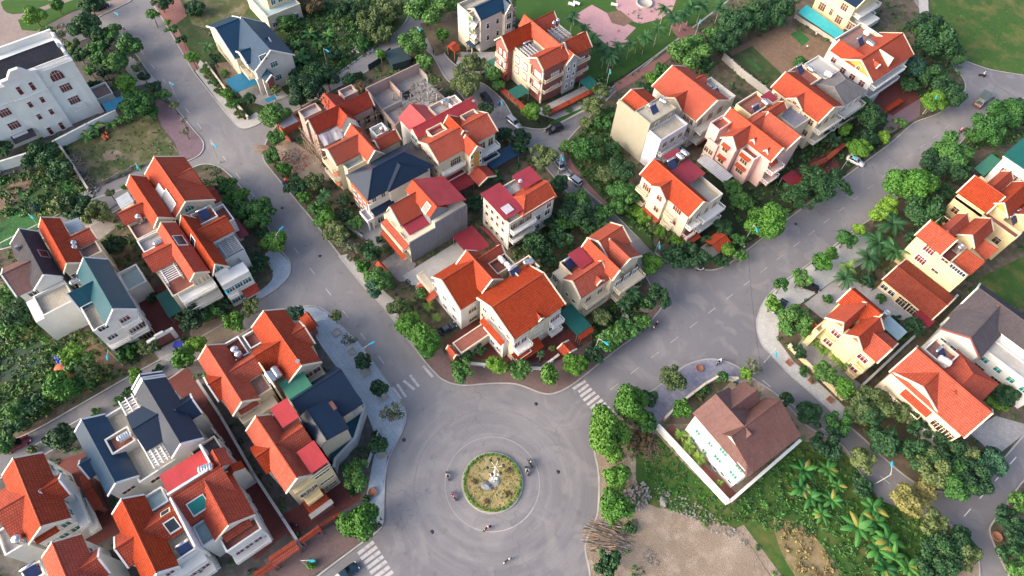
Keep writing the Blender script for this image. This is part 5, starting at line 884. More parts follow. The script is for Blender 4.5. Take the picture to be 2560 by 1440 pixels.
# pink house
h = house('house', 'pink house with orange roofs, orange window awnings and arched balconies', 0, (-51.91, 120.99), 'the pink house')
g = ('u', -57.53, -41.98, 114.02, 116.6, 119.19, 9.4, 12.2); h.gable(g, 'tile_orange', 'pink', .45, -.2, 'trim_cream'); q = ('v', 110.21, 116.83, -53.86, -51.13, -48.94, 9.4, 11.8); h.gable(q, 'tile_orange', 'pink', .4, -.2, 'trim_cream')
g2 = ('u', -51.2, -41.82, 119.79, 122.4, 125.0, 10.4, 12.4); h.gable((*g2[:3], g[5] - .8, *g2[4:]), 'tile_orange', 'pink', .4, -.2, 'trim_cream'); h.gable(('v', 116.69, 122.65, -53.62, -51.34, -49.07, 10.4, 12.1), 'tile_orange', 'pink', .3, 6)
fv = 110.61; ws = [(-51.75, 7.2), (-51.62, 3.6)]; h.winp('v-', fv, ws, 1.5, 1.5, 'brown'); FU = g[2] - .45
for a, z in ws: h.hood('v-', fv, a - 1.1, a + 1.1, z + 1.5, .8, 'tile_orange', .5)
t = (-48.91, -45.41, 112.54, 115.06); gv = t[2] - .2; h.flat((q[5] - .2, t[1] + .4, gv, g[3] + .6), 7.6, 'terra', 'pink', .8, cap='trim_white')
for z in (5.4, 2.2): h.wins('v-', gv, [(q[5] + t[1]) / 2], [z], 1.9, 1.6, 'brown'); h.hood('v-', gv, (q[5] + t[1]) / 2 - 1.4, (q[5] + t[1]) / 2 + 1.4, z + 2.5, .8, 'tile_orange', .5)
b = (-56.53, -53.61, 108.1, 112.23); h.flat((b[0], q[3] + .4, fv - .6, b[3] + 2), 6.2, 'grey_floor', 'pink', .8); h.fac('v-', fv - .6, b[0], q[3], 2, (3.4, .4), 'brown', 1.1, 1.5); h.flat((g[1] - .3, g[1] + 2.6, fv, g[3] + .8), 9.6, 'terra', 'pink', .9, 6)
for z in (5.6, 2.4): h.bal('u+', FU, g[3] + .5, g[5] - .3, z, 1.9, 'pink', 'trim_white'); h.fac('u+', FU, g[3] + .4, g[5] - .5, 3, (z + .1,), 'brown', 1.2, 2, arch=True)
h.hood('u+', FU, g[3] + .4, g[3] + 3, 8.2, .9, 'tile_orange', .5); h.slope([(b[0] + 1, fv - 3.6, 2.4), (q[5] + 2, fv - 3.6, 2.4), (q[5] + 2, fv - .7, 2.9), (b[0] + 1, fv - .7, 2.9)], 'metal_zinc', 'lean_to'); h.canopy((FU + 2.6, FU + 6.4, g[5] - .5, g[5] + 3.5), 3, 2.8, 'u', 'metal_maroon', name='carport')
for k in (.3, .55): dd = (g[1] + (g[2] - g[1]) * (k + .3)); h.gable(('v', g[3] + .5, g[3] + 2.6, dd - .7, dd, dd + .7, 10.0, 10.9), 'tile_orange', 'white', .1, 9, 'trim_white', name='dormer_roof')
h = house('house', 'cream house with square brick floored terrace behind the pink house', 0, (-58.69, 130.7), 'the cream brick terrace house')
t = (-58.35, -53.59, 120.14, 127.64); h.flat(t, 9.8, 'terra', 'yellow', .8, cap='trim_cream'); solar(h.world(*(-54.11, 122.61), 9.9), 'solar heater with purple blue panel on the brick terrace behind the pink house', 1.57); tank(h.world(*(-54.41, 125.77), 9.9), 'h', 'steel tank lying on the brick terrace behind the pink house', 0, .65)
r = (-56.56, -53.73, 126.61, 129.99); h.canopy(r, 10.9, 10.5, 'u', 'metal_crimson', 9.8); h.fac('v-', t[2], t[0] + .6, t[1] - .5, 3, (1, 4.2, 7.2), 'brown', 1, 1.3)
g = ('v', 123.26, 129.18, -53.14, -51.69, -50.23, 10.4, 11.6); h.gable((g[0], g[1], g[2], g[3], *g[4:]), 'tile_orange', 'yellow', .3, -.2, 'trim_cream')
# big orange house behind the pale blank one
h = house('house', 'house under one big plain orange roof behind the pale blank walled house', 0, (-70.73, 120.89), 'the big plain orange roof')
g = ('u', -75.26, -60.66, 109.51, 115.44, 121.36, 9.4, 12.6); h.gable(g, 'tile_orange', 'warmwhite', .5, -.2, 'trim_cream'); q = ('v', 109.01, 113.47, -70.5, -67.77, -65.04, 9.6, 11.4); h.gable(q, 'tile_rust', 'cream', .35, -.2, 'trim_cream'); h.gable(('v', 116.97, 120.7, -70.46, -69.07, -67.69, 10.4, 11.6), 'tile_orange', 'cream', .3, -.2)
FU = g[2] - .5; t = (-68.19, -62.24, 119.99, 123.45); h.flat((t[0] - 1, FU, g[5] - .6, g[5] + 2.6), 8.2, 'grey_floor', 'warmwhite', .8); tank(h.world(*(-67.15, 120.4), 8.3), 'h', 'steel tank lying at the eave of the big plain orange roof', 0, .62); solar(h.world(*(-64.55, 120.85), 8.3), 'solar heater at the right eave of the big plain orange roof', 1.57)
for z in (6.2, 3.0): h.bal('u+', FU, g[3] + .6, g[5] + 1.5, z, 2.4, 'warmwhite', 'grey_trim'); h.fac('u+', FU, g[3] + .8, g[5] - .6, 3, (z + .1,), 'brown', 1.6, 2.1)
h.hood('u+', FU, g[3] + .8, g[4], 3.0, 2.4, 'tile_orange', .7); h.fac('v-', g[3] + .5, q[5] + .4, FU - .5, 3, (1.2, 4.4, 7), 'brown', 1, 1.5)
# pale blank house
h = house('house', 'pale house with blank windowless side wall and two flat yellowish roof terraces', 0, (-70.54, 104.55), 'the pale blank-walled house')
t1 = (-69.56, -64.69, 97.56, 105.93); t2 = (-64.75, -60.82, 96.96, 106.54); g = ('u', -74.37, -69.89, 97.05, 101.57, 106.09, 10.4, 12.6); V_ = t1[2]
g = (g[0], -75.04, t1[0] + .3, V_, g[4], g[5], 10.6, 12.6); h.gable(g, 'tile_orange', 'pale', .05, -.2, 'trim_cream')
h.flat(t1, 12.0, 'pale_floor', 'pale', .35); h.flat((t1[1] - .1, t2[1], V_ + .3, t2[3]), 9.6, 'pale_floor', 'mauve', .5); h.vol((g[1] + .1, t1[1] + .02, V_ - .02, V_ + .3), -.2, 11.9, 'pale', 'blank_wall'); h.vol((t1[1], t2[1] + .02, V_ - .03 + .1, V_ + .3), -.2, 9.6, 'mauve', 'side_wall')
FU = t2[1]; h.fac('u+', FU, V_ + .8, t2[3] - .5, 3, (1, 4.2, 7), 'brown', 1.3, 1.7); h.fac('u+', t1[1], t2[2] + 1, t2[3] - .5, 2, (9.9,), 'brown', .9, 1.7); solar(h.world(*(-66.98, 100.96), 12.1), 'solar heater on the upper pale terrace of the blank-walled house', 1.57); tank(h.world(*(-67.55, 104.29), 12.1), 'h', 'steel tank lying on the upper pale terrace of the blank-walled house', .3, .6)
for z in (5.8, 2.6): h.bal('u+', FU, V_ + .4, t2[3] - .3, z, 1.2, 'grey_trim')
# cream house with crimson roof canopy
h = house('house', 'cream house with orange gable roof, crimson sheet canopies and maroon shutters', 0, (-51.54, 95.61), 'the maroon shuttered cream house')
g = ('u', -56.92, -42.07, 87.48, 90.81, 94.13, 9.4, 12.2); h.gable(g, 'tile_orange', 'cream', .45, -.2, 'trim_cream'); q = ('v', 86.61, 91.24, -53.17, -50.56, -48.11, 9.6, 11.6); h.gable(q, 'tile_orange', 'cream', .4, -.2, 'trim_cream')
FV = g[3] + .45; FU = g[2] - .45; FQ = q[1] + .4; t = (-48.17, -43.29, 95.83, 98.69)
h.flat((t[0] - 1.5, FU, g[5] - .7, t[3] + .2), 7.6, 'pale_floor', 'cream', .9, cap='trim_white'); r = (-53.43, -48.17, 92.82, 98.96); h.canopy((r[0], r[1], g[4] + .5, r[3]), 10.4, 10.0, 'v', 'metal_crimson', 7.6); h.vol((r[0], r[1] - .3, g[4] + .6, r[3] - .3), -.2, 7.6, 'cream'); r = (-56.84, -54.62, 93.8, 98.25); h.canopy(r, 11.2, 10.8, 'v', 'metal_crimson', 7.6)
for i, p in enumerate(((-54.23, 96.61), (-54.35, 98.2))): tank(h.world(*p, 10.25), 'h', ('left', 'right')[i] + ' of two shiny lying tanks on the crimson canopy roof', .0, .62)
solar(h.world(*(-53.83, 94.08), 10.1), 'solar heater beside the two shiny tanks on the crimson canopy roof', 1.57)
fv = 87.93; h.winp('v-', FQ, [(-50.03, 8.45), (-49.87, 4.84)], 1.3, 1.6, 'red'); h.winp('v-', FV, [(-45.54, 8.43), (-54.35, 7.04)], 2.2, 1.9, 'red'); h.winp('v-', FV, [(-45.37, 4.27), (-54.27, 2.59)], 1.5, 1.4, 'red')
for z in (5.4, 2.2): h.bal('v-', FV, q[5] + .3, q[5] + 3, z, 1.1, 'cream'); h.bal('v-', FV, g[1] + .5, q[3] - .2, z, 1.2, 'cream'); h.bal('u+', FU, g[3] + .6, g[4] + .2, z, 1.6, 'trim_white'); h.bal('u+', FU, g[4] + 1, t[3], z, 2.0, 'trim_white'); h.fac('u+', FU, g[3] + .6, t[3] - .4, 4, (z + .1,), 'brown', 1.2, 2)
h.hood('v-', FQ, q[3], q[5], 2.6, 1.0, 'tile_rust', .6); h.hood('u+', FU + .2, g[3] + .4, g[4] + 1, 2.4, 2.6, 'tile_orange', .7); h.gable(('v', 90.88, 95.27, -38.15, -36.23, -34.32, 2.7, 3.4), 'tile_orange', 'brickred', .3, -.1, name='gate_roof', walls=False)
# brown hipped house by the roundabout
h = house('house', 'white house with pink brown shingle roofs and small green windows by the vacant lot', -4, (-7.0, 58.98), 'the brown-roofed white house')
a = ('u', -15.66, -7.5, 55.53, 60.0, 64.48, 9.0, 11.6); h.gable((*a[:2], a[2] + .6, a[3], a[4], 2 * a[4] - a[3], a[6], a[7]), 'tile_brown', 'white', .5, -.2)
w1 = ('v', 59.72, 67.13, -14.98, -12.23, -10.52, 9.2, 11.2); h.gable(w1, 'tile_brown', 'white', .4, -.2); w2 = ('v', 60.56, 68.67, -14.98, -8.54, -2.09, 8.8, 11.8); h.gable((w2[0], a[3] + 1.2, w2[2], w1[5] - .1, *w2[4:]), 'tile_brown', 'white', .5, -.2)
h.slope([(a[2] + .4, a[3] + .05, a[6] + .03), (w2[5], a[3] - .02, 8.85), (w2[5], a[3] + 1.4, 8.85), (w2[4], a[4], 11.7)], 'tile_brown', 'hip_slope', .1); fv = 55.765; fw_ = a[3] + .5
h.vol((a[1] + .5, w2[5] - .5, fw_ - .05, a[4]), -.2, 8.75, 'white', 'wall'); h.winp('v-', fw_ - .05, [(-12.95, 1.37), (-13.0, 4.93), (-9.99, 1.99), (-10.03, 5.66)], 1.0, 1.4, 'teal'); h.winp('v-', fw_ - .05, [(-7.53, 4.14), (-7.64, 7.57), (-3.9, 4.72), (-3.99, 8.18)], 1.6, 1.5, 'teal'); h.winp('v-', fw_ - .05, [(-8.05, 0.22), (-6.72, 0.48), (-5.21, 1.49), (-3.47, 1.75)], .8, .8, 'dark')
h.fac('u+', w2[5] - .5, a[3] + 1, w2[2] - 1, 4, (1, 4.2, 6.8), 'teal', 1.4, 1.4)
# yellow house with palms
h = house('house', 'pale yellow house with several orange gables and maroon windows along the right pavement', 0, (-4.27, 97.18), 'the yellow house with a palm hedge')
ga = ('u', -10.34, -6.06, 96.55, 99.45, 102.12, 8.6, 10.6); h.gable((*ga[:2], ga[2] + 3, *ga[3:]), 'tile_orange', 'yellow', .4, -.2, 'trim_cream'); g1 = ('v', 91.79, 99.09, -9.57, -6.4, -5.27, 8.4, 10.8); h.gable(g1, 'tile_orange', 'yellow', .4, -.2, 'trim_cream', gmat='orange_wall'); g2 = ('v', 91.43, 98.53, -4.87, -2.84, -0.74, 8.8, 10.8); h.gable(g2, 'tile_orange', 'yellow', .4, -.2, 'trim_cream', gmat='orange_wall'); gb = ('u', -0.99, 2.63, 92.11, 95.54, 98.9, 8.0, 9.6); h.gable((gb[0], g2[4], *gb[2:]), 'tile_orange', 'yellow', .4, -.2, 'trim_cream')
FV = g1[1] + .4; h.vol((g1[3] + .4, gb[2] - .4, FV - .03, FV + 2), -.2, 7.7, 'yellow', 'front_wall'); h.winp('v-', FV - .03, [(-6.11, 6.59), (-6.11, 3.06)], 1.8, 1.6, 'redw'); h.winp('v-', FV - .03, [(-2.61, 4.82)], 2, 1.8, 'redw', arch=True); h.winp('v-', FV - .03, [(0.34, 6.23), (0.45, 2.19)], 2, 1.6, 'redw')
h.bal('v-', FV - .03, gb[1] + 1, gb[2] - .6, 4.4, 1.3, 'yellow'); h.bal('v-', FV - .03, gb[1] + 1, gb[2] - .6, 1.2, 1.3, 'yellow'); h.bal('v-', FV - .03, g1[4] - 1, g1[4] + 1, 4.6, .6, 'yellow'); h.flat((-9.52, -8.26, 90.19, 93.44), 5, 'grey_floor', 'yellow', .7); h.canopy((-2.18, 2.37, 103.61, 106.87), 3.6, 3.3, 'u', 'metal_paleblue', name='carport'); tank(h.world(*(-2.84, 104.02), 5.0), 'v', 'upright steel tank at the back corner of the yellow palm hedge house', 0, .7); h.vol((-3.6, -2.05, 103.98, 106.0), -.2, 4.95, 'yellow', 'tank_tower')
h.fac('u+', gb[2] - .4, gb[3] + .6, gb[5] - .5, 2, (1, 4.2), 'redw'); h.gable(('u', -11.07, -9.32, 91.42, 92.19, 92.96, 3.8, 4.6), 'tile_rust', 'brickred', .2, -.1, 'trim_cream', name='side_roof')
# low long roof
h = house('garage_row', 'single storey row with long dark red tiled roof beside the yellow apartment house', 0, (-2.84, 117.98), 'the low red-roofed row', 'outbuilding')
g = ('u', -8.35, 3.88, 113.73, 118.06, 122.38, 3.1, 4.4); h.gable(g, 'tile_dull', 'yellow', .3, -.1, 'trim_cream'); h.fac('v-', g[3] + .3, g[1] + .5, g[1] + 4, 2, (.8,), 'dark', 1.3, 1.3); h.fac('v-', g[3] + .3, g[1] + 5, g[2] - 3, 2, (.1,), 'door', 2.6, 2.2); h.fac('v-', g[3] + .3, g[2] - 3, g[2] - .5, 1, (.6,), 'blue', 1.6, 1.4); h.canopy((g[2] - 3, g[2] + .6, g[3] - 1.8, g[3] + .5), 2.4, 2.9, 'v', 'metal_maroon', name='lean_to')
# yellow house row right
h = house('house', 'tall yellow house with stepped red roofs and plain yellow side wall at the right', 0, (-2.73, 131.11), 'the tall yellow house')
g = ('u', -10.29, -3.96, 122.53, 125.98, 129.43, 9.6, 12.0); FV = g[3] + .4; g = (*g[:3], g[3], g[4], g[4] + 2.4, *g[6:]); h.gable(g, 'tile_rust', 'yellow', .4, -.2, 'trim_cream'); h.gable(('v', 127.06, 134.68, -8.03, -6.53, -5.03, 10, 11.4), 'tile_rust', 'yellow', .3, -.2, 'trim_cream')
g2 = ('v', 129.56, 136.97, -5.03, -2.71, -0.63, 9.8, 12.0); h.gable(g2, 'tile_rust', 'yellow', .4, -.2, 'trim_cream'); s = [(-1.49, 124.53), (-1.58, 128.21), (2.63, 128.46), (2.55, 124.37)]; h.slope([(*s[0], 8.2), (*s[3], 8.2), (*s[2], 9.6), (*s[1], 9.6)], 'tile_rust', 'lower_roof'); s2 = [(-0.49, 130.89), (-1.51, 133.45), (2.58, 133.78), (2.47, 130.27)]; h.slope([(*s2[0], 8.4), (*s2[3], 8.4), (*s2[2], 9.6), (*s2[1], 9.6)], 'tile_rust', 'lower_roof')
U1 = max(s[3][0], s[2][0]) - .3; h.vol((g[1] + .4, U1, FV - .02, g[4]), -.2, 8.1, 'yellow'); h.vol((g[2] - 1, U1, g[4] - .4, g2[2] - .5), -.2, 7.9, 'yellow'); t = (-3.79, -1.72, 125.11, 129.72); h.flat((g[2] - .6, t[1], FV, t[3]), 8.15, 'terra_dark', 'yellow', .5, 7.5, cap='trim_cream'); tank(h.world(*(-2.68, 127.26), 8.2), 'v', 'upright steel tank on the sunken terrace of the tall yellow house', 0, .72)
h.winp('v-', FV - .02, [(-6.29, 8.42), (-6.18, 5.03), (-6.17, 1.36)], 2.2, 1.8, 'redw'); h.winp('v-', FV - .02, [(-2.73, 8.66), (-2.64, 4.94), (-2.55, 0.98)], 1.5, .7, 'brown'); h.band((g[1] + .4, U1, FV - .02, g2[2] - .5), 5.9, 'trim_cream', .06, .12); h.band((g[1] + .4, U1, FV - .02, g2[2] - .5), 2.8, 'trim_cream', .06, .12); h.winp('v-', FV - .02, [(0.26, 8.63)], 3.4, 1.0, 'dark')
# next yellow house
h = house('house', 'yellow house with deep ochre gable and red roofs cut by the right edge', 0, (-4.24, 152.41), 'the right edge ochre gable')
g = ('u', -11.45, -4.07, 140.69, 145.0, 149.3, 9.4, 12.0); g = (*g[:3], g[3], g[4], g[4] + 2.6, *g[6:]); h.gable(g, 'tile_orange', 'yellow', .4, -.2, 'trim_cream'); h.gable(('v', 145.6, 153.47, -8.77, -7.17, -5.58, 10.2, 11.6), 'tile_rust', 'yellow', .3, -.2, 'trim_cream'); g2 = ('v', 142.88, 153.24, -5.49, -3.21, -0.6, 9.8, 12.2); h.gable(g2, 'tile_orange', 'yellow', .4, -.2, 'trim_cream', gmat='ochre'); FV = g[3] + .4
h.vol((g[1] + .4, g2[5] + 4, FV - .02, g2[2] - 1), -.2, 7.4, 'yellow'); h.flat((g[1] + .4, g2[5] + 4.05, FV - .02, g2[1] + .6), 7.42, 'terra', 'yellow', .7, 7.2, cap='trim_cream'); h.gable((g2[0], g2[1] + 3, g2[2], g2[5] - .2, g2[5] + 2, g2[5] + 4.4, 8.6, 10.6), 'tile_orange', 'yellow', .4, 6, 'trim_cream'); solar(h.world(*(0.48, 145.37), 7.5), 'solar heater below the deep ochre gable at the right edge', 1.57); tank(h.world(*(0.35, 147.94), 7.5), 'h', 'steel tank lying below the deep ochre gable at the right edge', 0, .66)
h.fac('v-', FV - .02, g[1] + 1, g2[5] + 3, 5, (.8, 4.2), 'brown', 1.4, 1.7); h.bal('v-', FV - .02, g[1] + 1, g[2] - 1, 4.2, 1.2, 'yellow')
# teal roof corner
h = house('house', 'white building with flat teal green roof cut by the right edge', 0, (-7.9, 170.69), 'the right edge teal roof')
p = (-10.77, 161.03); q = (-4.72, 159.63); h.vol((p[0], p[0] + 16, p[1], p[1] + 12), -.2, 8.2, 'white'); h.slope([(p[0] - .4, p[1] - .3, 8.8), (p[0] + 16, p[1] - .3, 8.8), (p[0] + 16, p[1] + 12, 9.8), (p[0] - .4, p[1] + 12, 9.8)], 'metal_cyan' if False else 'metal_darkgreen', 'roof', .25); h.band((p[0], p[0] + 16, p[1], p[1] + 12), 8.1, 'trim_white', .3, .4); h.fac('v-', p[1], p[0] + 1, p[0] + 15, 6, (1, 4.6), 'redw', 1.6, 1.4); h.canopy((p[0] - 3, p[0] - .2, p[1] - 2, p[1] + 6), 3, 2.8, 'u', 'metal_green', name='carport')
# grey purple slate house
h = house('house', 'house with large purple grey shingle roof and white gable at the right edge', 2, (17.35, 117.85), 'the purple-grey shingled house')
g = ('u', 9.22, 19.67, 115.98, 119.71, 123.43, 8.8, 11.0); g = (*g[:2], g[2] + 4, *g[3:]); h.gable(g, 'tile_grey', 'white', .4, -.2, 'trim_white'); q = ('v', 108.18, 119.27, 9.54, 14.2, 18.1, 8.0, 10.8); h.gable(q, 'tile_grey', 'white', .45, -.2, 'brickred'); w_ = (19.28, 25.71, 111.64, 118.22); h.vol((q[5] - .6, w_[1] + 4, w_[2], g[4]), -.2, 6.9, 'white'); h.flat((q[5] - .6, w_[1] + 4, w_[2], w_[2] + 3.5), 6.92, 'pale_conc', 'white', .2, 6.6)
fv = 111.64; h.fac('v-', w_[2], q[5] - .2, w_[1] + 3, 4, (4.4,), 'teal', 1.3, 1.3); h.fac('v-', w_[2], q[5] - .2, w_[1] + 3, 3, (.8,), 'door', 2, 2.2); h.fac('v-', q[1] + .45, q[3] + 1, q[5] - 1, 3, (1, 4.4), 'dark', 1.2, 1.5); h.slope([(g[1], g[3], g[6]), (g[1] + 7, g[3], g[6]), (g[1] + 7, g[3] - 3, 7), (g[1], g[3] - 3, 7)][::-1], 'tile_grey', 'low_slope')
# orange hipped house
h = house('house', 'cream house under a sprawling bright orange hipped roof with brick terrace, far right', -1, (12.55, 102.27), 'the sprawling orange hipped house')
g = ('u', 3.49, 19.37, 92.24, 98.04, 101.26, 8.4, 11.2); h.gable(g, 'tile_orange', 'cream', .45, -.2, 'trim_cream'); q = ('v', 92.54, 97.52, 3.93, 8.96, 13.71, 8.4, 10.9); h.gable(q, 'tile_orange', 'cream', .45, -.2, 'trim_cream'); w_ = ('v', 98.28, 106.92, 8.58, 13.18, 17.39, 8.4, 10.6); h.hip((w_[3], w_[5], g[4] - 1.5, w_[2]), 8.3, 10.7, 'v', g[4] - 1.5, None, 'tile_orange', 'cream', .4)
t = (4.59, 9.35, 100.5, 105.19); h.flat((t[0], t[1], t[2] + .3, t[3]), 8.3, 'rubble_floor', 'cream', .9, cap='trim_white'); solar(h.world(*(7.17, 102.77), 8.4), 'solar heater with deep blue panel on the brick terrace, far right orange roof', 1.57); tank(h.world(*(8.38, 101.43), 8.4), 'h', 'white rounded tank on the brick terrace of the far right orange roof', .3, .75, 'tank_white')
FV = q[1] + .45; h.fac('v-', FV, q[3] + 1, q[5] - .8, 3, (1, 4.4), 'darkc', 1.6, 1.6); h.bal('v-', FV, q[3] + .8, q[5] - 1, 3.6, 1.6, 'cream'); h.fac('v-', g[3] + .45, q[5] + 1, g[2] - 1, 3, (1, 4.6), 'door', 1.8, 1.8); h.hood('v-', FV, q[4] - 1.5, q[5] - .5, 7.4, 1.6, 'tile_orange', .8); h.vol((q[5], g[2] - .5, g[3] - .6, g[3] + .6), -.2, 3.4, 'white', 'front_wall'); h.gable(('u', g[2] - 2.5, g[2] + 3, g[3] - .5, g[3] + 1.5, g[3] + 3.5, 3.4, 4.6), 'tile_rust', 'brickred', .3, -.1, name='porch_roof', walls=False)
# teal walled block at the top
h = house('house', 'low building with pale teal flat roof and cream walls at the top left', 0, (-161.65, 52.22), 'the pale teal flat roof')
c = (-156.56, 50.21); d = (-158.06, 58.62); h.flat((c[0] - 12, c[0], c[1] - .2, d[1] + 1), 4.0, 'metal_paleblue', 'cream', .5); h.vol((c[0] - 10, c[0] - 3, c[1] + 2, c[1] + 9), 4, 8, 'yellow', 'upper_wall'); h.hip((c[0] - 10.5, c[0] - 2.5, c[1] + 1.5, c[1] + 9.5), 8, 10, 'v', None, None, 'metal_green', 'yellow', .5, 7.9); h.fac('u+', c[0] - 3, c[1] + 2.5, c[1] + 8.5, 3, (5,), 'blue', 1.2, 1.6); h.fac('u+', c[0], c[1] + .5, d[1], 5, (1,), 'dark', 1.2, 1.3)

# ------------------------------------------------------------------ ground, roads, blocks
def sheet(name, pts, m, z, it=0):
    if it: pts = smooth_poly(pts, it)
    return struct(MB().sheet(pts, z).build(name, m))
MB_ = MB().sheet([(-1600, -1600), (1600, -1600), (1600, 1600), (-1600, 1600)], -.05); struct(MB_.build('ground', 'weeds'))
sheet('road', [(-330, -140), (120, -140), (160, 60), (160, 330), (-120, 330), (-330, 100)], 'asphalt', 0)
BLK = []; PAVED = []
def block(name, pts, m, it=3):
    BLK.append(pts); pts = smooth_poly(pts, it); b = MB(); b.prism(pts, -.04, .13, False); struct(b.build(name, m))
    k = MB(); n = len(pts); a = sum(pts[i][0] * pts[(i + 1) % n][1] - pts[(i + 1) % n][0] * pts[i][1] for i in range(n))
    if a < 0: pts = pts[::-1]
    q = []
    for i in range(n):
        p0, p1, p2 = Vector(pts[i - 1]), Vector(pts[i]), Vector(pts[(i + 1) % n]); d = (p2 - p0)
        if d.length < 1e-6: d = Vector((1, 0))
        d.normalize(); q.append((p1.x - d.y * .28, p1.y + d.x * .28))
    o = [(*p, .155) for p in pts] + [(*p, .155) for p in q] + [(*p, .0) for p in pts]
    k.add(o, [[i, (i + 1) % n, n + (i + 1) % n, n + i] for i in range(n)] + [[2 * n + i, 2 * n + (i + 1) % n, (i + 1) % n, i] for i in range(n)]); struct(k.build('kerb', 'kerb'))
block('pavement', [(-52.24, 26.91), (-66.93, 27.27), (-74.8, 26.7), (-95.27, 27.04), (-106.79, 26.73), (-113.18, 26.67), (-116.97, 26.65), (-118.97, 27.5), (-122.4, 30.34), (-126.34, 36.13), (-127.03, 40.28), (-128.37, 53.96), (-129.1, 62.67), (-131.17, 70.71), (-131.31, 75.19), (-128.26, 79.5), (-123.87, 79.64), (-116.08, 77.29), (-105.7, 76.64), (-94.46, 75.59), (-89.71, 76.45), (-87.02, 79.02), (-79.19, 78.8), (-70.72, 77.79), (-61.66, 77.18), (-52.49, 77.31), (-44.63, 77.1), (-39.83, 75.77), (-35.84, 74.43), (-32.84, 74.03), (-32.05, 70.64), (-31.11, 66.46), (-31.19, 58.15), (-30.99, 52.37), (-30.83, 47.0), (-31.12, 44.18), (-31.95, 41.87), (-33.37, 40.56), (-36.67, 38.82), (-38.23, 37.61), (-41.19, 33.6), (-43.11, 30.27), (-45.06, 28.4), (-47.17, 27.28), (-48.89, 27.1)], 'dirt_shade')  # block and yard ground coloured dark for the deep shade between houses
block('pavement', [(-83.81, 13.09), (-85.19, 16.13), (-86.71, 17.43), (-88.74, 18.09), (-91.36, 17.83), (-95.56, 18.5), (-105.41, 18.94), (-111.59, 19.21), (-116.89, 18.96), (-121.82, 17.95), (-124.64, 14.92), (-123.85, 5.1), (-122.68, -4.42), (-121.46, -10.1), (-127.7, -32.37), (-122.99, -51.16), (-86.89, -59.57), (-83.56, -41.46), (-82.77, -35.27), (-82.96, -18.87), (-82.73, -9.6), (-82.73, 0.27), (-83.54, 7.59)], 'dirt_shade')
block('pavement', [(-78.17, 13.61), (-76.99, 15.03), (-75.86, 16.84), (-73.2, 18.04), (-67.96, 18.57), (-64.15, 19.16), (-55.94, 19.25), (-51.99, 18.94), (-47.91, 18.93), (-44.93, 18.27), (-42.9, 15.85), (-40.42, 11.12), (-37.24, 8.22), (-31.54, 4.44), (-30.73, 3.04), (-30.84, -0.66), (-30.86, -7.27), (-30.76, -11.36), (-30.27, -22.77), (-42.64, -69.87), (-79.29, -61.34), (-78.03, -43.19), (-77.67, -36.66), (-77.76, -20.63), (-78.4, -11.55), (-78.93, -8.12), (-78.86, 3.44), (-79.18, 10.58)], 'yard_dark')
block('pavement', [(-4.35, 26.97), (-6.83, 28.12), (-8.2, 29.52), (-9.62, 33.4), (-11.52, 35.62), (-15.41, 39.27), (-19.57, 41.49), (-21.5, 44.24), (-21.63, 48.96), (-20.91, 54.8), (-20.67, 61.67), (-20.83, 66.68), (-19.76, 70.39), (-17.89, 73.42), (-14.33, 75.64), (-9.69, 76.04), (-5.2, 77.33), (2.83, 76.46), (9.02, 79.38), (14.8, 77.03), (18.44, 75.84), (22.1, 77.09), (26.96, 81.06), (29.99, 82.71), (32.43, 81.99), (36.07, 81.8), (38.53, 77.68), (49.98, 52.87), (16.16, 10.69)], 'dirt')
block('pavement', [(-20.85, 91.07), (-19.06, 87.03), (-17.06, 84.69), (-14.55, 82.99), (-12.25, 82.75), (-7.15, 82.18), (4.0, 82.58), (10.42, 83.1), (16.55, 82.91), (21.28, 83.35), (24.53, 84.83), (27.26, 87.75), (29.18, 91.99), (29.56, 99.72), (29.54, 108.53), (30.07, 129.78), (30.53, 187.01), (-4.4, 272.79), (-18.16, 211.78), (-19.78, 197.51), (-22.9, 186.23), (-21.93, 173.33), (-19.99, 160.96), (-20.82, 149.96), (-20.16, 137.31), (-20.27, 128.25), (-20.8, 123.31), (-20.73, 113.56), (-21.19, 104.93), (-21.58, 95.87)], 'dirt_shade')
block('pavement', [(-79.19, 85.34), (-74.26, 82.34), (-67.04, 81.37), (-61.37, 81.47), (-57.26, 81.77), (-47.96, 81.57), (-41.21, 81.67), (-38.04, 82.77), (-34.86, 86.33), (-32.45, 88.17), (-31.4, 92.17), (-31.63, 103.14), (-31.67, 126.39), (-31.44, 153.2), (-32.25, 164.62), (-30.15, 172.42), (-29.82, 180.44), (-30.82, 187.36), (-33.93, 191.06), (-37.28, 191.87), (-40.28, 194.68), (-71.76, 216.57), (-96.87, 180.11), (-89.46, 128.18), (-85.64, 108.31), (-81.08, 90.6)], 'dirt_shade')
block('pavement', [(-91.78, 81.6), (-89.86, 81.95), (-86.24, 85.32), (-85.75, 88.78), (-85.57, 99.25), (-87.28, 109.85), (-89.46, 128.18), (-96.87, 180.11), (-104.82, 230.51), (-178.58, 120.42), (-143.75, 86.17), (-130.78, 83.84), (-120.47, 81.72), (-109.49, 82.64), (-107.35, 83.84), (-100.3, 84.16)], 'hedge_floor')
block('pavement', [(-187.32, 29.75), (-179.32, 29.21), (-169.86, 28.35), (-153.96, 26.74), (-130.37, 26.69), (-128.61, 27.55), (-127.86, 29.03), (-127.89, 32.39), (-133.01, 38.65), (-132.56, 41.69), (-131.71, 49.05), (-132.0, 54.98), (-136.21, 70.49), (-137.78, 78.23), (-140.05, 82.35), (-146.7, 88.17), (-172.86, 101.55), (-218.6, 34.16)], 'weeds')
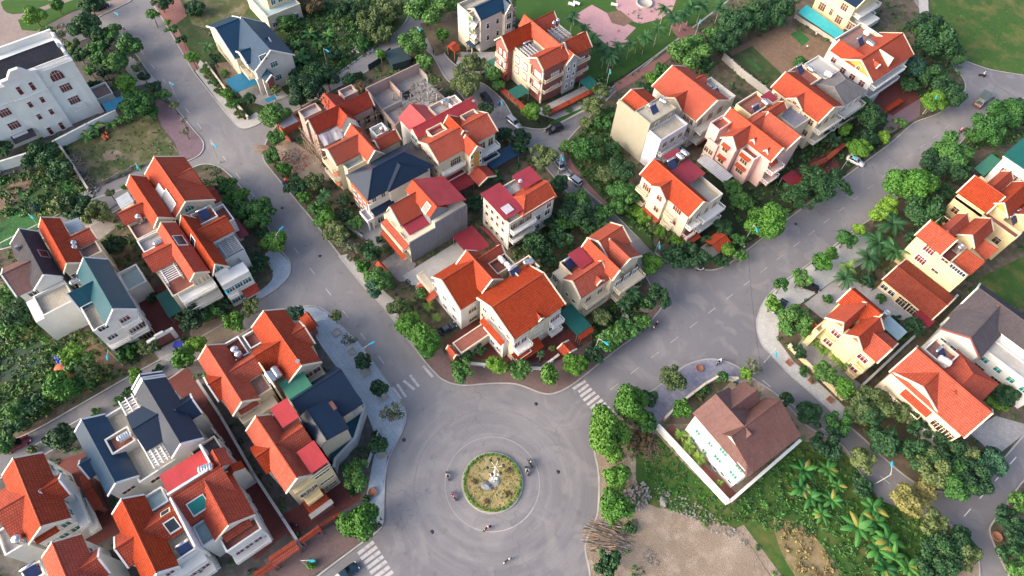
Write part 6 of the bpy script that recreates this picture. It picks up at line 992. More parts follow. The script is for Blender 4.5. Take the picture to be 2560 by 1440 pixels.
block('pavement', [(-167.41, 18.22), (-158.36, 18.03), (-135.65, 18.27), (-130.56, 18.68), (-128.11, 17.72), (-126.68, 15.87), (-126.6, 13.89), (-126.96, 9.27), (-126.76, 0.56), (-128.35, -8.34), (-128.34, -19.38), (-127.55, -35.48), (-127.43, -57.03), (-176.63, -54.59), (-194.16, -34.6), (-185.35, -9.67), (-181.47, 3.7), (-181.48, 11.86), (-178.2, 17.91)], 'yard_dark')
block('pavement', [(-189.54, 26.55), (-187.43, 14.12), (-186.85, 5.62), (-186.55, -3.48), (-188.81, -27.11), (-238.07, -43.25), (-266.15, -17.84), (-228.5, 38.14)], 'pave_plain')
block('pavement', [(33.78, 100.89), (33.81, 97.95), (34.28, 92.5), (34.2, 87.88), (34.85, 86.5), (37.48, 84.66), (40.88, 82.71), (49.4, 77.83), (59.31, 100.04), (37.69, 131.22)], 'dirt_shade')
block('pavement', [(-61.12, 211.25), (-52.47, 204.25), (-40.71, 196.37), (-31.74, 199.65), (-24.38, 205.82), (-8.11, 228.62), (-26.87, 296.77), (-85.48, 272.72), (-83.29, 233.55)], 'weeds')
# surfaces laid on the blocks
Z = .134
NL = [0]
def lay(name, pts, m, dz=0, it=0): NL[0] += 1; (PAVED.append(pts) if m not in ('weeds', 'hedge_floor') else None); return sheet(name, pts, m, Z + dz + NL[0] * .0006, it)
lay('pavement_paving', [(-52.14, 19.05), (-62.8, 19.08), (-68.03, 18.37), (-73.2, 17.6), (-75.37, 16.58), (-77.19, 14.17), (-75.01, 13.67), (-67.63, 13.01), (-60.12, 12.97), (-52.71, 13.24), (-46.08, 11.64), (-42.3, 9.23), (-37.6, 4.86), (-33.55, 1.29), (-31.41, 1.91), (-31.11, 3.14), (-31.96, 4.41), (-37.37, 7.99), (-40.68, 10.97), (-43.07, 15.54), (-45.11, 17.96), (-48.22, 18.7)], 'pave_blue')
lay('pavement_paving', [(-83.99, 13.04), (-85.42, 16.01), (-86.99, 17.25), (-88.89, 17.74), (-91.23, 17.33), (-93.58, 17.48), (-93.01, 13.92), (-90.36, 14.08), (-87.54, 13.68), (-86.08, 12.35), (-85.32, 8.55), (-83.87, 7.8)], 'pave_blue', 0, 1)
lay('pavement_paving', [(-52.65, 27.39), (-66.3, 27.36), (-74.23, 26.66), (-83.56, 26.58), (-82.85, 28.39), (-74.17, 29.04), (-66.75, 30.05), (-61.69, 29.76), (-56.61, 28.98), (-52.56, 29.22)], 'pale_conc'); lay('pavement_paving', [(-153.73, 27.32), (-130.36, 26.93), (-128.88, 27.62), (-128.08, 29.18), (-128.02, 31.97), (-129.9, 33.27), (-131.95, 32.76), (-131.07, 29.36), (-135.72, 29.4), (-146.19, 29.81), (-154.84, 30.41), (-156.92, 30.09)], 'pale_conc')
lay('pavement_paving', [(-20.53, 90.87), (-18.76, 86.99), (-16.96, 84.87), (-14.57, 83.31), (-12.2, 82.99), (-7.17, 82.49), (3.89, 82.88), (6.19, 83.09), (6.3, 85.48), (-2.48, 85.65), (-7.68, 85.27), (-12.88, 86.58), (-15.67, 90.61), (-15.59, 97.1), (-14.77, 109.89), (-13.14, 120.86), (-16.35, 123.87), (-20.22, 122.41), (-20.27, 113.3), (-20.74, 104.69), (-21.13, 95.66)], 'pave_light'); lay('pavement_paving', [(-20.39, 52.46), (-20.61, 54.7), (-20.33, 61.61), (-20.48, 66.61), (-19.46, 70.25), (-17.74, 73.08), (-14.24, 75.23), (-12.39, 75.51), (-11.16, 72.9), (-14.14, 70.39), (-15.78, 67.56), (-15.46, 60.47), (-15.44, 53.95)], 'pave_mottle')
lay('corner_pavement', [(-48.88, 27.29), (-52.94, 27.59), (-52.78, 31.09), (-48.31, 32.67), (-42.57, 38.08), (-38.5, 44.83), (-36.33, 51.28), (-35.59, 58.16), (-35.34, 64.61), (-34.89, 69.91), (-33.55, 73.28), (-32.32, 70.63), (-31.37, 66.46), (-31.44, 58.14), (-31.24, 52.36), (-31.08, 46.99), (-31.38, 44.28), (-32.17, 42.04), (-33.54, 40.79), (-36.8, 39.11), (-38.4, 37.84), (-41.41, 33.76), (-43.33, 30.43), (-45.24, 28.62), (-47.29, 27.57)], 'pave_brown')
lay('brick_pavement', [(-149.04, 16.1), (-148.25, 14.35), (-141.41, 12.78), (-133.22, 13.07), (-128.62, 11.97), (-127.03, 13.94), (-126.99, 15.87), (-128.42, 17.52), (-130.4, 18.25), (-135.25, 17.94), (-145.45, 17.54)], 'pave_purple', 0, 1); lay('driveway', [(-155.57, 18.42), (-157.01, 13.44), (-168.34, 14.01), (-168.09, 17.0), (-159.72, 17.12)], 'grey_floor'); lay('brick_pavement', [(-186.93, 29.98), (-179.32, 29.49), (-169.86, 28.62), (-154.23, 27.12), (-154.14, 28.79), (-165.7, 29.81), (-173.64, 31.19), (-175.92, 36.72), (-180.71, 38.93)], 'pave_red')
lay('vacant_lot', [(-148.0, -7.24), (-150.75, 2.13), (-144.73, 12.74), (-129.77, 12.49), (-132.26, 2.24), (-132.14, -7.54)], 'lot', 0, 1); lay('bare_patch', [(-140.01, -1.56), (-140.52, 0.48), (-138.23, 2.36), (-136.22, 1.55), (-136.71, -0.56), (-138.32, -1.94)], 'dirt', .002, 2); lay('side_street', [(-130.66, -7.84), (-130.6, 2.48), (-130.54, 9.96), (-126.99, 13.15), (-125.52, 4.02), (-124.15, -3.77), (-122.83, -9.95), (-125.72, -10.57)], 'asphalt', .002); lay('dirt_path', [(-122.83, -9.95), (-125.72, -10.57), (-123.06, -19.49), (-117.1, -18.33), (-116.74, -11.01), (-118.36, -6.1)], 'gravel')
lay('dark_garden', [(-147.12, -7.1), (-144.38, -14.71), (-145.4, -22.08), (-133.07, -25.93), (-128.2, -19.36), (-128.04, -11.85), (-130.66, -7.84)], 'weeds'); lay('vegetable_bed', [(-142.16, -23.09), (-143.55, -17.58), (-141.95, -16.39), (-139.33, -17.7), (-136.45, -23.23), (-136.33, -24.91)], 'soil', .004); lay('vegetable_bed', [(-139.84, -20.32), (-138.51, -17.55), (-136.01, -17.97), (-136.63, -20.69)], 'veg_green', .006); lay('vegetable_bed', [(-137.83, -11.76), (-136.37, -8.78), (-133.34, -8.59), (-130.26, -10.17), (-132.57, -12.35), (-135.56, -12.57)], 'veg_green', .004, 1); lay('vegetable_bed', [(-133.07, -25.93), (-134.48, -20.57), (-127.71, -18.7), (-125.88, -25.0), (-126.76, -27.9)], 'veg_green', .004)
lay('pond', [(-100.24, -36.18), (-101.47, -34.36), (-101.38, -30.0), (-99.18, -28.52), (-94.59, -30.82), (-93.89, -33.94), (-95.68, -37.61)], 'pond', .004, 1); lay('field', [(-113.92, -39.28), (-104.81, -22.74), (-89.13, -20.92), (-83.61, -17.79), (-85.02, -26.95), (-84.9, -36.9), (-87.46, -46.82)], 'weeds', .002); lay('soil_bed', [(-96.83, -22.57), (-92.88, -20.23), (-83.61, -17.79), (-85.48, -21.59), (-92.79, -22.94)], 'soil', .004)
lay('yard', [(-99.13, -10.58), (-98.48, -3.35), (-87.36, -4.18), (-84.84, -8.2), (-87.35, -11.52)], 'terra_dark'); lay('yard', [(-86.16, -5.56), (-84.46, 1.17), (-78.38, 3.23), (-77.96, -2.02), (-80.36, -6.61)], 'dirt', .0); lay('driveway', [(-85.13, -12.87), (-85.02, -7.72), (-81.85, -7.14), (-80.65, -10.48), (-82.85, -12.68)], 'grey_floor')
lay('yard', [(-78.94, -14.38), (-78.13, -9.24), (-64.55, -8.59), (-40.02, -9.11), (-39.28, -15.35), (-46.52, -17.42)], 'terra_dark', .001); lay('yard', [(-43.17, -8.89), (-41.14, 6.02), (-37.19, 3.15), (-37.29, 0.82), (-39.16, -9.58)], 'terra_dark', .003); lay('yard', [(-74.94, -34.14), (-73.65, -30.12), (-56.97, -30.79), (-57.46, -36.53), (-70.26, -37.14)], 'terra_dark', .003); lay('brick_pavement', [(-38.49, -14.33), (-35.46, 2.08), (-31.34, 1.47), (-31.2, -0.96), (-31.53, -7.96), (-31.51, -15.2)], 'pave_brown', .002)
lay('yard', [(-76.56, 32.53), (-77.5, 38.17), (-72.04, 38.57), (-69.71, 34.98), (-70.29, 33.38)], 'gravel'); lay('yard', [(-71.28, 34.53), (-71.63, 51.4), (-65.58, 50.65), (-63.87, 35.46)], 'pale_conc', .002); lay('yard', [(-89.08, 33.38), (-87.13, 43.51), (-80.16, 39.94), (-80.36, 33.46)], 'grey_floor'); lay('site', [(-118.7, 28.72), (-119.85, 34.74), (-109.39, 37.26), (-102.51, 36.36), (-106.22, 31.3), (-113.67, 29.3)], 'dirt', .002); lay('yard', [(-53.03, 32.23), (-54.04, 39.88), (-45.12, 44.12), (-41.86, 52.91), (-36.57, 56.87), (-36.44, 48.24), (-43.24, 38.6), (-48.88, 34.06)], 'terra_dark', .004); lay('yard', [(-71.9, 56.54), (-69.73, 76.92), (-59.16, 73.72), (-57.29, 58.28)], 'hedge_floor')
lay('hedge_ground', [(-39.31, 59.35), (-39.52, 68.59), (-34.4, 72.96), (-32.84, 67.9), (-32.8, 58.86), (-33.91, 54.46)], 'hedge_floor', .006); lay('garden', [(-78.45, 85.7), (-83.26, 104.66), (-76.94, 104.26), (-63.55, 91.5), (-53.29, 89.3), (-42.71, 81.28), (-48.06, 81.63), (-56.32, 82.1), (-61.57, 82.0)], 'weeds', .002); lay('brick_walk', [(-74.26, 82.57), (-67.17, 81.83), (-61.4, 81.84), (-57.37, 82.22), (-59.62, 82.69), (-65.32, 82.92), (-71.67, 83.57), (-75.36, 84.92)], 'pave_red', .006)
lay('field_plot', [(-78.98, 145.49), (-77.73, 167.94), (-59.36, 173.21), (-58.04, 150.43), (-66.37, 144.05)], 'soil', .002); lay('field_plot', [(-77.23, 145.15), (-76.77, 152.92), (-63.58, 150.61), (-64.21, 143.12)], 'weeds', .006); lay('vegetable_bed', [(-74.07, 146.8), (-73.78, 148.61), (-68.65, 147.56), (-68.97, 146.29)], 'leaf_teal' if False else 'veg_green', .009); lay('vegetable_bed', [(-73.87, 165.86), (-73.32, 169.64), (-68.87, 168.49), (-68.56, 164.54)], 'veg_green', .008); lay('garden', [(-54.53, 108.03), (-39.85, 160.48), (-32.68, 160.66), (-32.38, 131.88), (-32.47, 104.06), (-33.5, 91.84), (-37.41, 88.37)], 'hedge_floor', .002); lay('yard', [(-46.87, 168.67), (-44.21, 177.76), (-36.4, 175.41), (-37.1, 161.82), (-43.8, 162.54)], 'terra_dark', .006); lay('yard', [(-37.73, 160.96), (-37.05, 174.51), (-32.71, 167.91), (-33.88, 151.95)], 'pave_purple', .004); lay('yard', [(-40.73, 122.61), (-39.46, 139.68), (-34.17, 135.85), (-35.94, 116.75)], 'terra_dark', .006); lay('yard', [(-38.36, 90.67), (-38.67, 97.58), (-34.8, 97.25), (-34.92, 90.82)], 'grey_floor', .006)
lay('lawn', [(-138.6, 119.19), (-96.77, 179.91), (-89.94, 128.62), (-88.79, 112.66), (-89.67, 104.98), (-108.12, 107.14), (-124.24, 107.66)], 'lawn', .002); lay('plaza', [(-115.09, 120.74), (-115.71, 128.58), (-106.7, 130.28), (-100.98, 131.79), (-99.2, 125.48), (-97.6, 127.75), (-97.14, 121.26), (-99.93, 120.15)], 'pave_pink', .004); lay('plaza', [(-121.74, 143.67), (-112.13, 157.62), (-103.32, 150.23), (-100.37, 145.54), (-99.81, 140.11), (-101.58, 133.94), (-106.1, 132.05), (-110.68, 133.27)], 'pave_pink', .006); lay('plaza', [(-96.67, 140.93), (-95.69, 144.78), (-88.4, 145.21), (-86.24, 145.33), (-88.96, 138.55), (-92.96, 138.72)], 'pave_red', .006); lay('soil_bed', [(-110.61, 129.62), (-109.23, 133.46), (-103.7, 133.34), (-103.42, 129.5), (-106.39, 127.68)], 'soil', .008)
lay('brick_walk', [(-88.14, 111.48), (-88.21, 126.88), (-89.61, 137.63), (-87.31, 137.14), (-85.72, 124.39), (-85.49, 109.55)], 'pave_red', .006); lay('lawn', [(-85.63, 84.8), (-85.05, 98.76), (-86.53, 109.11), (-88.04, 109.81), (-87.14, 99.27), (-86.99, 89.17)], 'pale_conc', .004); lay('lawn', [(-85.84, 88.19), (-85.61, 99.94), (-85.95, 100.93), (-87.35, 88.44)], 'lawn', .006); lay('yard', [(-92.58, 87.36), (-91.85, 108.37), (-87.36, 105.67), (-86.93, 90.43)], 'grey_floor', .002); lay('yard', [(-121.07, 86.06), (-114.32, 95.59), (-109.98, 93.51), (-111.17, 83.9), (-117.87, 82.42)], 'grey_floor', .003)
lay('yard', [(-136.62, 83.97), (-135.98, 96.99), (-122.74, 89.27), (-123.43, 79.98)], 'dirt_shade', .001); lay('yard', [(-149.34, 32.95), (-147.45, 40.8), (-132.42, 41.65), (-132.68, 35.27), (-137.36, 32.35)], 'pale_conc', .002); lay('yard', [(-153.52, 32.27), (-151.14, 38.24), (-143.81, 35.62), (-144.68, 30.67)], 'dirt', .004); lay('dry_ground', [(-182.53, 36.31), (-170.93, 52.99), (-164.71, 43.92), (-164.7, 38.21), (-171.27, 34.57)], 'lot', .002)
lay('lawn', [(-209.26, -2.13), (-201.64, 8.83), (-200.25, 7.82), (-200.53, -0.84), (-203.59, -2.9)], 'lawn', .004, 1); lay('lawn', [(-198.27, -1.07), (-198.37, 4.57), (-198.6, 16.26), (-192.75, 21.62), (-193.71, 11.26), (-191.18, 1.11), (-193.66, -1.57)], 'lawn', .004); lay('meadow', [(-66.71, 223.55), (-38.18, 264.96), (-15.08, 219.15), (-24.7, 206.21), (-32.06, 200.05), (-40.45, 197.03), (-51.86, 204.82), (-59.27, 213.59)], 'grass', .002); lay('side_lane', [(-68.61, 220.78), (-66.71, 223.55), (-54.03, 204.87), (-55.03, 201.87)], 'pale_conc', .003)
lay('grass_lot', [(-15.51, 48.78), (-14.05, 52.56), (-7.85, 52.55), (2.72, 53.29), (7.85, 55.41), (6.57, 51.58), (-0.89, 45.31), (-5.83, 42.32), (-10.18, 43.6)], 'grass', .002); lay('grass_lot', [(2.94, 53.58), (3.18, 61.99), (3.38, 73.27), (9.95, 78.02), (19.44, 75.9), (26.88, 79.79), (36.87, 71.55), (20.89, 51.27), (9.19, 52.77)], 'grass', .002); lay('bare_earth', [(-6.64, 40.16), (-3.69, 44.17), (-0.02, 46.42), (2.65, 47.65), (7.45, 51.63), (12.64, 50.84), (19.22, 49.16), (6.03, 32.43), (-0.03, 34.69)], 'dirt', .006, 2); lay('dry_grass', [(9.38, 57.37), (10.48, 59.88), (15.28, 61.64), (23.2, 60.18), (26.32, 58.17), (22.14, 52.86), (15.2, 54.1)], 'drygrass', .004, 1)
lay('yard', [(-5.81, 55.18), (3.33, 56.35), (3.47, 54.04), (-8.37, 53.09), (-13.41, 54.03), (-13.59, 56.36)], 'terra', .006); lay('yard', [(-14.52, 55.15), (-15.49, 67.24), (-12.69, 72.29), (-12.25, 66.01), (-11.73, 58.77)], 'dirt_shade', .006); lay('yard', [(-15.07, 97.79), (-14.77, 109.89), (-8.61, 112.98), (-6.05, 106.52), (-10.03, 98.06)], 'grey_floor', .004); lay('yard', [(-7.25, 119.92), (-1.56, 119.01), (1.36, 113.13), (-1.24, 109.68), (-8.45, 109.86)], 'grey_floor', .003); lay('yard', [(-9.37, 86.72), (-10.2, 91.64), (3.44, 91.99), (4.02, 88.58)], 'grey_floor', .005); lay('yard', [(22.33, 100.4), (23.96, 107.78), (28.24, 110.7), (29.3, 108.79), (28.24, 100.42)], 'grey_floor', .004); lay('back_garden', [(4.2, 133.46), (7.38, 148.34), (18.51, 152.52), (23.57, 142.49), (10.79, 132.09)], 'grass', .002); lay('back_lane', [(4.25, 89.57), (4.07, 125.65), (6.51, 126.41), (6.96, 91.05)], 'dirt_shade', .008)
# painted markings
def mark(a, b, w, m='paint', z=.006, name='road_marking', d=0):
    d_ = Vector((b[0] - a[0], b[1] - a[1])).normalized() * w / 2; n = Vector((-d_.y, d_.x)); mk.add([(a[0] + n.x, a[1] + n.y, z), (a[0] - n.x, a[1] - n.y, z), (b[0] - n.x, b[1] - n.y, z), (b[0] + n.x, b[1] + n.y, z)], [[0, 1, 2, 3]])
def dashes(a, b, step, ln, w=.16):
    L_ = hypot(b[0] - a[0], b[1] - a[1]); n = int(L_ / step); e = ((b[0] - a[0]) / L_, (b[1] - a[1]) / L_)
    for i in range(n): t = i * step; mark((a[0] + e[0] * t, a[1] + e[1] * t), (a[0] + e[0] * (t + ln), a[1] + e[1] * (t + ln)), w)
mk = MB(); dashes((-25.79, 51.81), (-26.25, 176.59), 5.6, 2.2, .12); struct(mk.build('road_marking', 'paint_faint2')); mk = MB()
dashes((30.6, 85.62), (30.86, 112.2), 5.2, 2.2); dashes((-80.33, -36.57), (-80.43, -19.16), 6, 2); struct(mk.build('road_marking', 'paint')); mk = MB(); dashes((-182.08, 19.47), (-51.19, 20.66), 6.5, 2); dashes((18.88, 79.91), (-14.35, 76.62), 6.5, 2); dashes((-15.14, 76.31), (-14.35, 80.28), 5, 2); struct(mk.build('road_marking', 'paint_worn'))
mk = MB()
for a, b in [[(-30.3, 46.27), (-30.07, 49.3)], [(-29.19, 46.7), (-29.17, 49.27)], [(-28.26, 46.39), (-28.2, 49.18)], [(-27.3, 46.3), (-27.22, 49.2)], [(-26.22, 46.28), (-26.2, 49.31)], [(-25.28, 46.28), (-25.19, 49.29)], [(-24.33, 46.44), (-24.3, 49.38)], [(-23.33, 47.18), (-23.3, 49.36)], [(-22.27, 47.75), (-22.27, 49.44)]]: mark(a, b, .55)
for a, b in [[(-29.86, -1.77), (-29.92, 1.29)], [(-28.91, -1.83), (-28.93, 1.26)], [(-28.03, -1.84), (-27.98, 1.27)], [(-27.08, -1.82), (-27.02, 1.28)], [(-26.11, -1.82), (-26.03, 1.28)], [(-25.07, -1.56), (-25.03, 1.22)], [(-24.12, -1.21), (-24.05, 1.22)]]: mark(a, b, .6)
struct(mk.build('zebra_crossing', 'paint_worn')); mk = MB()
for a, b in [[(-51.53, 19.2), (-48.53, 19.12)], [(-51.47, 20.22), (-48.29, 20.08)], [(-51.59, 23.21), (-48.6, 23.2)], [(-51.63, 26.3), (-48.61, 26.43)], [(-51.39, 21.59), (-48.59, 22.2)]]: mark(a, b, .5)
struct(mk.build('zebra_crossing', 'paint_worn'))
def ring(c, r0, r1, a0, a1, z, m, name):
    b = MB(); n = 60; vs = []
    for i in range(n + 1): t = radians(a0 + (a1 - a0) * i / n); vs += [(c[0] + r0 * cos(t), c[1] + r0 * sin(t), z), (c[0] + r1 * cos(t), c[1] + r1 * sin(t), z)]
    b.add(vs, [[2 * i, 2 * i + 1, 2 * i + 3, 2 * i + 2] for i in range(n)]); return struct(b.build(name, m))
RC = (-25.58, 23.08); RR = 5.45
ring(RC, 8.3, 8.42, 0, 360, .006, 'paint_faint', 'ring_marking'); ring(RC, 8.3, 8.46, -60, 20, .01, 'paint_faint2', 'ring_marking'); ring(RC, 13.6, 13.75, 60, 250, .004, 'tar', 'ring_seam')
# roundabout island
isl = [(RC[0] + RR * cos(2 * pi * i / 56), RC[1] + RR * sin(2 * pi * i / 56)) for i in range(56)]
struct(MB().prism(isl, -.04, .22).build('island', 'kerb')); struct(MB().prism([(RC[0] + (x - RC[0]) * .955, RC[1] + (y - RC[1]) * .955) for x, y in isl], .1, .3).build('island_bed', 'island_fill'))
for x, y in [(-41.55, 15.12), (-25.23, 9.86), (-19.87, 33.51), (-32.27, 38.66), (-85.9, 23.59), (-102.07, 23.47), (-32.4, 73.34), (-29.75, 113.54), (26.16, 82.3), (-35.58, 66.59)]: struct(MB().lathe([(.36, .004), (.36, .011), (.05, .012)], (0, 0, 0), 14).build('manhole_cover', 'dark_metal', None, (0, 0, 0), (x, y, 0)))

# ------------------------------------------------------------------ vegetation
RNG = random.Random(5)
def leafq(mb, p, n, s, asp=1.5):
    """one bent leaf (two quads hinged on a midrib) at p facing n"""
    n = n.normalized(); a = RNG.random() * 2 * pi; t = n.orthogonal().normalized(); b = n.cross(t); d = t * cos(a) + b * sin(a); c = n.cross(d)
    L_, w = s * asp * .5, s * .5
    mb.add([p - d * L_, p + c * w - n * w * .35, p + d * L_, p - c * w - n * w * .35], [[0, 2, 1], [0, 3, 2]][::-1])
def sph():
    z = RNG.uniform(-1, 1); a = RNG.random() * 2 * pi; r = math.sqrt(1 - z * z); return Vector((r * cos(a), r * sin(a), z))
CR = {}
def crown_mesh(style, r, var):
    k = (style, r, var)
    if k in CR: return CR[k]
    mb = MB(); tk = MB(); blobs = []
    if style in ('round', 'dense'):
        nb = 7 if r < 2.5 else 12
        blobs = [(Vector((RNG.uniform(-.1, .1), RNG.uniform(-.1, .1), 0)), .62)]
        for i in range(nb):
            d = sph(); d.z = abs(d.z) * 1.1 - .25; d.normalize(); blobs.append((d * RNG.uniform(.48, .74), RNG.uniform(.22, .42)))
        flat = .84
    elif style == 'clump':
        nb = 16; blobs = []
        for i in range(nb):
            a = RNG.random() * 2 * pi; q = math.sqrt(RNG.random()) * .75; blobs.append((Vector((q * cos(a), q * sin(a), RNG.uniform(-.35, .45) * (1.1 - q))), RNG.uniform(.2, .36)))
        flat = .85
    elif style == 'sparse':
        blobs = [(sph() * RNG.uniform(.3, .75), RNG.uniform(.14, .26)) for i in range(13)]; flat = .9
    else:  # drooping
        for i in range(22):
            a = RNG.random() * 2 * pi; q = RNG.uniform(.2, .95); blobs.append((Vector((q * cos(a), q * sin(a), .35 - .55 * q + RNG.uniform(-.1, .15))), RNG.uniform(.14, .24)))
        flat = .8
    ls = {'round': .34, 'dense': .30, 'clump': .36, 'sparse': .26, 'droop': .30}[style] / r * (1 if r > 1.5 else .8)
    dens = {'round': 1.5, 'dense': 1.9, 'clump': 1.5, 'sparse': .6, 'droop': 1.1}[style]
    for c, br in blobs:
        nl = int(dens * 4 * pi * br * br / (ls * ls * .75)); nl = min(nl, 1500)
        for i in range(nl):
            d = sph()
            if d.z < -.55 and RNG.random() < .6: continue
            q = br * (RNG.uniform(.86, 1.08) if RNG.random() < .75 else RNG.uniform(.45, .9)); p = c + d * q; p.z *= flat
            nn = d + sph() * (.75 if style != 'droop' else 1.2)
            leafq(mb, p, nn, ls * RNG.uniform(.7, 1.35), 1.35 if style != 'droop' else 3)
    CR[k] = mb.mesh('crown', 'leaf_mid'); return CR[k]
def trunk_mesh(h, r, var, style):
    k = ('t', round(h, 1), round(r, 1), var)
    if k in CR: return CR[k]
    mb = MB(); p = Vector((0, 0, -.1)); w = .07 + .035 * r; top = Vector((RNG.uniform(-.15, .15), RNG.uniform(-.15, .15), h - r * .35)); mb.tube(p, top, w, w * .7, 7, False)
    for i in range(6):
        a = i * 1.05 + RNG.random() * .5; e = top + Vector((cos(a) * r * .6, sin(a) * r * .6, r * RNG.uniform(.1, .6))); mb.tube(top - Vector((0, 0, .1)), e, w * .5, w * .15, 5, False)
        if style == 'sparse':
            for j in range(2): mb.tube(top.lerp(e, .5 + .2 * j), e + Vector((RNG.uniform(-.4, .4) * r, RNG.uniform(-.4, .4) * r, RNG.uniform(0, .4) * r)), w * .25, w * .08, 4, False)
    CR[k] = mb.mesh('trunk', 'bark'); return CR[k]
def palm_mesh(n, L_, var, leaflet=True):
    k = ('p', n, L_, var)
    if k in CR: return CR[k]
    mb = MB()
    for i in range(n):
        a = 2 * pi * i / n + RNG.uniform(-.2, .2); el = RNG.uniform(.2, 1.1); d = Vector((cos(a), sin(a), 0)); s_ = Vector((-sin(a), cos(a), 0)); p = Vector((0, 0, 0)); v = d * cos(el) + Vector((0, 0, sin(el))); ln = L_ * RNG.uniform(.8, 1.1); ns = 9; pts = [p.copy()]
        for j in range(ns): p = p + v * ln / ns; v = (v - Vector((0, 0, .2))).normalized(); pts.append(p.copy())
        for j in range(1, ns + 1):
            q = pts[j]; t = (pts[j] - pts[j - 1]).normalized(); w = L_ * .30 * (1 - abs(j / ns - .45) * 1.3)
            for sg in (-1, 1):
                for o_ in (0, .5):
                    b0 = q - t * ln / ns * o_; e = b0 + s_ * sg * w + t * w * .75 - Vector((0, 0, w * .45)); mb.add([b0 - t * .06 * L_ * .5, b0 + t * .06 * L_ * .5, e], [[0, 1, 2]])
        for j in range(ns): mb.tube(pts[j], pts[j + 1], .03, n=3, caps=False)
    CR[k] = mb.mesh('fronds', 'leaf_palm'); return CR[k]
def banana_mesh(var, L_=1.):
    k = ('b', var)
    if k in CR: return CR[k]
    mb = MB(); n = 9
    for i in range(n):
        a = 2 * pi * i / n * 1.6 + RNG.uniform(-.3, .3); el = RNG.uniform(.35, 1.2); d = Vector((cos(a), sin(a), 0)); s_ = Vector((-sin(a), cos(a), 0)); p = Vector((0, 0, 0)); v = d * cos(el) + Vector((0, 0, sin(el))); ns = 7; vs = []; ln = RNG.uniform(.8, 1.15)
        for j in range(ns + 1):
            w = .17 * (max(0, sin(pi * min(1, (j + .3) / (ns + .6)))) ** .7); up = v.cross(s_).normalized() * -1
            vs += [p + s_ * w - Vector((0, 0, w * .35)), p, p - s_ * w - Vector((0, 0, w * .35))]; p = p + v * ln / ns; v = (v - Vector((0, 0, .23))).normalized()
        mb.add(vs, [f for j in range(ns) for f in ([3 * j, 3 * j + 3, 3 * j + 4, 3 * j + 1], [3 * j + 1, 3 * j + 4, 3 * j + 5, 3 * j + 2])])
    CR[k] = mb.mesh('leaves', 'leaf_banana'); return CR[k]
KIND = {'b': ('bright green', 'round', 'leaf_bright'), 'l': ('lime green', 'dense', 'leaf_lime'), 'm': ('mid green', 'clump', 'leaf_mid'), 'd': ('dark green', 'clump', 'leaf_dark'), 'o': ('olive green', 'clump', 'leaf_olive'), 'y': ('yellowing', 'clump', 'leaf_yellow'), 'u': ('blue green', 'round', 'leaf_blue'), 'g': ('thin grey green', 'sparse', 'leaf_grey'), 'r': ('brownish', 'clump', 'leaf_brown'), 'C': ('dark drooping', 'droop', 'leaf_dark'), 'B': ('broad leaved', 'banana', 'leaf_banana'), 'P': ('light green', 'palm', 'leaf_palm'), 'Q': ('dark feathery', 'palm', 'leaf_palmdark')}
LAND = [(n, s.world(*s.c)) for n, s in HOUSES.items()] + [('the roundabout island', RC), ('the pond', (-98.45, -33.16)), ('the pink plaza', (-106.8, 123.5)), ('the big grass field', (-42.03, 212.63)), ('the bare earth lot', (3.67, 42.53)), ('the weedy vacant lot', (-138.39, 3.83)), ('the crop plot', (-69.89, 158.34)), ('the lower right crossing', (31.12, 88.61)), ('the top left park', (-195.67, 2.63)), ('the banana grove', (17.97, 68.38)), ('the overgrown top field', (-145.9, 62.08)), ('the vegetable beds', (-136.7, -19.84)), ('the blue paved corner', (-86.81, 13.83)), ('the mottled corner', (-16.24, 63.51)), ('the far right road bend', (-27.09, 193.64))]
RIGHT = Vector((0.62, 0.78)).normalized(); UP = Vector((-RIGHT.y, RIGHT.x))
def relation(x, y):
    n, c = min(LAND, key=lambda q: (q[1][0] - x) ** 2 + (q[1][1] - y) ** 2)
    d = Vector((x - c[0], y - c[1])); a, b = d.dot(RIGHT), d.dot(UP)
    w = ('right of' if a > 0 else 'left of') if abs(a) > abs(b) else ('above' if b > 0 else 'below')
    return w + ' ' + n
SPOTS = []
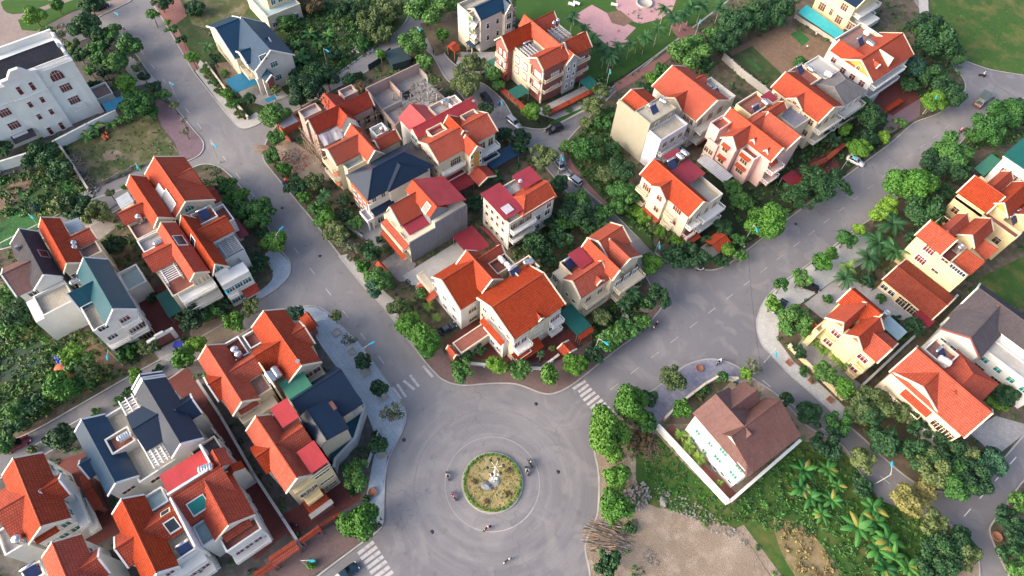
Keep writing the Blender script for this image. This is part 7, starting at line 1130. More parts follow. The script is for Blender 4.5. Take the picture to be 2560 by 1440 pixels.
def tree(x, y, r, kc, flag=''):
    r *= .84 if kc == 'B' else (1.19 if r > 1.3 else 1.1)
    ad, style, mat_ = KIND[kc]; var = RNG.randrange(3)
    if style == 'banana':
        o = empty('banana_plant', (x, y, .1), '', 'banana plant', 'banana plants'); hh = .5 + .35 * r; put('leaves', banana_mesh(var), o, (0, 0, hh), RNG.random() * 6, r * 1.15); put('stem', MB_STEM, o, (0, 0, 0), 0, (1, 1, hh)); noun = 'banana plant'
    elif style == 'palm':
        o = empty('palm_tree', (x, y, .1), '', 'palm', 'palms'); hh = (5.4 if 'T' in flag else 3.2) if kc == 'Q' else (1.5 if r < 2 else 2.6); put('fronds', palm_mesh(15 if kc == 'Q' else 12, 1., var), o, (0, 0, hh), RNG.random() * 6, r).material_slots[0].link = 'OBJECT'; o.children[0].material_slots[0].material = M(mat_); put('trunk', MB_PALM, o, (0, 0, 0), 0, (1, 1, hh)); noun = 'palm'
    else:
        rc = min((.8, 1.4, 2.2, 3.2, 4.5), key=lambda q: abs(q - r)); shrub = r < 1.35 and 't' not in flag or 's' in flag
        zc = r * .62 if shrub else ((r * .75 + 1.0) if 't' not in flag else r * .8 + 2.0); nm = 'shrub' if shrub else 'tree'
        o = empty(nm, (x, y, .1), '', nm, 'shrubs and hedge plants' if shrub else 'trees of the estate')
        c = put('crown', crown_mesh(style, rc, var), o, (0, 0, zc), RNG.random() * 6, (r * RNG.uniform(.92, 1.08), r * RNG.uniform(.92, 1.08), r * RNG.uniform(.85, 1.05))); c.material_slots[0].link = 'OBJECT'; c.material_slots[0].material = M(mat_)
        put('trunk', trunk_mesh(zc, rc if not shrub else .8, var, style), o); noun = nm
    sz = 'small ' if r < 1.6 else ('big ' if r > 3.4 else ''); SPOTS.append((o, sz + ad + ' ' + noun, x, y, noun)); return o
MB_STEM = MB().tube((0, 0, -.2), (0, 0, 1.05), .16, .1, 7).mesh('stem', 'leaf_banana'); MB_PALM = MB().tube((0, 0, -.1), (0, 0, 1.02), .13, .09, 7).mesh('trunk', 'bark_pale')
for x, y, r, k, f in [(-194.22, 8.87, 1.68, 'b', ''), (-192.06, 2.6, 2.58, 'b', ''), (-189.04, 15.74, 2.94, 'd', ''), (-178.34, 10.95, 4.25, 'd', ''), (-181.53, 5.31, 2.83, 'g', ''), (-174.78, 15.85, 2.75, 'm', ''), (-167.35, 16.8, 3.21, 'm', ''), (-171.44, 10.81, 2.21, 'm', ''), (-171.78, 6.46, 2.19, 'd', ''), (-163.81, 11.7, 2.76, 'm', ''), (-154.78, 11.37, 2.89, 'b', ''), (-160.35, 16.16, 1.39, 'o', ''), (-156.51, 16.06, 1.38, 'd', ''), (-150.87, 16.58, 1.75, 'd', ''), (-147.19, 16.97, 1.73, 'm', ''), (-145.4, 11.11, 3.57, 'm', ''), (-143.13, 12.02, 1.88, 'm', ''), (-147.51, 0.36, 2.61, 'B', ''), (-145.91, -1.98, 2.22, 'B', ''), (-146.38, 3.58, 2.06, 'B', ''), (-146.61, 6.49, 1.89, 'B', ''), (-161.76, 5.29, 1.47, 'd', 's'), (-175.38, 26.91, 1.67, 'm', 't'), (-179.95, 30.8, 2.97, 'd', ''), (-171.19, 28.97, 1.04, 'b', 't'), (-167.6, 28.59, 1.44, 'm', 't'), (-162.2, 28.93, 1.42, 'd', 't'), (-154.01, 28.04, 1.79, 'b', 't'), (-151.65, 29.49, 1.41, 'm', 's'), (-149.14, 29.34, 1.3, 'o', 's'), (-146.33, 29.04, 1.29, 'm', 's'), (-143.44, 28.78, 1.18, 'o', 's'), (-138.32, 29.32, 1.74, 'b', ''), (-136.65, 29.41, 1.55, 'm', 's'), (-132.41, 29.01, 1.35, 'o', 's'), (-155.93, 32.88, 2.02, 'Q', ''), (-151.86, 32.56, 1.81, 'd', ''), (-147.62, 32.85, 1.21, 'm', ''), (-134.37, 32.72, 1.55, 'd', ''), (-141.8, 17.51, 1.14, 'o', 't'), (-136.22, 17.19, 0.94, 'g', 't'), (-132.98, 16.16, 1.49, 'g', ''), (-174.82, 37.57, 2.68, 'd', 's'), (-135.13, 84.89, 5.33, 'm', ''), (-126.52, 76.1, 3.92, 'm', ''), (-120.91, 74.63, 2.45, 'm', ''), (-128.43, 66.54, 1.43, 'b', 't'), (-126.62, 84.3, 1.9, 'b', ''), (-141.12, 77.69, 3.74, 'o', ''), (-140.94, 72.2, 3.7, 'o', ''), (-137.46, 72.19, 3.18, 'o', 's'), (-157.71, 63.91, 3.48, 'r', 's'), (-135.2, 93.5, 2.19, 'm', ''), (-148.36, 57.18, 2.53, 'B', ''), (-145.34, 60.78, 2.32, 'B', ''), (-147.1, 52.53, 1.88, 'B', ''), (-143.51, 56.74, 2.3, 'B', ''), (-140.77, 50.05, 3.47, 'B', ''), (-147.55, 48.12, 1.45, 'B', ''), (-130.96, 49.4, 3.36, 'd', ''), (-128.05, 50.94, 2.57, 'd', ''), (-127.71, 44.37, 4.06, 'd', ''), (-126.76, 42.22, 2.32, 'd', ''), (-123.85, 34.48, 3.38, 'm', ''), (-119.19, 31.87, 1.86, 'm', ''), (-126.17, 55.95, 1.79, 'd', ''), (-127.86, 59.27, 1.22, 'd', ''), (-122.85, 56.73, 1.39, 'r', ''), (-113.38, 83.01, 2.86, 'o', ''), (-106.8, 76.89, 3.95, 'o', ''), (-111.22, 85.47, 2.05, 'o', ''), (-106.17, 85.83, 2.23, 'm', ''), (-103.1, 84.74, 1.61, 'm', ''), (-98.19, 76.81, 1.76, 'd', ''), (-88.61, 75.47, 1.9, 'd', ''), (-133.97, 39.5, 1.37, 'o', ''), (-149.91, 69.75, 3.03, 'd', 's'), (-154.81, 54.36, 2.76, 'm', 's'), (-137.25, 65.6, 2.51, 'm', 's'), (-136.95, 58.21, 2.27, 'd', 's'), (-134.95, 45.86, 1.99, 'd', ''), (-93.22, 137.1, 2.37, 'Q', 'T'), (-92.53, 130.27, 2.34, 'Q', 'T'), (-92.05, 125.31, 2.31, 'Q', 'T'), (-93.39, 124.02, 2.13, 'P', ''), (-93.0, 120.37, 1.67, 'Q', 'T'), (-93.62, 144.29, 2.63, 'Q', 'T'), (-92.74, 147.69, 2.42, 'Q', 'T'), (-92.83, 140.61, 2.17, 'Q', 'T'), (-93.44, 116.47, 2.28, 'Q', 'T'), (-94.29, 112.58, 2.47, 'Q', 'T'), (-98.91, 114.89, 1.9, 'Q', ''), (-92.38, 114.58, 1.87, 'Q', ''), (-108.89, 114.14, 1.92, 'Q', 'T'), (-112.09, 118.33, 1.53, 'Q', ''), (-92.14, 112.42, 2.66, 'Q', 'T'), (-100.07, 113.93, 1.88, 'Q', 'T'), (-106.19, 116.73, 1.72, 'Q', ''), (-97.59, 137.69, 2.18, 'Q', 'T'), (-89.23, 151.19, 2.2, 'Q', 'T'), (-82.09, 130.66, 5.0, 'm', ''), (-83.2, 136.69, 3.19, 'm', ''), (-79.97, 141.62, 3.83, 'd', ''), (-82.59, 150.44, 4.57, 'd', ''), (-82.73, 157.66, 4.41, 'd', ''), (-79.13, 157.45, 2.86, 'd', ''), (-84.6, 143.87, 2.82, 'm', ''), (-77.34, 132.09, 2.71, 'd', ''), (-81.04, 117.47, 2.05, 'b', ''), (-80.77, 114.14, 1.63, 'd', ''), (-82.72, 122.07, 2.07, 'm', ''), (-90.25, 84.94, 2.34, 'b', ''), (-88.5, 88.15, 1.36, 'o', 't'), (-96.26, 86.44, 1.2, 'o', ''), (-88.06, 99.3, 1.21, 'o', ''), (-86.15, 104.29, 2.21, 'o', ''), (-82.04, 98.79, 2.95, 'o', ''), (-89.46, 107.87, 1.43, 'd', ''), (-87.44, 95.03, 0.8, 'm', ''), (-85.74, 77.17, 2.46, 'd', ''), (-77.83, 97.08, 1.95, 'm', ''), (-77.97, 100.66, 1.38, 'm', ''), (-80.12, 93.95, 1.56, 'o', ''), (-77.29, 77.83, 3.15, 'o', ''), (-69.65, 75.64, 2.36, 'd', ''), (-76.59, 85.0, 1.89, 'm', ''), (-72.24, 86.62, 3.36, 'm', ''), (-69.93, 93.05, 1.89, 'd', ''), (-64.51, 86.03, 2.2, 'o', ''), (-63.21, 89.03, 3.3, 'd', ''), (-57.79, 84.53, 3.22, 'm', ''), (-55.78, 82.43, 2.31, 'm', ''), (-62.59, 76.47, 2.85, 'm', ''), (-59.91, 72.83, 3.5, 'd', ''), (-57.24, 72.68, 2.61, 'd', ''), (-57.35, 78.21, 2.12, 'm', ''), (-54.77, 75.24, 2.09, 'd', ''), (-58.49, 61.17, 3.22, 'd', ''), (-61.76, 67.43, 1.75, 'd', ''), (-54.48, 60.35, 1.85, 'd', ''), (-83.25, 75.44, 1.88, 'd', ''), (-53.55, 85.7, 1.8, 'l', 's'), (-51.11, 85.58, 1.79, 'l', 's'), (-48.57, 85.83, 1.78, 'o', 's'), (-46.46, 86.02, 1.59, 'l', 's'), (-44.57, 86.37, 1.59, 'o', 's'), (-42.41, 86.93, 1.58, 'l', 's'), (-40.4, 87.42, 1.4, 'o', 's'), (-39.05, 82.67, 2.89, 'd', ''), (-36.76, 85.1, 3.22, 'd', ''), (-35.67, 88.51, 1.38, 'l', ''), (-32.54, 89.8, 1.71, 'd', ''), (-33.89, 93.22, 1.73, 'l', ''), (-34.14, 97.48, 1.57, 'm', ''), (-40.95, 76.89, 2.28, 'b', ''), (-40.9, 106.21, 2.53, 'm', ''), (-32.38, 103.77, 4.19, 'b', ''), (-38.09, 96.93, 1.94, 'd', ''), (-44.86, 107.52, 1.84, 'm', ''), (-32.28, 169.42, 3.25, 'l', ''), (-31.78, 174.42, 4.09, 'd', ''), (-37.96, 177.82, 3.77, 'd', ''), (-43.12, 176.79, 3.17, 'u', ''), (-44.7, 189.53, 5.93, 'd', ''), (-50.92, 195.83, 3.9, 'd', ''), (-39.86, 190.87, 3.24, 'd', ''), (-40.4, 171.65, 2.09, 'd', ''), (-40.45, 151.53, 3.98, 'd', ''), (-40.47, 144.26, 1.78, 'l', ''), (-40.31, 138.99, 2.14, 'd', ''), (-33.1, 150.76, 1.58, 'l', ''), (-35.25, 147.07, 2.16, 'd', ''), (-33.59, 158.46, 1.41, 'm', ''), (-34.65, 141.16, 2.7, 'l', ''), (-79.97, 165.51, 4.45, 'd', ''), (-78.65, 161.81, 3.32, 'd', ''), (-63.02, 154.16, 2.33, 'm', ''), (-18.07, 180.62, 4.52, 'm', ''), (-18.55, 172.42, 3.96, 'm', ''), (-19.05, 169.1, 2.37, 'm', ''), (-18.54, 189.4, 2.06, 'd', ''), (-19.96, 155.99, 4.77, 'm', ''), (-19.35, 151.5, 3.79, 'd', ''), (-16.5, 153.5, 3.59, 'd', ''), (-19.85, 138.77, 4.77, 'b', ''), (-19.96, 145.86, 2.45, 'b', ''), (-12.85, 136.4, 4.49, 'd', ''), (-19.63, 131.67, 2.37, 'l', ''), (-19.24, 128.14, 2.17, 'l', ''), (-31.54, 124.86, 4.04, 'C', ''), (-34.03, 122.88, 4.04, 'C', ''), (-33.41, 117.18, 3.63, 'C', ''), (-19.55, 116.07, 2.28, 'm', ''), (-19.55, 121.45, 1.43, 'l', ''), (-15.86, 128.17, 3.03, 'Q', ''), (-14.47, 120.86, 3.5, 'Q', ''), (-11.19, 121.69, 2.95, 'Q', ''), (-13.36, 115.62, 2.92, 'Q', ''), (-14.56, 110.56, 2.22, 'P', ''), (-13.37, 107.1, 2.19, 'Q', ''), (-19.18, 110.95, 1.56, 'b', ''), (-19.01, 106.59, 2.23, 'b', ''), (-18.99, 99.48, 1.84, 'm', 't'), (-20.4, 94.93, 1.5, 'm', 't'), (-10.17, 111.31, 1.53, 'd', ''), (-18.62, 89.98, 1.97, 'b', ''), (-13.56, 89.26, 3.69, 'm', ''), (-12.84, 102.27, 1.18, 'm', 's'), (-5.72, 111.56, 1.18, 'm', 's'), (-9.95, 91.07, 1.29, 'P', ''), (-7.87, 91.26, 1.29, 'P', ''), (-5.63, 91.09, 1.44, 'P', ''), (-3.16, 92.0, 1.43, 'P', ''), (-1.34, 91.79, 1.42, 'P', ''), (-8.37, 86.15, 1.42, 'd', ''), (-2.53, 86.51, 2.17, 'm', ''), (1.83, 86.35, 2.3, 'b', ''), (2.43, 109.28, 1.95, 'd', ''), (-0.89, 110.17, 1.0, 'd', ''), (-2.75, 84.61, 1.1, 'g', ''), (7.08, 88.5, 3.61, 'o', ''), (6.11, 85.17, 3.0, 'o', ''), (12.15, 91.23, 2.7, 'o', ''), (8.48, 85.03, 2.98, 'd', ''), (5.97, 80.05, 2.52, 'm', ''), (1.37, 76.38, 2.53, 'd', ''), (-3.37, 76.29, 1.37, 'd', ''), (21.68, 110.83, 2.47, 'd', ''), (22.69, 109.56, 1.71, 'l', 's'), (21.53, 116.95, 1.58, 'd', ''), (15.27, 91.43, 2.68, 'd', ''), (7.05, 74.79, 2.91, 'd', ''), (12.78, 77.24, 2.31, 'o', ''), (13.56, 83.95, 3.21, 'd', ''), (18.08, 86.7, 3.33, 'd', ''), (21.3, 91.47, 3.35, 'd', ''), (22.72, 92.87, 2.92, 'o', ''), (21.32, 86.41, 3.44, 'o', ''), (26.6, 91.16, 3.29, 'd', ''), (25.15, 86.96, 3.26, 'm', ''), (27.23, 95.73, 2.76, 'u', ''), (22.94, 77.93, 3.06, 'y', ''), (23.15, 81.99, 1.84, 'y', ''), (27.23, 77.86, 2.61, 'o', ''), (30.69, 78.52, 2.72, 'd', ''), (30.18, 74.27, 3.35, 'd', ''), (33.22, 77.57, 2.69, 'o', ''), (31.39, 71.37, 2.66, 'd', ''), (34.45, 93.67, 1.84, 'm', ''), (35.09, 89.31, 2.36, 'd', ''), (37.11, 88.71, 2.07, 'd', ''), (38.34, 84.83, 2.71, 'd', ''), (16.05, 74.52, 2.0, 'd', 's'), (40.75, 83.85, 2.41, 'm', ''), (7.38, 68.56, 2.6, 'B', ''), (10.1, 72.06, 2.6, 'B', ''), (9.1, 65.53, 2.42, 'B', ''), (11.1, 65.57, 2.54, 'B', ''), (13.9, 68.3, 2.26, 'B', ''), (14.32, 64.93, 2.1, 'B', ''), (13.05, 71.29, 1.86, 'B', ''), (19.24, 72.77, 3.09, 'B', ''), (19.66, 67.78, 3.31, 'B', ''), (21.05, 71.26, 2.78, 'B', ''), (24.11, 70.26, 3.29, 'B', ''), (24.03, 67.55, 2.99, 'B', ''), (26.29, 68.69, 2.71, 'B', ''), (28.88, 69.44, 2.43, 'B', ''), (26.5, 66.08, 2.69, 'B', ''), (9.93, 59.24, 0.98, 'B', ''), (7.19, 58.17, 0.98, 'B', ''), (-18.26, 43.13, 3.71, 'b', ''), (-12.17, 40.07, 2.51, 'b', ''), (-8.7, 36.25, 2.99, 'b', ''), (-2.76, 29.27, 2.23, 'd', ''), (-10.97, 55.5, 1.32, 'P', ''), (-8.48, 55.02, 1.6, 'P', ''), (-5.81, 54.83, 1.44, 'P', ''), (-0.48, 54.63, 0.71, 'P', ''), (-4.91, 36.89, 1.1, 'd', ''), (-14.93, 48.94, 1.9, 'r', 's'), (-39.0, 39.54, 1.98, 'm', ''), (-34.3, 43.24, 2.2, 'b', ''), (-32.69, 48.68, 2.37, 'l', ''), (-32.39, 53.16, 1.86, 'd', ''), (-33.04, 57.23, 2.04, 'm', ''), (-33.16, 59.15, 2.21, 'm', ''), (-32.74, 61.73, 2.06, 'm', ''), (-32.17, 65.69, 1.76, 'm', ''), (-34.23, 71.84, 2.77, 'd', ''), (-37.58, 60.06, 1.76, 'o', ''), (-37.86, 68.48, 1.63, 'Q', ''), (-19.41, 62.1, 2.59, 'o', ''), (-19.57, 55.28, 1.65, 'd', ''), (-20.57, 50.88, 3.39, 'b', ''), (-16.45, 51.78, 2.06, 'm', ''), (-20.86, 44.96, 3.05, 'b', ''), (-14.4, 58.73, 1.94, 'b', ''), (-14.44, 65.89, 1.08, 'm', ''), (-14.07, 70.02, 1.24, 'm', ''), (-11.75, 75.92, 2.02, 'g', ''), (-11.64, 74.31, 1.25, 'l', ''), (-14.07, 64.4, 0.92, 'o', ''), (-38.72, 44.89, 0.92, 'Q', ''), (-38.95, 48.14, 0.78, 'P', ''), (-74.91, 12.4, 1.89, 'u', ''), (-69.63, 18.08, 1.25, 'o', 't'), (-64.07, 17.69, 1.55, 'g', ''), (-58.32, 17.5, 1.52, 'd', ''), (-51.09, 16.42, 1.62, 'd', 't'), (-46.08, 16.32, 2.75, 'g', ''), (-70.46, 27.5, 1.94, 'u', ''), (-63.82, 34.18, 1.29, 'm', 't'), (-63.17, 28.65, 2.37, 'o', ''), (-58.54, 28.21, 2.8, 'b', ''), (-54.77, 29.38, 3.08, 'b', ''), (-52.59, 28.47, 2.3, 'b', ''), (-61.25, 34.42, 1.29, 'P', ''), (-58.02, 34.1, 1.12, 'P', ''), (-45.34, 30.74, 2.12, 'm', ''), (-41.93, 36.7, 2.13, 'l', ''), (-47.16, 33.77, 1.38, 'd', ''), (-47.08, 36.62, 1.25, 'd', ''), (-114.31, 28.47, 2.0, 'm', ''), (-109.02, 28.6, 1.98, 'b', ''), (-103.04, 28.11, 2.12, 'd', ''), (-102.02, 32.01, 2.13, 'o', ''), (-99.16, 28.03, 1.75, 'b', ''), (-96.85, 31.83, 1.75, 'Q', ''), (-93.53, 28.86, 2.58, 'm', ''), (-91.72, 28.75, 2.4, 'b', ''), (-88.32, 28.71, 2.55, 'o', ''), (-86.04, 28.72, 2.03, 'o', ''), (-84.08, 29.26, 1.85, 'g', ''), (-81.42, 29.54, 1.68, 'g', ''), (-80.94, 28.2, 1.18, 'g', ''), (-78.9, 31.63, 2.17, 'd', ''), (-77.55, 32.44, 1.34, 'd', ''), (-76.31, 28.5, 1.65, 'b', ''), (-71.44, 28.87, 2.59, 'm', ''), (-81.15, 36.07, 1.2, 'd', ''), (-90.18, 32.92, 1.56, 'd', ''), (-87.06, 33.5, 1.55, 'm', ''), (-94.01, 34.42, 1.41, 'd', ''), (-100.78, 18.92, 3.08, 'm', ''), (-98.74, 16.8, 2.54, 'm', ''), (-92.08, 17.27, 2.66, 'b', ''), (-90.19, 12.63, 1.81, 'd', ''), (-76.04, 57.45, 1.77, 'd', ''), (-79.82, 65.99, 1.46, 'd', ''), (-95.7, 16.41, 1.69, 'd', ''), (-116.96, 15.96, 1.59, 'g', 't'), (-112.39, 16.57, 1.94, 'm', ''), (-108.16, 17.72, 1.75, 'b', ''), (-103.35, 16.87, 2.57, 'm', ''), (-120.73, -8.73, 2.86, 'o', ''), (-125.03, -4.39, 1.04, 'o', 't'), (-127.12, -1.54, 0.71, 'l', ''), (-143.12, -12.42, 3.53, 'd', ''), (-137.49, -10.24, 3.16, 'd', ''), (-124.67, -11.54, 3.04, 'd', ''), (-128.91, -14.72, 2.23, 'o', 's'), (-130.78, -18.47, 1.36, 'u', ''), (-103.21, -8.71, 1.46, 'P', ''), (-151.08, -18.21, 1.79, 'd', ''), (-111.35, -8.81, 2.14, 'd', ''), (-105.28, -28.62, 3.06, 'd', ''), (-110.13, -29.62, 2.71, 'm', ''), (-105.88, -32.67, 2.3, 'B', ''), (-103.14, -31.14, 1.82, 'm', ''), (-86.12, -3.82, 2.79, 'd', ''), (-85.62, -0.39, 2.03, 'm', ''), (-84.73, 1.77, 1.73, 'd', ''), (-81.48, 5.95, 1.89, 'o', ''), (-80.26, 1.82, 2.02, 'b', ''), (-85.16, -13.0, 1.66, 'o', ''), (-87.29, -16.68, 2.12, 'm', 's'), (-80.97, -17.14, 1.4, 'b', ''), (-81.04, -13.67, 0.9, 'd', ''), (-78.35, -8.81, 2.24, 'b', ''), (-79.96, -5.93, 1.97, 'l', ''), (-91.71, -24.81, 1.94, 'l', ''), (-88.08, -23.99, 2.21, 'm', ''), (-85.56, -28.01, 3.17, 'b', ''), (-86.23, -33.41, 2.14, 'd', ''), (-79.67, -19.94, 1.03, 'm', ''), (-79.03, -22.06, 1.02, 'm', ''), (-79.52, -26.07, 0.87, 'm', ''), (-77.64, -31.94, 2.09, 'd', ''), (-86.62, -37.2, 2.54, 'm', ''), (-84.08, -37.33, 2.1, 'd', ''), (-86.41, -23.39, 2.2, 'o', ''), (-100.03, -22.99, 1.24, 'd', ''), (-102.46, -26.02, 0.93, 'd', ''), (-96.11, -7.92, 1.12, 'd', ''), (-85.16, -25.67, 2.18, 'm', ''), (-76.24, -32.0, 2.35, 'd', ''), (-78.9, -36.94, 0.98, 'o', ''), (-81.96, -39.71, 1.66, 'm', ''), (-87.05, 7.4, 1.45, 'd', ''), (-88.73, 10.53, 1.31, 'd', ''), (-42.99, 10.81, 1.56, 'd', ''), (-39.96, 5.35, 2.61, 'm', ''), (-33.07, 1.27, 3.04, 'b', ''), (-31.47, 3.02, 1.47, 'g', ''), (-39.05, 2.78, 0.97, 'd', ''), (-32.91, -8.54, 0.92, 'b', ''), (-36.23, 4.22, 0.83, 'd', ''), (-45.07, 11.48, 0.87, 'd', ''), (-173.18, 13.27, 2.43, 'd', ''), (-164.41, 13.68, 2.58, 'm', ''), (-167.59, 9.81, 2.18, 'm', ''), (-162.68, 9.01, 1.96, 'd', ''), (-165.23, 6.52, 1.57, 'm', ''), (-151.89, 11.33, 1.92, 'm', ''), (-175.79, 5.97, 2.21, 'o', ''), (-184.84, 3.11, 1.83, 'm', ''), (-112.5, 15.64, 1.76, 'd', ''), (-108.05, 15.82, 1.91, 'm', ''), (-90.8, 70.92, 1.89, 'd', ''), (-67.71, 66.65, 1.95, 'm', ''), (-57.26, 65.82, 2.23, 'd', ''), (-54.67, 55.92, 1.83, 'd', ''), (-60.12, 69.47, 1.92, 'm', ''), (-61.92, 44.73, 1.17, 'm', ''), (-42.81, 62.1, 1.64, 'd', ''), (-37.13, 65.52, 1.62, 'Q', ''), (-40.19, 72.18, 1.5, 'd', ''), (-51.78, 96.12, 1.82, 'm', ''), (-54.72, 100.59, 1.49, 'd', ''), (-43.43, 146.46, 2.0, 'd', ''), (-31.01, 94.59, 1.55, 'm', ''), (-37.8, 91.83, 1.39, 'd', ''), (-14.05, 146.94, 2.23, 'd', ''), (-10.57, 128.8, 1.95, 'd', ''), (-7.73, 106.94, 1.18, 'd', ''), (-5.03, 84.73, 1.1, 'm', '')]: tree(x, y, r, k, f)
def label_spots():
    G_ = {}
    for o, a, x, y, n in SPOTS: G_.setdefault((a, relation(x, y)), []).append((Vector((x, y)).dot(RIGHT), o))
    for (a, rel), v in G_.items():
        v.sort(key=lambda q: q[0]); n = len(v); num = ('', 'one', 'two', 'three', 'four', 'five', 'six', 'seven', 'eight', 'nine', 'ten')
        for i, (_, o) in enumerate(v):
            od = '' if n == 1 else ((', leftmost of ' if i == 0 else (', rightmost of ' if i == n - 1 else ', ' + ('', 'second', 'third', 'fourth', 'fifth', 'sixth', 'seventh', 'eighth', 'ninth')[i] + ' from left of ')) + (num[n] if n < 11 else str(n)))
            o['label'] = ' '.join((a + ' ' + rel + od).split()[:16])
label_spots()
# ground cover that nobody could count: tufts and weeds, one object per plot
def inside(p, poly):
    x, y = p; c = False; j = len(poly) - 1
    for i in range(len(poly)):
        a, b = poly[i], poly[j]
        if (a[1] > y) != (b[1] > y) and x < (b[0] - a[0]) * (y - a[1]) / (b[1] - a[1]) + a[0]: c = not c
        j = i
    return c
def cover(name, poly, n, mats, hgt=.5, s=.4, clump=1.2, per=14, avoid=False):
    xs = [p[0] for p in poly]; ys = [p[1] for p in poly]; mb = MB(); k = 0; t = 0
    while k < n and t < n * 12:
        t += 1; p = (RNG.uniform(min(xs), max(xs)), RNG.uniform(min(ys), max(ys)))
        if not inside(p, poly) or not (-165 < p[0] < 60 and -70 < p[1] < 235) or avoid and (blocked(p) or not all(inside((p[0] + a, p[1] + b), poly) for a, b in ((1.5, 0), (-1.5, 0), (0, 1.5), (0, -1.5)))): continue
        k += 1; mb.mat(RNG.randrange(len(mats))); q = RNG.uniform(.4, 1) * clump; hh = hgt * RNG.uniform(.4, 1.2)
        for i in range(per):
            d = sph(); d.z = abs(d.z); leafq(mb, Vector((p[0] + d.x * q * .8, p[1] + d.y * q * .8, .13 + d.z * hh)), d + sph() * .7, s * RNG.uniform(.6, 1.3), 1.6)
    stuff(mb.build(name, mats))
def blocked(p):
    for s in HOUSES.values():
        u = p[0] * cos(s.th) + p[1] * sin(s.th); v = -p[0] * sin(s.th) + p[1] * cos(s.th)
        for a, b, c, d in s.rects:
            if a - .3 < u < b + .3 and c - .3 < v < d + .3: return True
    return any(inside(p, q) for q in PAVED)
for i_, n_ in ((0, 900), (1, 800), (2, 260), (3, 380), (4, 900), (5, 700), (6, 300), (8, 300), (10, 160)): cover('ground_plants', BLK[i_], n_, ['leaf_mid', 'leaf_dark', 'leaf_mid', 'leaf_olive', 'leaf_bright'], .55, .36, 1.0, 13, True)
cover('weeds', [(-158.09, 53.36), (-161.97, 62.79), (-150.98, 81.69), (-138.33, 78.61), (-135.73, 68.09), (-133.27, 58.11), (-131.74, 52.53), (-137.81, 49.14), (-144.15, 48.09)], 520, ['leaf_mid', 'leaf_dark', 'leaf_olive', 'leaf_mid'], .9, .45, 1.5); cover('weeds', [(-146.58, -21.71), (-143.79, -14.91), (-146.51, -7.32), (-130.91, -8.18), (-126.96, -12.24), (-130.83, -19.3), (-135.24, -25.25)], 190, ['leaf_dark', 'leaf_olive', 'leaf_mid'], .6, .4, 1.1); cover('weeds', [(-147.12, -7.1), (-150.11, 1.88), (-144.1, 12.47), (-130.03, 12.13), (-132.6, 2.39), (-132.66, -7.08)], 150, ['leaf_olive', 'leaf_grey'], .25, .25, .6, 8)
cover('weeds', [(-112.11, -36.9), (-104.81, -22.74), (-89.13, -20.92), (-84.05, -18.37), (-85.41, -26.8), (-85.28, -36.77), (-86.55, -44.46)], 420, ['leaf_olive', 'leaf_mid', 'leaf_dark'], .5, .4, 1.1); cover('weeds', [(-14.96, 48.25), (-13.78, 52.29), (1.82, 52.71), (7.41, 54.85), (4.38, 49.87), (-1.13, 45.56), (-5.88, 43.37)], 260, ['leaf_mid', 'leaf_olive', 'leaf_bright'], .3, .3, .8, 10); cover('weeds', [(3.82, 54.71), (3.41, 72.05), (10.42, 77.39), (19.86, 75.3), (27.27, 79.18), (36.44, 71.01), (26.32, 58.17), (16.14, 61.66), (9.18, 54.92)], 620, ['leaf_mid', 'leaf_dark', 'leaf_mid'], .4, .28, 1.0)
cover('weeds', [(-182.53, 36.31), (-170.93, 52.99), (-163.81, 42.32), (-163.81, 36.66), (-171.86, 33.72)], 130, ['leaf_olive', 'leaf_grey'], .4, .3, .8, 8); cover('weeds', [(-78.45, 85.7), (-83.26, 104.66), (-75.93, 103.29), (-63.55, 91.5), (-53.29, 89.3), (-42.71, 81.28), (-56.83, 82.58)], 240, ['leaf_dark', 'leaf_mid'], .6, .4, 1.1); cover('weeds', [(-54.53, 108.03), (-49.31, 123.92), (-39.85, 160.48), (-32.68, 160.66), (-32.38, 131.88), (-32.47, 104.06), (-33.5, 91.84)], 260, ['leaf_dark', 'leaf_mid'], .5, .4, 1.); cover('weeds', [(-39.31, 59.35), (-39.52, 68.59), (-34.4, 72.96), (-32.84, 67.9), (-32.8, 58.86), (-33.91, 54.46)], 90, ['leaf_dark', 'leaf_mid'], .5, .35, .8); cover('grass', [(-56.7, 210.67), (-32.03, 252.77), (-15.74, 220.45), (-24.96, 206.68), (-32.33, 200.51), (-40.5, 197.53)], 420, ['leaf_bright', 'leaf_mid', 'leaf_olive'], .12, .25, .6, 7)
cover('dry_tufts', [(9.38, 57.37), (10.48, 59.88), (15.72, 62.2), (26.32, 58.17), (22.14, 52.86)], 90, ['leaf_yellow', 'leaf_brown'], .5, .3, .7, 10); cover('weeds', [(-57.96, 196.13), (-52.42, 204.03), (-38.69, 196.64), (-32.56, 188.67), (-30.17, 178.94), (-36.16, 173.17), (-47.74, 181.08)], 170, ['leaf_dark', 'leaf_blue', 'leaf_mid'], .9, .45, 1.4); cover('weeds', [(-22.84, 171.85), (-22.74, 184.21), (-19.35, 196.56), (-11.31, 190.16), (-13.87, 174.83), (-18.81, 168.05)], 120, ['leaf_mid', 'leaf_dark'], .9, .45, 1.3); cover('weeds', [(-109.36, 135.16), (-91.56, 173.76), (-77.73, 167.94), (-80.92, 131.67), (-85.36, 112.28), (-91.24, 109.23)], 160, ['leaf_dark', 'leaf_mid'], .2, .3, .7, 8)
cover('flowering_plants', [(RC[0] + 4.9 * cos(i * pi / 10), RC[1] + 4.9 * sin(i * pi / 10)) for i in range(20)], 420, ['leaf_yellow', 'leaf_olive', 'leaf_dry', 'leaf_olive'], .3, .2, .35, 8)
hm = MB()
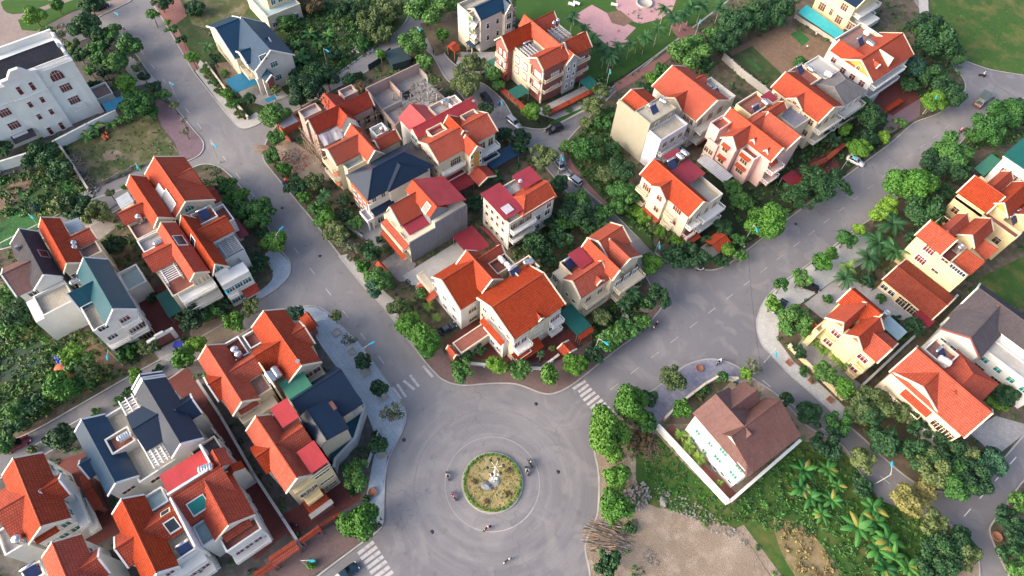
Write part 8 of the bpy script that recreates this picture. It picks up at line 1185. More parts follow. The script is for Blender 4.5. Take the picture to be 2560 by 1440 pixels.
for i in range(700): a = RNG.random() * 2 * pi; leafq(hm, Vector((RC[0] + RNG.uniform(4.7, 5.2) * cos(a), RC[1] + RNG.uniform(4.7, 5.2) * sin(a), .3 + RNG.random() * .35)), sph() + Vector((0, 0, 1)), .25)
tag(hm.build('border_hedge', 'leaf_bright'), 'low clipped green hedge ringing the roundabout island', 'hedge')

# ------------------------------------------------------------------ street lamps
def lamp_proto():
    t = empty('street_lamp', (0, 0, 0), '', 'street lamp', 'street lamps with blue heads')
    MB().tube((0, 0, 0), (0, 0, 6.5), .085, .055, 7).tube((0, 0, 0), (0, 0, .5), .16, .14, 7).build('pole', 'pole', t)
    MB().tube((0, 0, 6.35), (1.5, 0, 6.75), .045, n=6).tube((0, 0, 5.9), (.7, 0, 6.54), .025, n=5).build('arm', 'pole', t)
    a = MB(); pr = [(-.1, .09), (.15, .19), (.7, .21), (.98, .13)]; vs = []
    for x, y in pr: vs += [(1.35 + x, -y, 6.72), (1.35 + x, y, 6.72), (1.35 + x, y * .7, 6.9), (1.35 + x, -y * .7, 6.9)]
    a.add(vs, [f for i in range(3) for f in [(4 * i + j, 4 * i + (j + 1) % 4, 4 * i + 4 + (j + 1) % 4, 4 * i + 4 + j) for j in range(4)]] + [(3, 2, 1, 0), (12, 13, 14, 15)]); hd = a.build('lamp_head', 'lamp_cyan', t); MB().box(1.5, 2.1, -.16, .16, 6.66, 6.715).build('lens', 'globe', hd); return t
LP = lamp_proto(); LSP = []
for i, (b, q) in enumerate([((-177.38, 19.05), (-175.4, 19.34)), ((-145.67, 19.4), (-143.69, 19.7)), ((-128.95, 78.33), (-127.0, 77.91)), ((-135.3, 54.63), (-133.32, 54.86)), ((-91.09, 17.7), (-91.63, 19.62)), ((-58.56, 18.13), (-58.21, 20.1)), ((-122.1, 18.55), (-120.15, 19.02)), ((-125.89, 3.17), (-123.89, 3.03)), ((-125.31, -19.31), (-123.36, -18.89)), ((-85.91, -18.55), (-84.03, -19.21)), ((-88.16, 141.63), (-86.93, 140.05)), ((-87.93, 108.22), (-86.43, 106.9)), ((-73.35, 79.48), (-71.64, 78.45)), ((-42.67, 80.22), (-41.3, 78.76)), ((-33.53, 99.81), (-31.85, 98.72)), ((-33.49, 54.53), (-31.51, 54.83)), ((-32.73, 169.22), (-32.04, 167.34)), ((-33.42, 134.57), (-31.8, 133.4)), ((-11.29, 80.38), (-10.17, 78.72)), ((17.02, 77.12), (15.87, 78.75)), ((-32.92, -9.14), (-31.57, -7.66)), ((-86.0, 3.82), (-84.0, 3.77)), ((-95.1, 79.26), (-93.35, 78.28))]):
    d = (q[0] - b[0], q[1] - b[1]); rz = atan2(d[1], d[0]); o = LP if i == 0 else copy_thing(LP, (0, 0, 0), 0, '', None)
    o.location = (b[0], b[1], .1); o.rotation_euler = (0, 0, rz); LSP.append((o, 'blue headed street lamp', b[0], b[1], 'lamp'))
SPOTS[:] = LSP; label_spots()
# ------------------------------------------------------------------ roundabout island furniture
t = empty('island_lamp', (RC[0] + .1, RC[1] + .3, .3), 'tall white multi armed lamp column at the centre of the roundabout island', 'street lamp'); MB().tube((0, 0, 0), (0, 0, 8.6), .14, .07, 8).build('pole', 'frame_white', t); MB().lathe([(1.0, 0), (.95, .18), (.4, .22)], (0, 0, 0), 16).build('base', 'pale_conc', t)
for i in range(6):
    a = i * pi / 3; ar = MB(); ar.tube((0, 0, 8.2), (cos(a) * 1.3, sin(a) * 1.3, 8.5), .035, n=5); ao = ar.build('arm', 'frame_white', t); MB().ball((cos(a) * 1.35, sin(a) * 1.35, 8.5), (.3, .3, .16)).build('lamp', 'dark_metal', ao)
for i in range(5): a = i * 2 * pi / 5; g_ = MB(); g_.tube((0, 0, 3.0 + .25 * (i % 2)), (cos(a) * .6, sin(a) * .6, 3.3), .03, n=5); ao = g_.build('bracket', 'frame_white', t); MB().ball((cos(a) * .62, sin(a) * .62, 3.45), .26).build('globe', 'globe', ao)
def rock(x, y, s, label, m='rock', h=1., seed=1):
    r = random.Random(seed); mb = MB(); n = 9; lv = 5; vs = []
    for j in range(lv):
        for i in range(n): q = s * (1 - (j / (lv - .4)) ** 2 * .85) * r.uniform(.7, 1.15); vs.append((q * cos(2 * pi * i / n) * 1.2, q * sin(2 * pi * i / n) * .8, s * h * j / lv * r.uniform(.85, 1.1)))
    vs.append((0, 0, s * h)); fs = [(j * n + i, j * n + (i + 1) % n, (j + 1) * n + (i + 1) % n, (j + 1) * n + i) for j in range(lv - 1) for i in range(n)] + [((lv - 1) * n + i, (lv - 1) * n + (i + 1) % n, lv * n) for i in range(n)]
    o = mb.add(vs, fs).build('boulder', m, None, (0, 0, 0), (x, y, .15)); o.rotation_euler = (0, 0, r.random() * 6); return tag(o, label, 'boulder')
rock(*(-25.57, 21.82), 1.0, 'jagged blue grey ornamental rock beside the island lamp column', 'rock', 1.3, 3); rock(*(-4.46, 44.64), .9, 'pale boulder at the top edge of the bare earth lot', 'rubble', .8, 4)
SPOTS[:] = [(tree(*p, .5, 'r', 's'), 'small brown clipped shrub', *p, 's') for p in [(-27.54, 20.48), (-23.56, 20.28), (-22.22, 23.91), (-25.54, 26.54)]]
for (o, *_), w_ in zip(SPOTS, ('left of the lamp column', 'below the rock', 'at the lower right', 'at the upper right')): o['label'] = 'small brown clipped shrub on the roundabout island ' + w_
# ------------------------------------------------------------------ walls and fences
def wall(name, label, pts, h, m, cap=None, tk=.22, cat='wall', cw=.12, posts=0):
    c = pts[0]; t = empty(name, (c[0], c[1], .1), label, cat); b = MB(); k = MB(); pp = MB()
    for p, q in zip(pts, pts[1:]):
        d = Vector((q[0] - p[0], q[1] - p[1])); L_ = d.length; mt = Matrix.Translation((p[0] - c[0], p[1] - c[1], 0)) @ Matrix.Rotation(atan2(d.y, d.x), 4, 'Z')
        if posts == 2:
            for z in (h * .35, h * .9): b.box(0, L_, -.05, .05, z, z + .1, mt)
            for i in range(int(L_ / .3)): b.box(i * .3, i * .3 + .08, -.03, .03, .1, h * .9, mt)
        else: b.box(0, L_, -tk / 2, tk / 2, -.2, h, mt)
        if cap: k.box(-.1, L_ + .1, -tk / 2 - cw, tk / 2 + cw, h, h + .12, mt)
        if posts:
            for i in range(int(L_ / 3) + 1): pp.box(i * 3 - .17, i * 3 + .17, -.17, .17, -.2, h + .22, mt)
    b.build('panel' if posts else 'wall_body', m, t)
    if cap: k.build('coping', cap, t)
    if posts: pp.build('post', cap or m, t)
wall('compound_wall', 'long pale mint compound wall below the white mansion', [(-147.17, -24.88), (-147.75, -20.32), (-146.49, -13.12), (-147.05, -8.48), (-148.03, -0.79), (-148.57, 6.05)], 2.6, 'mint_white', 'trim_white'); wall('compound_wall', 'white boundary wall below the brown roofed white house', [(-14.77, 53.28), (2.81, 53.19)], 2.0, 'white', 'trim_white', .35); wall('compound_wall', 'white boundary wall right of the brown roofed house, meeting the longer one', [(2.81, 53.41), (3.41, 72.05)], 2.0, 'white', 'trim_white', .3)
wall('garden_wall', 'low cream pavement wall in front of the palm hedge house', [(-10.57, 86.93), (-5.11, 86.47), (-1.07, 86.37), (3.42, 86.17)], 1.2, 'yellow', 'trim_cream', posts=1); wall('boundary_wall', 'long dark grey boundary wall between the palm hedge house and orange hipped roof', [(3.85, 89.47), (3.82, 124.49)], 2.0, 'concrete', 'grey_trim'); wall('field_wall', 'grey panel wall along the edge of the crop plot', [(-77.66, 141.74), (-70.56, 140.83), (-62.81, 140.66), (-59.8, 140.28)], 2.2, 'pale_conc', None, posts=1)
wall('boundary_wall', 'long grey wall down the alley between lower left villas', [(-73.49, -8.86), (-64.55, -8.59), (-51.78, -8.86), (-42.09, -8.58), (-36.41, -8.44)], 1.9, 'concrete', 'grey_trim'); wall('garden_wall', 'low cream garden wall along the street by the blue roofed villa', [(-153.8, 30.57), (-144.96, 30.27), (-136.97, 30.03), (-130.52, 30.12)], 1.1, 'cream', 'trim_cream'); wall('railing_fence', 'grey slatted fence in front of the navy hipped white house', [(-90.0, 32.14), (-88.37, 32.14), (-83.96, 33.03)], 1.3, 'grey_trim', 'grey_trim', cat='fence', posts=2)
wall('railing_fence', 'white railing along the corner villa front by the roundabout', [(-46.37, 33.36), (-42.7, 37.2), (-40.01, 40.02), (-37.02, 43.8), (-37.15, 48.33)], 1.1, 'white_paint', 'trim_white', cat='fence', posts=2); wall('brick_wall', 'brick wall with orange tile coping left of the brick twin villa', [(-102.53, 85.27), (-96.9, 85.71), (-92.2, 85.5)], 1.5, 'brickred', 'tile_orange', .3, cw=.45); wall('brick_wall', 'long brick wall with orange tile coping in front of the brick twin villa', [(-88.83, 89.69), (-88.57, 95.81), (-88.29, 105.13)], 1.5, 'brickred', 'tile_orange', .3, cw=.5)
wall('lot_wall', 'thin concrete wall at the left of the weedy vacant lot', [(-148.38, -8.19), (-140.1, -7.86), (-130.66, -7.84)], 1.2, 'concrete', 'pale_conc'); wall('lot_fence', 'row of pale stone posts at the bottom of the weedy vacant lot', [(-131.23, -4.34), (-131.31, -0.89), (-131.51, 2.86)], .9, 'rubble', None, cat='fence', posts=2); wall('brick_wall', 'wall with orange tile coping in front of the pink house', [(-37.88, 129.71), (-37.5, 133.91), (-37.96, 141.74)], 1.4, 'brickred', 'tile_orange', .3, cw=.4); wall('brick_wall', 'short wall with orange tile coping by the ochre gabled field house', [(-38.79, 160.72), (-38.61, 166.72)], 1.6, 'brickred', 'tile_orange', .3, cw=.5)
wall('brick_wall', 'red brick fence with orange coping beside the red yard at the bottom', [(-37.03, -4.76), (-36.97, -0.94)], 1.4, 'brickred', 'tile_rust', cat='fence', posts=2); wall('site_fence', 'orange sheet hoarding around the house under repair', [(-123.25, 34.49), (-120.12, 34.36), (-118.04, 34.59)], 1.8, 'tarp_orange', None, .08, cat='fence'); wall('site_fence', 'dark sheet metal hoarding beside the top lane', [(-128.85, 62.76), (-129.37, 66.24), (-130.79, 69.61), (-131.24, 71.14)], 1.8, 'metal_sheet_dark', None, .08, cat='fence'); wall('garden_wall', 'cream wall behind the paved corner below the crossing', [(-15.07, 55.72), (-15.46, 60.47), (-15.2, 66.93), (-14.74, 69.89), (-12.1, 72.79)], 1.3, 'white', 'trim_cream', posts=1)
wall('roundabout_wall', 'slim grey wall by the navy roofed house facing the roundabout', [(-45.84, 12.95), (-42.11, 8.28), (-41.19, 7.12)], 1.3, 'grey_trim', None, cat='wall'); wall('lane_wall', 'cream wall along the lane left of the crop plot lower edge', [(-65.53, 80.62), (-60.28, 80.81)], .9, 'rubble', None, cat='wall'); wall('roof_side_wall', 'pale wall under the turquoise canopy beside the crop plot', [(-77.78, 172.51), (-68.85, 172.99), (-62.6, 172.98)], 1.2, 'pale_conc', None, cat='wall')
def gate(label, r, z, m='tile_rust'):
    q = [Vector(p) for p in r]; a, b, c, d = q; t = empty('gate_roof', (a.x, a.y, .1), label, 'gate'); o = Vector((a.x, a.y)); m1 = (a + d) / 2; m2 = (b + c) / 2; P3 = lambda p, zz: (p.x - o.x, p.y - o.y, zz)
    MB().add([P3(a, z), P3(b, z), P3(m2, z + .8), P3(m1, z + .8), P3(c, z), P3(d, z)], [[0, 1, 2, 3], [3, 2, 4, 5], [0, 3, 5], [1, 4, 2]]).add([P3(a, z - .12), P3(b, z - .12), P3(c, z - .12), P3(d, z - .12)], [[3, 2, 1, 0]]).build('roof', m, t)
    w_ = MB(); [w_.tube(P3(p.lerp((a + b + c + d) / 4, .15), -.1), P3(p.lerp((a + b + c + d) / 4, .15), z), .2, n=4) for p in q]; w_.build('pillar', 'brickred', t); MB().tube(P3(m1, z + .8), P3(m2, z + .8), .12, n=5).build('ridge_cap', m, t)
gate('long orange tiled gate roof left of the alley wall at the bottom', [(-37.61, -13.28), (-37.43, -8.55), (-35.56, -8.68), (-35.68, -13.26)], 2.8, 'tile_orange'); gate('orange tiled gate roof right of the alley wall at the bottom', [(-37.01, -8.14), (-37.07, -4.51), (-35.98, -4.4), (-36.09, -7.98)], 2.8, 'tile_orange'); gate('small orange tiled gate roof at the bottom edge next to the alley', [(-37.04, -16.12), (-36.74, -13.31), (-35.72, -13.23), (-35.68, -16.31)], 2.5, 'tile_orange'); gate('small orange gate roof beside the green shuttered cream house', [(-122.22, 82.77), (-122.93, 85.21), (-119.24, 84.94), (-118.81, 82.86)], 2.7, 'tile_orange'); gate('orange tiled gate roof in front of the pink house', [(-38.38, 128.16), (-37.71, 132.29), (-36.67, 132.1), (-37.06, 128.37)], 2.7)
t = empty('arched_gate', (*(-85.98, -9.71), .1), 'white arched gateway with maroon doors beside the teal roofed white house', 'gate'); p_, q_ = (-85.64, -12.41), (-85.63, -8.09); d_ = Vector((q_[0] - p_[0], q_[1] - p_[1])); t.location = (*p_, .1); t.rotation_euler = (0, 0, atan2(d_.y, d_.x)); L_ = d_.length
MB().box(-.4, .4, -.3, .3, 0, 3.2).box(L_ - .4, L_ + .4, -.3, .3, 0, 3.2).box(.4, L_ - .4, -.25, .25, 2.7, 3.3).box(L_ * .3, L_ * .7, -.22, .22, 3.3, 3.8).build('frame', 'trim_white', t); MB().box(.42, L_ / 2 - .03, -.06, .06, .05, 2.65).build('door', 'brickred', t); MB().box(L_ / 2 + .03, L_ - .42, -.06, .06, .05, 2.65).build('door', 'brickred', t)
# ------------------------------------------------------------------ vehicles
def car_mesh(L_, W_, H_, suv):
    """body lofted from stations along x (front is +x)"""
    hl = L_ / 2; st = [(-hl, .62, .42, .72), (-hl + .12, .88, .3, .88), (-hl * .45, 1, .26, .95), (hl * .3, 1, .26, .92), (hl * .72, .95, .28, .84), (hl - .12, .82, .32, .70), (hl, .6, .42, .6)]; b = MB(); vs = []
    for x, wf, z0, z1 in st: w = W_ / 2 * wf; z1 *= H_ / 1.45; vs += [(x, -w * .9, z0), (x, -w, (z0 + z1) / 2), (x, -w * .93, z1), (x, 0, z1 + .04), (x, w * .93, z1), (x, w, (z0 + z1) / 2), (x, w * .9, z0)]
    b.add(vs, [(7 * i + j, 7 * i + 7 + j, 7 * i + 8 + j, 7 * i + 1 + j) for i in range(6) for j in range(6)], True); b.add(vs, [tuple(range(7)), tuple(range(48, 41, -1))] + [(7 * i + 6, 7 * i + 13, 7 * i + 7, 7 * i) for i in range(6)])
    zs = .93 * H_ / 1.45; x0, x1, y = (-hl * .93 if suv else -hl * .78), hl * .42, W_ / 2 * .86; rx0, rx1, ry = (-hl * .82 if suv else -hl * .45), hl * .08, W_ / 2 * .72
    g = MB(); lo = [(x0, -y, zs), (x1, -y, zs), (x1, y, zs), (x0, y, zs)]; hi = [(rx0, -ry, H_ - .04), (rx1, -ry, H_ - .04), (rx1, ry, H_ - .04), (rx0, ry, H_ - .04)]; g.add(lo + hi, [(0, 1, 5, 4), (1, 2, 6, 5), (2, 3, 7, 6), (3, 0, 4, 7)])
    r = MB(); r.add([(rx0 - .08, -ry - .03, H_ - .06), (rx1 + .08, -ry - .03, H_ - .06), (rx1 + .08, ry + .03, H_ - .06), (rx0 - .08, ry + .03, H_ - .06), (rx0 + .1, -ry * .8, H_), (rx1 - .1, -ry * .8, H_), (rx1 - .1, ry * .8, H_), (rx0 + .1, ry * .8, H_)], [(4, 5, 6, 7), (0, 1, 5, 4), (1, 2, 6, 5), (2, 3, 7, 6), (3, 0, 4, 7)])
    for a in (0, 1, 2, 3): r.tube(lo[a], hi[a], .05, n=4)
    for k in (.5,): [r.tube(Vector(lo[i]).lerp(Vector(lo[j]), k), Vector(hi[i]).lerp(Vector(hi[j]), k), .05, n=4) for i, j in ((0, 1), (3, 2))]
    return b, g, r
def car(label, pos, to, paint, L_=4.4, W_=1.75, H_=1.48, suv=False, cat='car'):
    t = empty('parked_car', (*pos, .02), label, cat, 'cars', atan2(to[1] - pos[1], to[0] - pos[0])); b, g, r = car_mesh(L_, W_, H_, suv); bo = b.build('body', paint, t); g.build('windows', 'car_glass', t); r.build('cabin_roof', paint, t)
    for x in (-L_ * .3, L_ * .31):
        for y in (-W_ / 2 + .12, W_ / 2 - .12): wo = MB().lathe([(.2, -.1), (.31, -.1), (.33, 0), (.31, .1), (.2, .1)], (x, y, .33), 12, 'y').build('wheel', 'rubber', t); MB().lathe([(.05, -.11), (.19, -.105), (.19, .105), (.05, .11)], (x, y, .33), 8, 'y').build('rim', 'steel', wo)
    for y in (-W_ * .32, W_ * .32): MB().box(L_ / 2 - .14, L_ / 2 + .02, y - .16, y + .16, .56, .68).build('headlight', 'globe', t); MB().box(-L_ / 2 - .02, -L_ / 2 + .1, y - .16, y + .16, .62, .76).build('tail_light', 'lamp_red', t)
    return t
car('black estate car parked on the lane left of the brick twin villa', (-101.94, 80.46), (-97.53, 79.82), 'car_black', 4.9, 1.85, 1.7, True); car('silver pickup parked at the corner below the brick twin villa', (-91.9, 81.04), (-88.15, 81.15), 'car_silver', 4.9, 1.8, 1.65, True); car('black off-road car parked at the kerb below the brick wall with orange coping', (-84.41, 87.69), (-84.88, 84.76), 'car_black', 4.6, 1.85, 1.75, True)
car('silver car parked on the lane under a blue headed lamp', (-75.17, 81.18), (-77.38, 81.57), 'car_silver', 4.2, 1.7, 1.5); car('larger silver people carrier parked on the lane beside the brick walk', (-69.61, 80.82), (-72.26, 80.53), 'car_silver', 4.8, 1.8, 1.7, True); car('white car half hidden under a lime tree by the main road', (-33.18, 140.34), (-31.46, 140.73), 'car_white'); car('black car on the pale right pavement under small trees', (-17.19, 101.86), (-15.86, 102.63), 'car_black'); car('dark car at the curved pavement corner on the right under a tree', (-17.62, 92.76), (-17.0, 90.07), 'car_navy')
car('dark red car under trees on the small street at the left edge', (-81.91, -38.9), (-81.78, -36.71), 'car_red'); car('navy car entering at the bottom edge by the zebra crossing', (-28.32, -4.87), (-28.36, -3.03), 'car_navy', 4.2); car('black car beside the top left park under a dark tree', (-190.84, 18.01), (-190.91, 19.11), 'car_black'); car('small dark car in the red yard left of the corner villa', (-55.24, 34.61), (-55.16, 36.22), 'car_navy', 3.8, 1.6)
b_ = (-25.99, 185.7); e_ = (-25.46, 181.87); t = empty('flatbed_truck', (*b_, .05), 'small open truck with grey covered cargo bed on the pale road, far right', 'truck', None, atan2(e_[1] - b_[1], e_[0] - b_[0])); MB().box(-2.6, .9, -1.1, 1.1, .7, 2.1).box(-2.68, .98, -1.18, 1.18, 2.1, 2.2).build('cargo_bed', 'truck_green', t); cb = MB(); vs = [(1.0, -.95, .5), (2.7, -.95, .5), (2.7, -.95, 1.2), (2.2, -.85, 1.9), (1.0, -.85, 1.95)]; cb.add(vs + [(x, -y, z) for x, y, z in vs], [[0, 1, 2, 3, 4], [9, 8, 7, 6, 5], [0, 5, 6, 1], [1, 6, 7, 2], [2, 7, 8, 3], [3, 8, 9, 4], [4, 9, 5, 0]]); co = cb.build('cab', 'rubble', t)
MB().add([(2.72, -.8, 1.25), (2.72, .8, 1.25), (2.25, .75, 1.85), (2.25, -.75, 1.85)], [[0, 1, 2, 3]]).build('windscreen', 'car_glass', co); MB().box(2.6, 2.8, -1, 1, .4, .65).build('bumper', 'lamp_red', t)
for x in (-1.7, 1.9):
    for y in (-.95, .95): MB().lathe([(.2, -.14), (.42, -.14), (.42, .14), (.2, .14)], (x, y, .42), 12, 'y').build('wheel', 'rubber', t)
# ------------------------------------------------------------------ people and motorbikes
def figure(name, joints, edges, regions):
    """one continuous skinned body; joints: (x,y,z,radius); regions: f(co)->material index"""
    me = bpy.data.meshes.new(name); me.from_pydata([j[:3] for j in joints], edges, []); o = bpy.data.objects.new(name, me); COL.objects.link(o); m = o.modifiers.new('skin', 'SKIN'); m.use_smooth_shade = True
    if not me.skin_vertices: return None
    for i, j in enumerate(joints): sv = me.skin_vertices[0].data[i]; sv.radius = (j[3], j[3] * .85); sv.use_root = i == 0
    s = o.modifiers.new('sub', 'SUBSURF'); s.levels = 1; s.render_levels = 1
    ev = o.evaluated_get(bpy.context.evaluated_depsgraph_get()); r = bpy.data.meshes.new_from_object(ev); bpy.data.objects.remove(o); r.materials.clear()
    for x in ('skin', 'cloth_white', 'cloth_dark'): r.materials.append(M(x))
    for p in r.polygons: p.material_index = regions(p.center)
    return r
HANDS = lambda x, y, z: [(x, y, z, .04), (x + .07, y, z - .01, .028), (x + .04, y - .03, z + .03, .014)]
def body(seated):
    if seated: J = [(0, 0, .88, .15), (.05, 0, 1.12, .15), (.1, 0, 1.36, .14), (.12, 0, 1.47, .06), (.14, 0, 1.58, .09), (.15, 0, 1.70, .095)]; sh, el, ha = (.12, .19, 1.38, .065), (.3, .27, 1.14, .05), (.55, .28, 1.08, .04); hp, kn, an, to = (.02, .11, .86, .095), (.42, .2, .8, .07), (.28, .22, .38, .05), (.42, .22, .32, .04)
    else: J = [(0, 0, .92, .14), (0, 0, 1.15, .14), (0, 0, 1.38, .13), (0, 0, 1.49, .06), (0.01, 0, 1.59, .09), (.02, 0, 1.70, .095)]; sh, el, ha = (0, .19, 1.40, .06), (.02, .25, 1.12, .045), (.12, .26, .88, .038); hp, kn, an, to = (0, .1, .88, .09), (.1, .11, .48, .065), (0, .11, .09, .045), (.15, .12, .05, .04)
    E = [(0, 1), (1, 2), (2, 3), (3, 4), (4, 5)]
    for s in (-1, 1):
        k = len(J); J += [(q[0], q[1] * s, q[2], q[3]) for q in (sh, el, ha, (ha[0] + .08, ha[1], ha[2] - .02, .03), hp, kn if s > 0 or seated else (-.06, kn[1], .48, .065), an if s > 0 or seated else (-.25, an[1], .14, .045), to if s > 0 or seated else (-.1, to[1], .06, .04))]
        E += [(2, k), (k, k + 1), (k + 1, k + 2), (k + 2, k + 3), (0, k + 4), (k + 4, k + 5), (k + 5, k + 6), (k + 6, k + 7)]
    def reg(c): return 0 if c.z > 1.47 or (abs(c.y) > .2 and c.z < 1.12 and c.z > .84 and c.x > (.42 if seated else .06)) else (1 if c.z > (.95 if seated else .94) else 2)
    return figure('person', J, E, reg)
BM = {True: body(True), False: body(False)}
HAIR = MB().ball((0, 0, 0), (.115, .105, .1), 10, 6).mesh('hair', 'cloth_dark')
def person(label, pos, rz, seated, shirt, hat=None, z=0.):
    o = bpy.data.objects.new('person', BM[seated]); COL.objects.link(o); o.location = (*pos, z); o.rotation_euler = (0, 0, rz); tag(o, label, 'person'); sl_ = o.material_slots[1]; sl_.link = 'OBJECT'; sl_.material = M(shirt)
    hz = (.13, 0, 1.73) if seated else (0, 0, 1.74); c = put('helmet' if hat else 'hair', HAIR, o, hz, 0, (1.25, 1.25, 1.1) if hat else 1.0)
    if hat: c.material_slots[0].link = 'OBJECT'; c.material_slots[0].material = M(hat)
    return o
def bike(label, pos, rz, col):
    if 'bk' in _tk: o = copy_thing(_tk['bk'], (*pos, .01), rz, label, 'motorbikes')
    else:
        o = empty('motorbike', (*pos, .01), label, 'motorbike', 'motorbikes', rz); _tk['bk'] = o
        for x in (-.62, .64): w_ = MB().lathe([(.2, -.05), (.29, -.05), (.31, 0), (.29, .05), (.2, .05)], (x, 0, .31), 14, 'y').build('wheel', 'rubber', o); MB().lathe([(.03, -.03), (.2, -.03), (.2, .03), (.03, .03)], (x, 0, .31), 10, 'y').build('rim', 'steel', w_)
        f = MB(); f.ball((-.1, 0, .52), (.5, .14, .18)); f.ball((-.55, 0, .72), (.35, .13, .12)); f.ball((.42, 0, .72), (.16, .2, .3)); f.ball((.6, 0, .62), (.24, .07, .05)); f.build('fairing', 'car_red', o); MB().box(-.62, .2, -.13, .13, .74, .83).build('seat', 'rubber', o)
        MB().tube((.38, -.34, 1.04), (.38, .34, 1.04), .025, n=5).tube((.38, 0, 1.04), (.62, 0, .35), .03, n=5).build('handlebar', 'dark_metal', o); MB().ball((.5, 0, .92), (.07, .1, .08)).build('headlight', 'globe', o)
    for c in o.children:
        if c.name.startswith('fairing'): c.material_slots[0].link = 'OBJECT'; c.material_slots[0].material = M(col)
    return o
for px, to, col, shirt, hat, where in [((-31.23, 17.45), (-30.16, 17.1), 'car_black', 'cloth_white', 'helmet_red', 'left of the island, upper one'), ((-27.7, 16.19), (-28.57, 16.3), 'car_red', 'cloth_pink', 'helmet_red', 'left of the island, lower one'), ((-19.85, 17.52), (-19.91, 16.71), 'car_black', 'cloth_pink', 'helmet_white', 'below the island'), ((-24.08, 30.43), (-24.87, 30.6), 'car_black', 'cloth_dark', 'helmet_white', 'right of the island, upper one'), ((-23.37, 29.1), (-22.48, 28.74), 'car_black', 'cloth_white', 'cloth_dark', 'right of the island, lower one'), ((-31.38, 195.56), (-32.31, 195.08), 'car_black', 'cloth_white', 'helmet_white', 'on the pale road near the field'), ((-23.24, 171.15), (-23.54, 173.13), 'car_red', 'cloth_pink', 'helmet_white', 'at the upper right road edge'), ((-16.83, 72.97), (-16.63, 71.8), 'car_black', 'cloth_white', 'helmet_white', 'on the mottled paved corner'), ((-30.45, 68.87), (-29.86, 67.82), 'car_black', 'cloth_red', 'helmet_white', 'by the dark kerb left of the main road'), ((-178.14, 19.38), (-179.47, 19.18), 'car_white', 'cloth_pink', 'helmet_white', 'at the top street near the mansion')]:
    rz = atan2(to[1] - px[1], to[0] - px[0]); bike('motorbike with rider ' + where, px, rz, col); person('motorbike rider in ' + shirt[6:] + ' top ' + where, (px[0] - .22 * cos(rz), px[1] - .22 * sin(rz)), rz, True, shirt, hat)
for p, col, w_ in [((-40.31, -7.68), 'car_black', 'in the red yard by the alley wall'), ((-32.56, 98.85), 'car_white', 'at the lamp post across from the main road'), ((-34.24, 86.38), 'car_white', 'at the kerb under the dark trees'), ((-13.7, 16.99), 'car_white', 'lower edge of the roundabout asphalt')]: bike('parked motorbike without rider ' + w_, p, random.random() * 6, col)
person('pedestrian in white top walking beside the motorbike by the dark kerb', (-30.15, 67.77), 1.2, False, 'cloth_white'); person('person walking in dark clothes up the top lane', (-135.1, 69.54), 2, False, 'cloth_dark'); person('person in dark clothes standing behind the open truck', (-24.53, 188.85), 2, False, 'cloth_dark'); person('farmer in pale top bending over the crop plot, upper one', (-69.01, 170.66), 1, False, 'cloth_white', None, .13); person('farmer in white top on the crop plot near the turquoise canopy, lower one', (-66.99, 164.15), 2, False, 'cloth_white', None, .13); person('person standing by the gate of the green shuttered cream house', (-124.31, 79.83), 2, False, 'cloth_dark'); person('person in dark clothes standing at the kerb under the brick wall', (-86.72, 87.9), 2, False, 'cloth_dark', None, .13)
# ------------------------------------------------------------------ odds and ends
def heap(name, label, cat, c, rx, ry, rz, n, mats, lx, sz=.08, flat=False, h=.8, seed=2):
    r = random.Random(seed); mb = MB()
    for i in range(n):
        a = r.random() * 6.28; q = math.sqrt(r.random()); x, y = q * cos(a) * rx, q * sin(a) * ry; z = h * (1 - q) * r.random(); mb.mat(r.randrange(len(mats))); l = lx * r.uniform(.5, 1.1); s = sz * r.uniform(.6, 1.4)
        mb.box(-l, l, -s, s, 0, s * 1.4, Matrix.Translation((x, y, z)) @ Matrix.Rotation((r.uniform(-.25, .25) if flat else r.random() * 3.1), 4, 'Z') @ Matrix.Rotation(r.uniform(-.25, .25), 4, 'Y'))
    o = mb.build(name, mats, None, (0, 0, 0), (*c, .14)); o.rotation_euler = (0, 0, rz); tag(o, label, cat); o['kind'] = 'thing'; return o
heap('timber_pile', 'big pile of old poles and planks at the right edge of the roundabout', 'timber pile', (-6.06, 32.73), 3.6, 3.0, .75, 150, ['timber', 'bark', 'rubble'], 1.5, .06, True, 1.2); heap('rubble_heap', 'heap of pale rubble and sacks at the top of the bare earth lot', 'rubble', (-8.05, 41.73), 2.2, 3, 0, 120, ['rubble', 'gravel'], .2, .14, False, .5, 3); heap('brush_pile', 'brown pile of dead branches beside the long white boundary wall', 'brush pile', (-13.83, 49.72), 3.4, 2.6, 0, 170, ['bark', 'timber'], .9, .04, False, .9, 4); heap('rubble_heap', 'white rubble dumped along the top lane verge', 'rubble', (-136.56, 65.54), 3.2, 1.5, .9, 90, ['rubble', 'tank_white'], .35, .13, False, .4, 5)
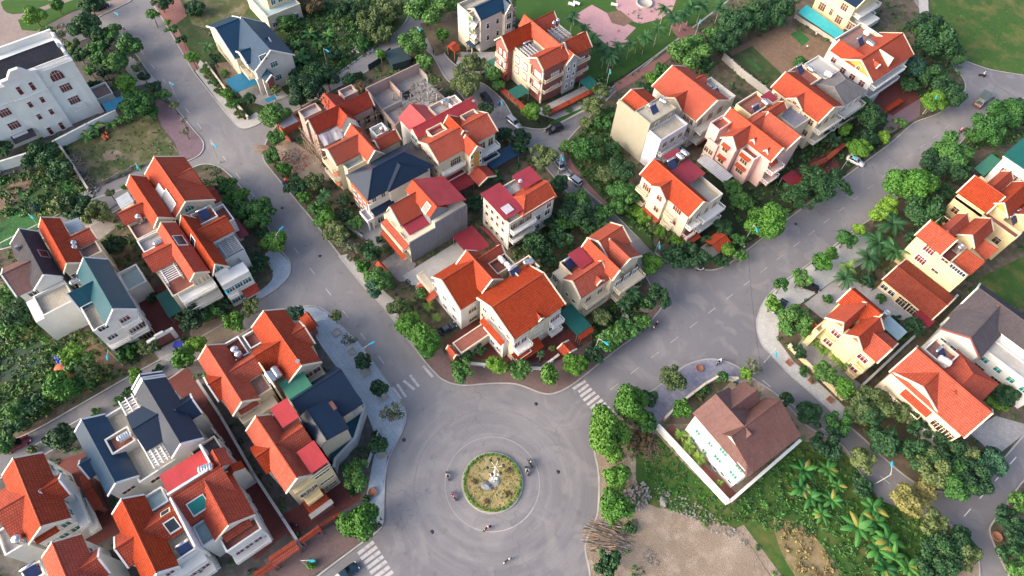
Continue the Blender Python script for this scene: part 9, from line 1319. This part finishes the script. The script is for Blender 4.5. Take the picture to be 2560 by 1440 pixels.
heap('rubble_heap', 'builder rubble and timber in front of the house under repair', 'rubble', (-112.89, 32.46), 4, 3, 0, 160, ['rubble', 'timber', 'brick_clay'], .4, .1, False, .6, 6); heap('pole_stack', 'stack of scaffold poles at the street corner below the orange hoarding', 'timber pile', (-119.7, 28.43), 1.6, 1.4, .5, 60, ['bamboo', 'timber'], 1.5, .05, True, .6, 7); heap('lattice_stack', 'long dark stack of bamboo lattice beside the lot wall', 'timber pile', (-138.16, -7.24), 6.2, 1.6, .0, 150, ['timber', 'rock', 'bamboo'], .9, .06, False, .5, 8); heap('rubble_heap', 'band of pale stones at the end of the vacant lot wall', 'rubble', (-129.91, -8.73), 1.2, 3, .3, 70, ['rubble'], .22, .2, False, .4, 9); heap('dead_branches', 'tangle of grey dead branches left of the teal roofed white house', 'brush pile', (-101.49, -25.07), 5, 1.3, .4, 130, ['bark', 'bamboo'], 1.1, .04, True, .6, 10)
heap('pallet_stack', 'two pale wooden pallets in the hedge by the main road', 'pallet', (-34.32, 69.71), .9, .6, .8, 18, ['timber', 'rubble'], .7, .09, True, .2, 11); heap('debris', 'scattered bricks and planks on the bare earth lot', 'rubble', (0.79, 36.25), 1.5, 1, 0, 30, ['rubble', 'timber'], .4, .1, False, .1, 12); heap('stone_strip', 'strip of small stones across the top of the bare earth lot', 'rubble', (1.28, 48.1), 9, 1.6, .35, 150, ['rubble'], .16, .12, False, .15, 13)
def planter(label, p, round_=True, s=.7, m='pot_clay'):
    t = MB(); (t.lathe([(s * .7, 0), (s, .45), (s * .85, .45), (s * .8, .3), (.05, .3)], (0, 0, 0), 14) if round_ else t.box(-s, s, -s, -s + .15, 0, .3).box(-s, s, s - .15, s, 0, .3).box(-s, -s + .15, -s + .15, s - .15, 0, .297).box(s - .15, s, -s + .15, s - .15, 0, .297).box(-s + .15, s - .15, -s + .15, s - .15, 0, .12)); tag(t.build('planter', m, None, (0, 0, 0), (*p, .14)), label, 'planter')
for i, (p, r, s, m, l) in enumerate([((-18.3, 68.9), True, 0.8, 'pot_clay', 'big round clay pot on the mottled paved corner'), ((-32.54, 64.76), True, 0.75, 'pot_grey', 'round concrete planter in the hedge by the main road, lower one'), ((-35.58, 65.06), True, 0.75, 'pot_grey', 'round concrete planter in the hedge by the main road, upper one'), ((-62.39, 17.02), False, 0.7, 'pot_grey', 'square tree planter under the thin tree on the blue pavement'), ((-57.14, 16.89), False, 0.9, 'pot_grey', 'square tree planter below the blue headed lamp on the blue pavement'), ((-50.86, 16.71), False, 0.8, 'pot_grey', 'square tree planter near the worn zebra crossing'), ((-67.81, 16.87), False, 0.8, 'pot_grey', 'square tree planter at the top of the blue pavement'), ((-41.61, 10.72), False, 0.8, 'pot_grey', 'square planter without tree at the roundabout kerb on the left'), ((35.65, 91.03), True, 0.9, 'pot_clay', 'round clay planter at the lower right corner, upper one'), ((36.07, 86.92), True, 0.9, 'pot_clay', 'round clay planter at the lower right corner, lower one'), ((-36.89, 5.55), True, 0.8, 'pot_clay', 'round clay planter on the pavement below the navy roofed house'), ((-8.21, 84.28), False, 0.6, 'pot_clay', 'square tree pit on the right pavement, upper one'), ((-2.96, 84.74), False, 0.6, 'pot_clay', 'square tree pit on the right pavement, middle one'), ((1.87, 84.42), False, 0.6, 'pot_clay', 'square tree pit on the right pavement, lower one')]): planter(l, p, r, s, m)
def bench(label, p, rz):
    t = empty('park_bench', (*p, .14), label, 'bench', 'park benches', rz); MB().box(-1, 1, -.25, .25, .4, .48).build('seat', 'white_paint', t); MB().box(-1, 1, .2, .28, .5, .9).build('backrest', 'white_paint', t); [MB().box(x - .06, x + .06, -.22, .22, 0, .4).build('leg', 'pale_conc', t) for x in (-.8, .8)]
bench('white bench on the lawn by the pink plaza, left of two', (-118.72, 123.32), .4); bench('white bench on the lawn by the pink plaza, right of two', (-118.34, 124.81), .4); bench('single white bench at the edge of the round pink plaza', (-111.55, 133.29), .6)
struct(MB().lathe([(2.4, 0), (2.4, .5), (2.0, .5), (2.0, .2), (.1, .2)], (0, 0, 0), 24).build('fountain_ring' if False else 'planting_ring', 'pot_grey', None, (0, 0, 0), (*(-107.43, 141.42), .14)))
t = empty('tin_shed', (*(-126.45, 70.34), .1), 'dark corrugated metal site shed beside the top lane', 'shed', None, -.2); MB().box(-2.2, 2.2, -2.4, 2.4, 0, 2.6).build('wall', 'metal_sheet_dark', t); MB().add([(-2.6, -2.7, 2.95), (2.5, -2.7, 2.6), (2.5, 2.7, 2.6), (-2.6, 2.7, 2.95)], [[0, 1, 2, 3]]).box(-2.5, 2.4, -2.6, 2.6, 2.5, 2.62).build('roof', 'metal_sheet_dark', t)
t = empty('site_shed', (*(-123.57, 37.0), .1), 'orange walled site shed with lilac tarpaulin roof at the house under repair', 'shed'); MB().box(-2.6, 2.6, -2.2, 2.2, 0, 2.3).build('wall', 'tarp_orange', t); MB().box(-2.9, 2.7, -2.4, 1.6, 2.32, 2.42).build('roof', 'tarp_grey', t)
tb = MB(); tb.ball((0, 0, .5), (2.6, 1.7, 1.1), 14, 8); o = tb.build('tarpaulin_heap', 'tarp_orange', None, (0, 0, 0), (*(-90.51, -27.5), 0.1)); tag(o, 'orange tarpaulin covered heap beside the small street on the left', 'tarpaulin'); rl = MB(); [rl.ball((random.uniform(-1.6, 1.6), random.uniform(-.4, .4), .4), (.5, .3, .3)) for _ in range(9)]; tag(rl.build('net_bundle', 'tarp_blue', None, (0, 0, 0), (*(-92.52, -27.3), .9)), 'bundle of blue netting on top of the orange tarpaulin heap', 'netting')
t = empty('covered_cart', (*(-83.14, -8.41), .1), 'small cart under a bright blue cover beside the arched white gateway', 'cart', None, .8); MB().box(-.9, .9, -.6, .6, .4, 1.2).box(-.8, .8, -.5, .5, 1.2, 1.35).build('cover', 'tarp_blue', t); [MB().lathe([(.1, -.06), (.28, -.06), (.28, .06), (.1, .06)], (x, y, .28), 10, 'y').build('wheel', 'rubber', t) for x in (-.5, .5) for y in (-.6, .6)]
for q, m, l in (((-107.71, 27.07), 'bin_blue', 'blue rubbish bin at the kerb below the house under repair'), ((-108.02, 27.84), 'bin_orange', 'orange rubbish bin at the kerb below the house under repair'), ((-99.37, 82.28), 'bin_blue', 'blue bin beside the lane left of the brick twin villa')): t = empty('rubbish_bin', (*q, .14), l, 'bin'); MB().lathe([(.3, 0), (.38, .9), (.4, .95)], (0, 0, 0), 10).build('bin_body', m, t); MB().lathe([(.42, .95), (.3, 1.1), (.05, 1.14)], (0, 0, 0), 10).build('lid', m, t)
tp_ = MB(); [tp_.ball((random.uniform(-1, 1), random.uniform(-.6, .6), .3), (.6, .4, .35)) for _ in range(6)]; tag(tp_.build('orange_sheet', 'tarp_orange', None, (0, 0, 0), (*(-144.69, 1.19), .1)), 'crumpled orange sheet beside the banana plants below the mansion', 'sheet')
def cable(label, a, b, za, zb, sag):
    mb = MB(); n = 14; P_ = [(a[0] + (b[0] - a[0]) * i / n, a[1] + (b[1] - a[1]) * i / n, za + (zb - za) * i / n - sag * 4 * (i / n) * (1 - i / n)) for i in range(n + 1)]; [mb.tube(p, q, .03, n=3, caps=False) for p, q in zip(P_, P_[1:])]; tag(mb.build('power_cable', 'rubber'), label, 'cable')
cable('thin black cable hanging across the main road from the lamp to the right pavement', (-32.26, 95.88), (-9.42, 74.22), 7, 6, 1.0); cable('thin black cable hanging across the main road at the upper right', (-30.37, 142.68), (-21.9, 141.61), 6, 6, .5)
t = empty('banner_post', (*(-58.39, 18.3), .1), 'red and white ribbon banner fixed to the lamp by the blue pavement', 'banner'); MB().tube((0, 0, 0), (0, 0, 3.2), .04, n=5).build('pole', 'pole', t); bn = MB()
for i in range(6): bn.add([(.1 + .25 * i, .25 * sin(i), 3.1 - .06 * i * i * .3), (.1 + .25 * (i + 1), .25 * sin(i + 1), 3.1 - .06 * (i + 1) ** 2 * .3), (.1 + .25 * (i + 1), .25 * sin(i + 1), 2.3 - .06 * (i + 1) ** 2 * .3), (.1 + .25 * i, .25 * sin(i), 2.3 - .02 * i * i)], [[0, 1, 2, 3]])
bn.build('ribbon', 'cloth_red', t)
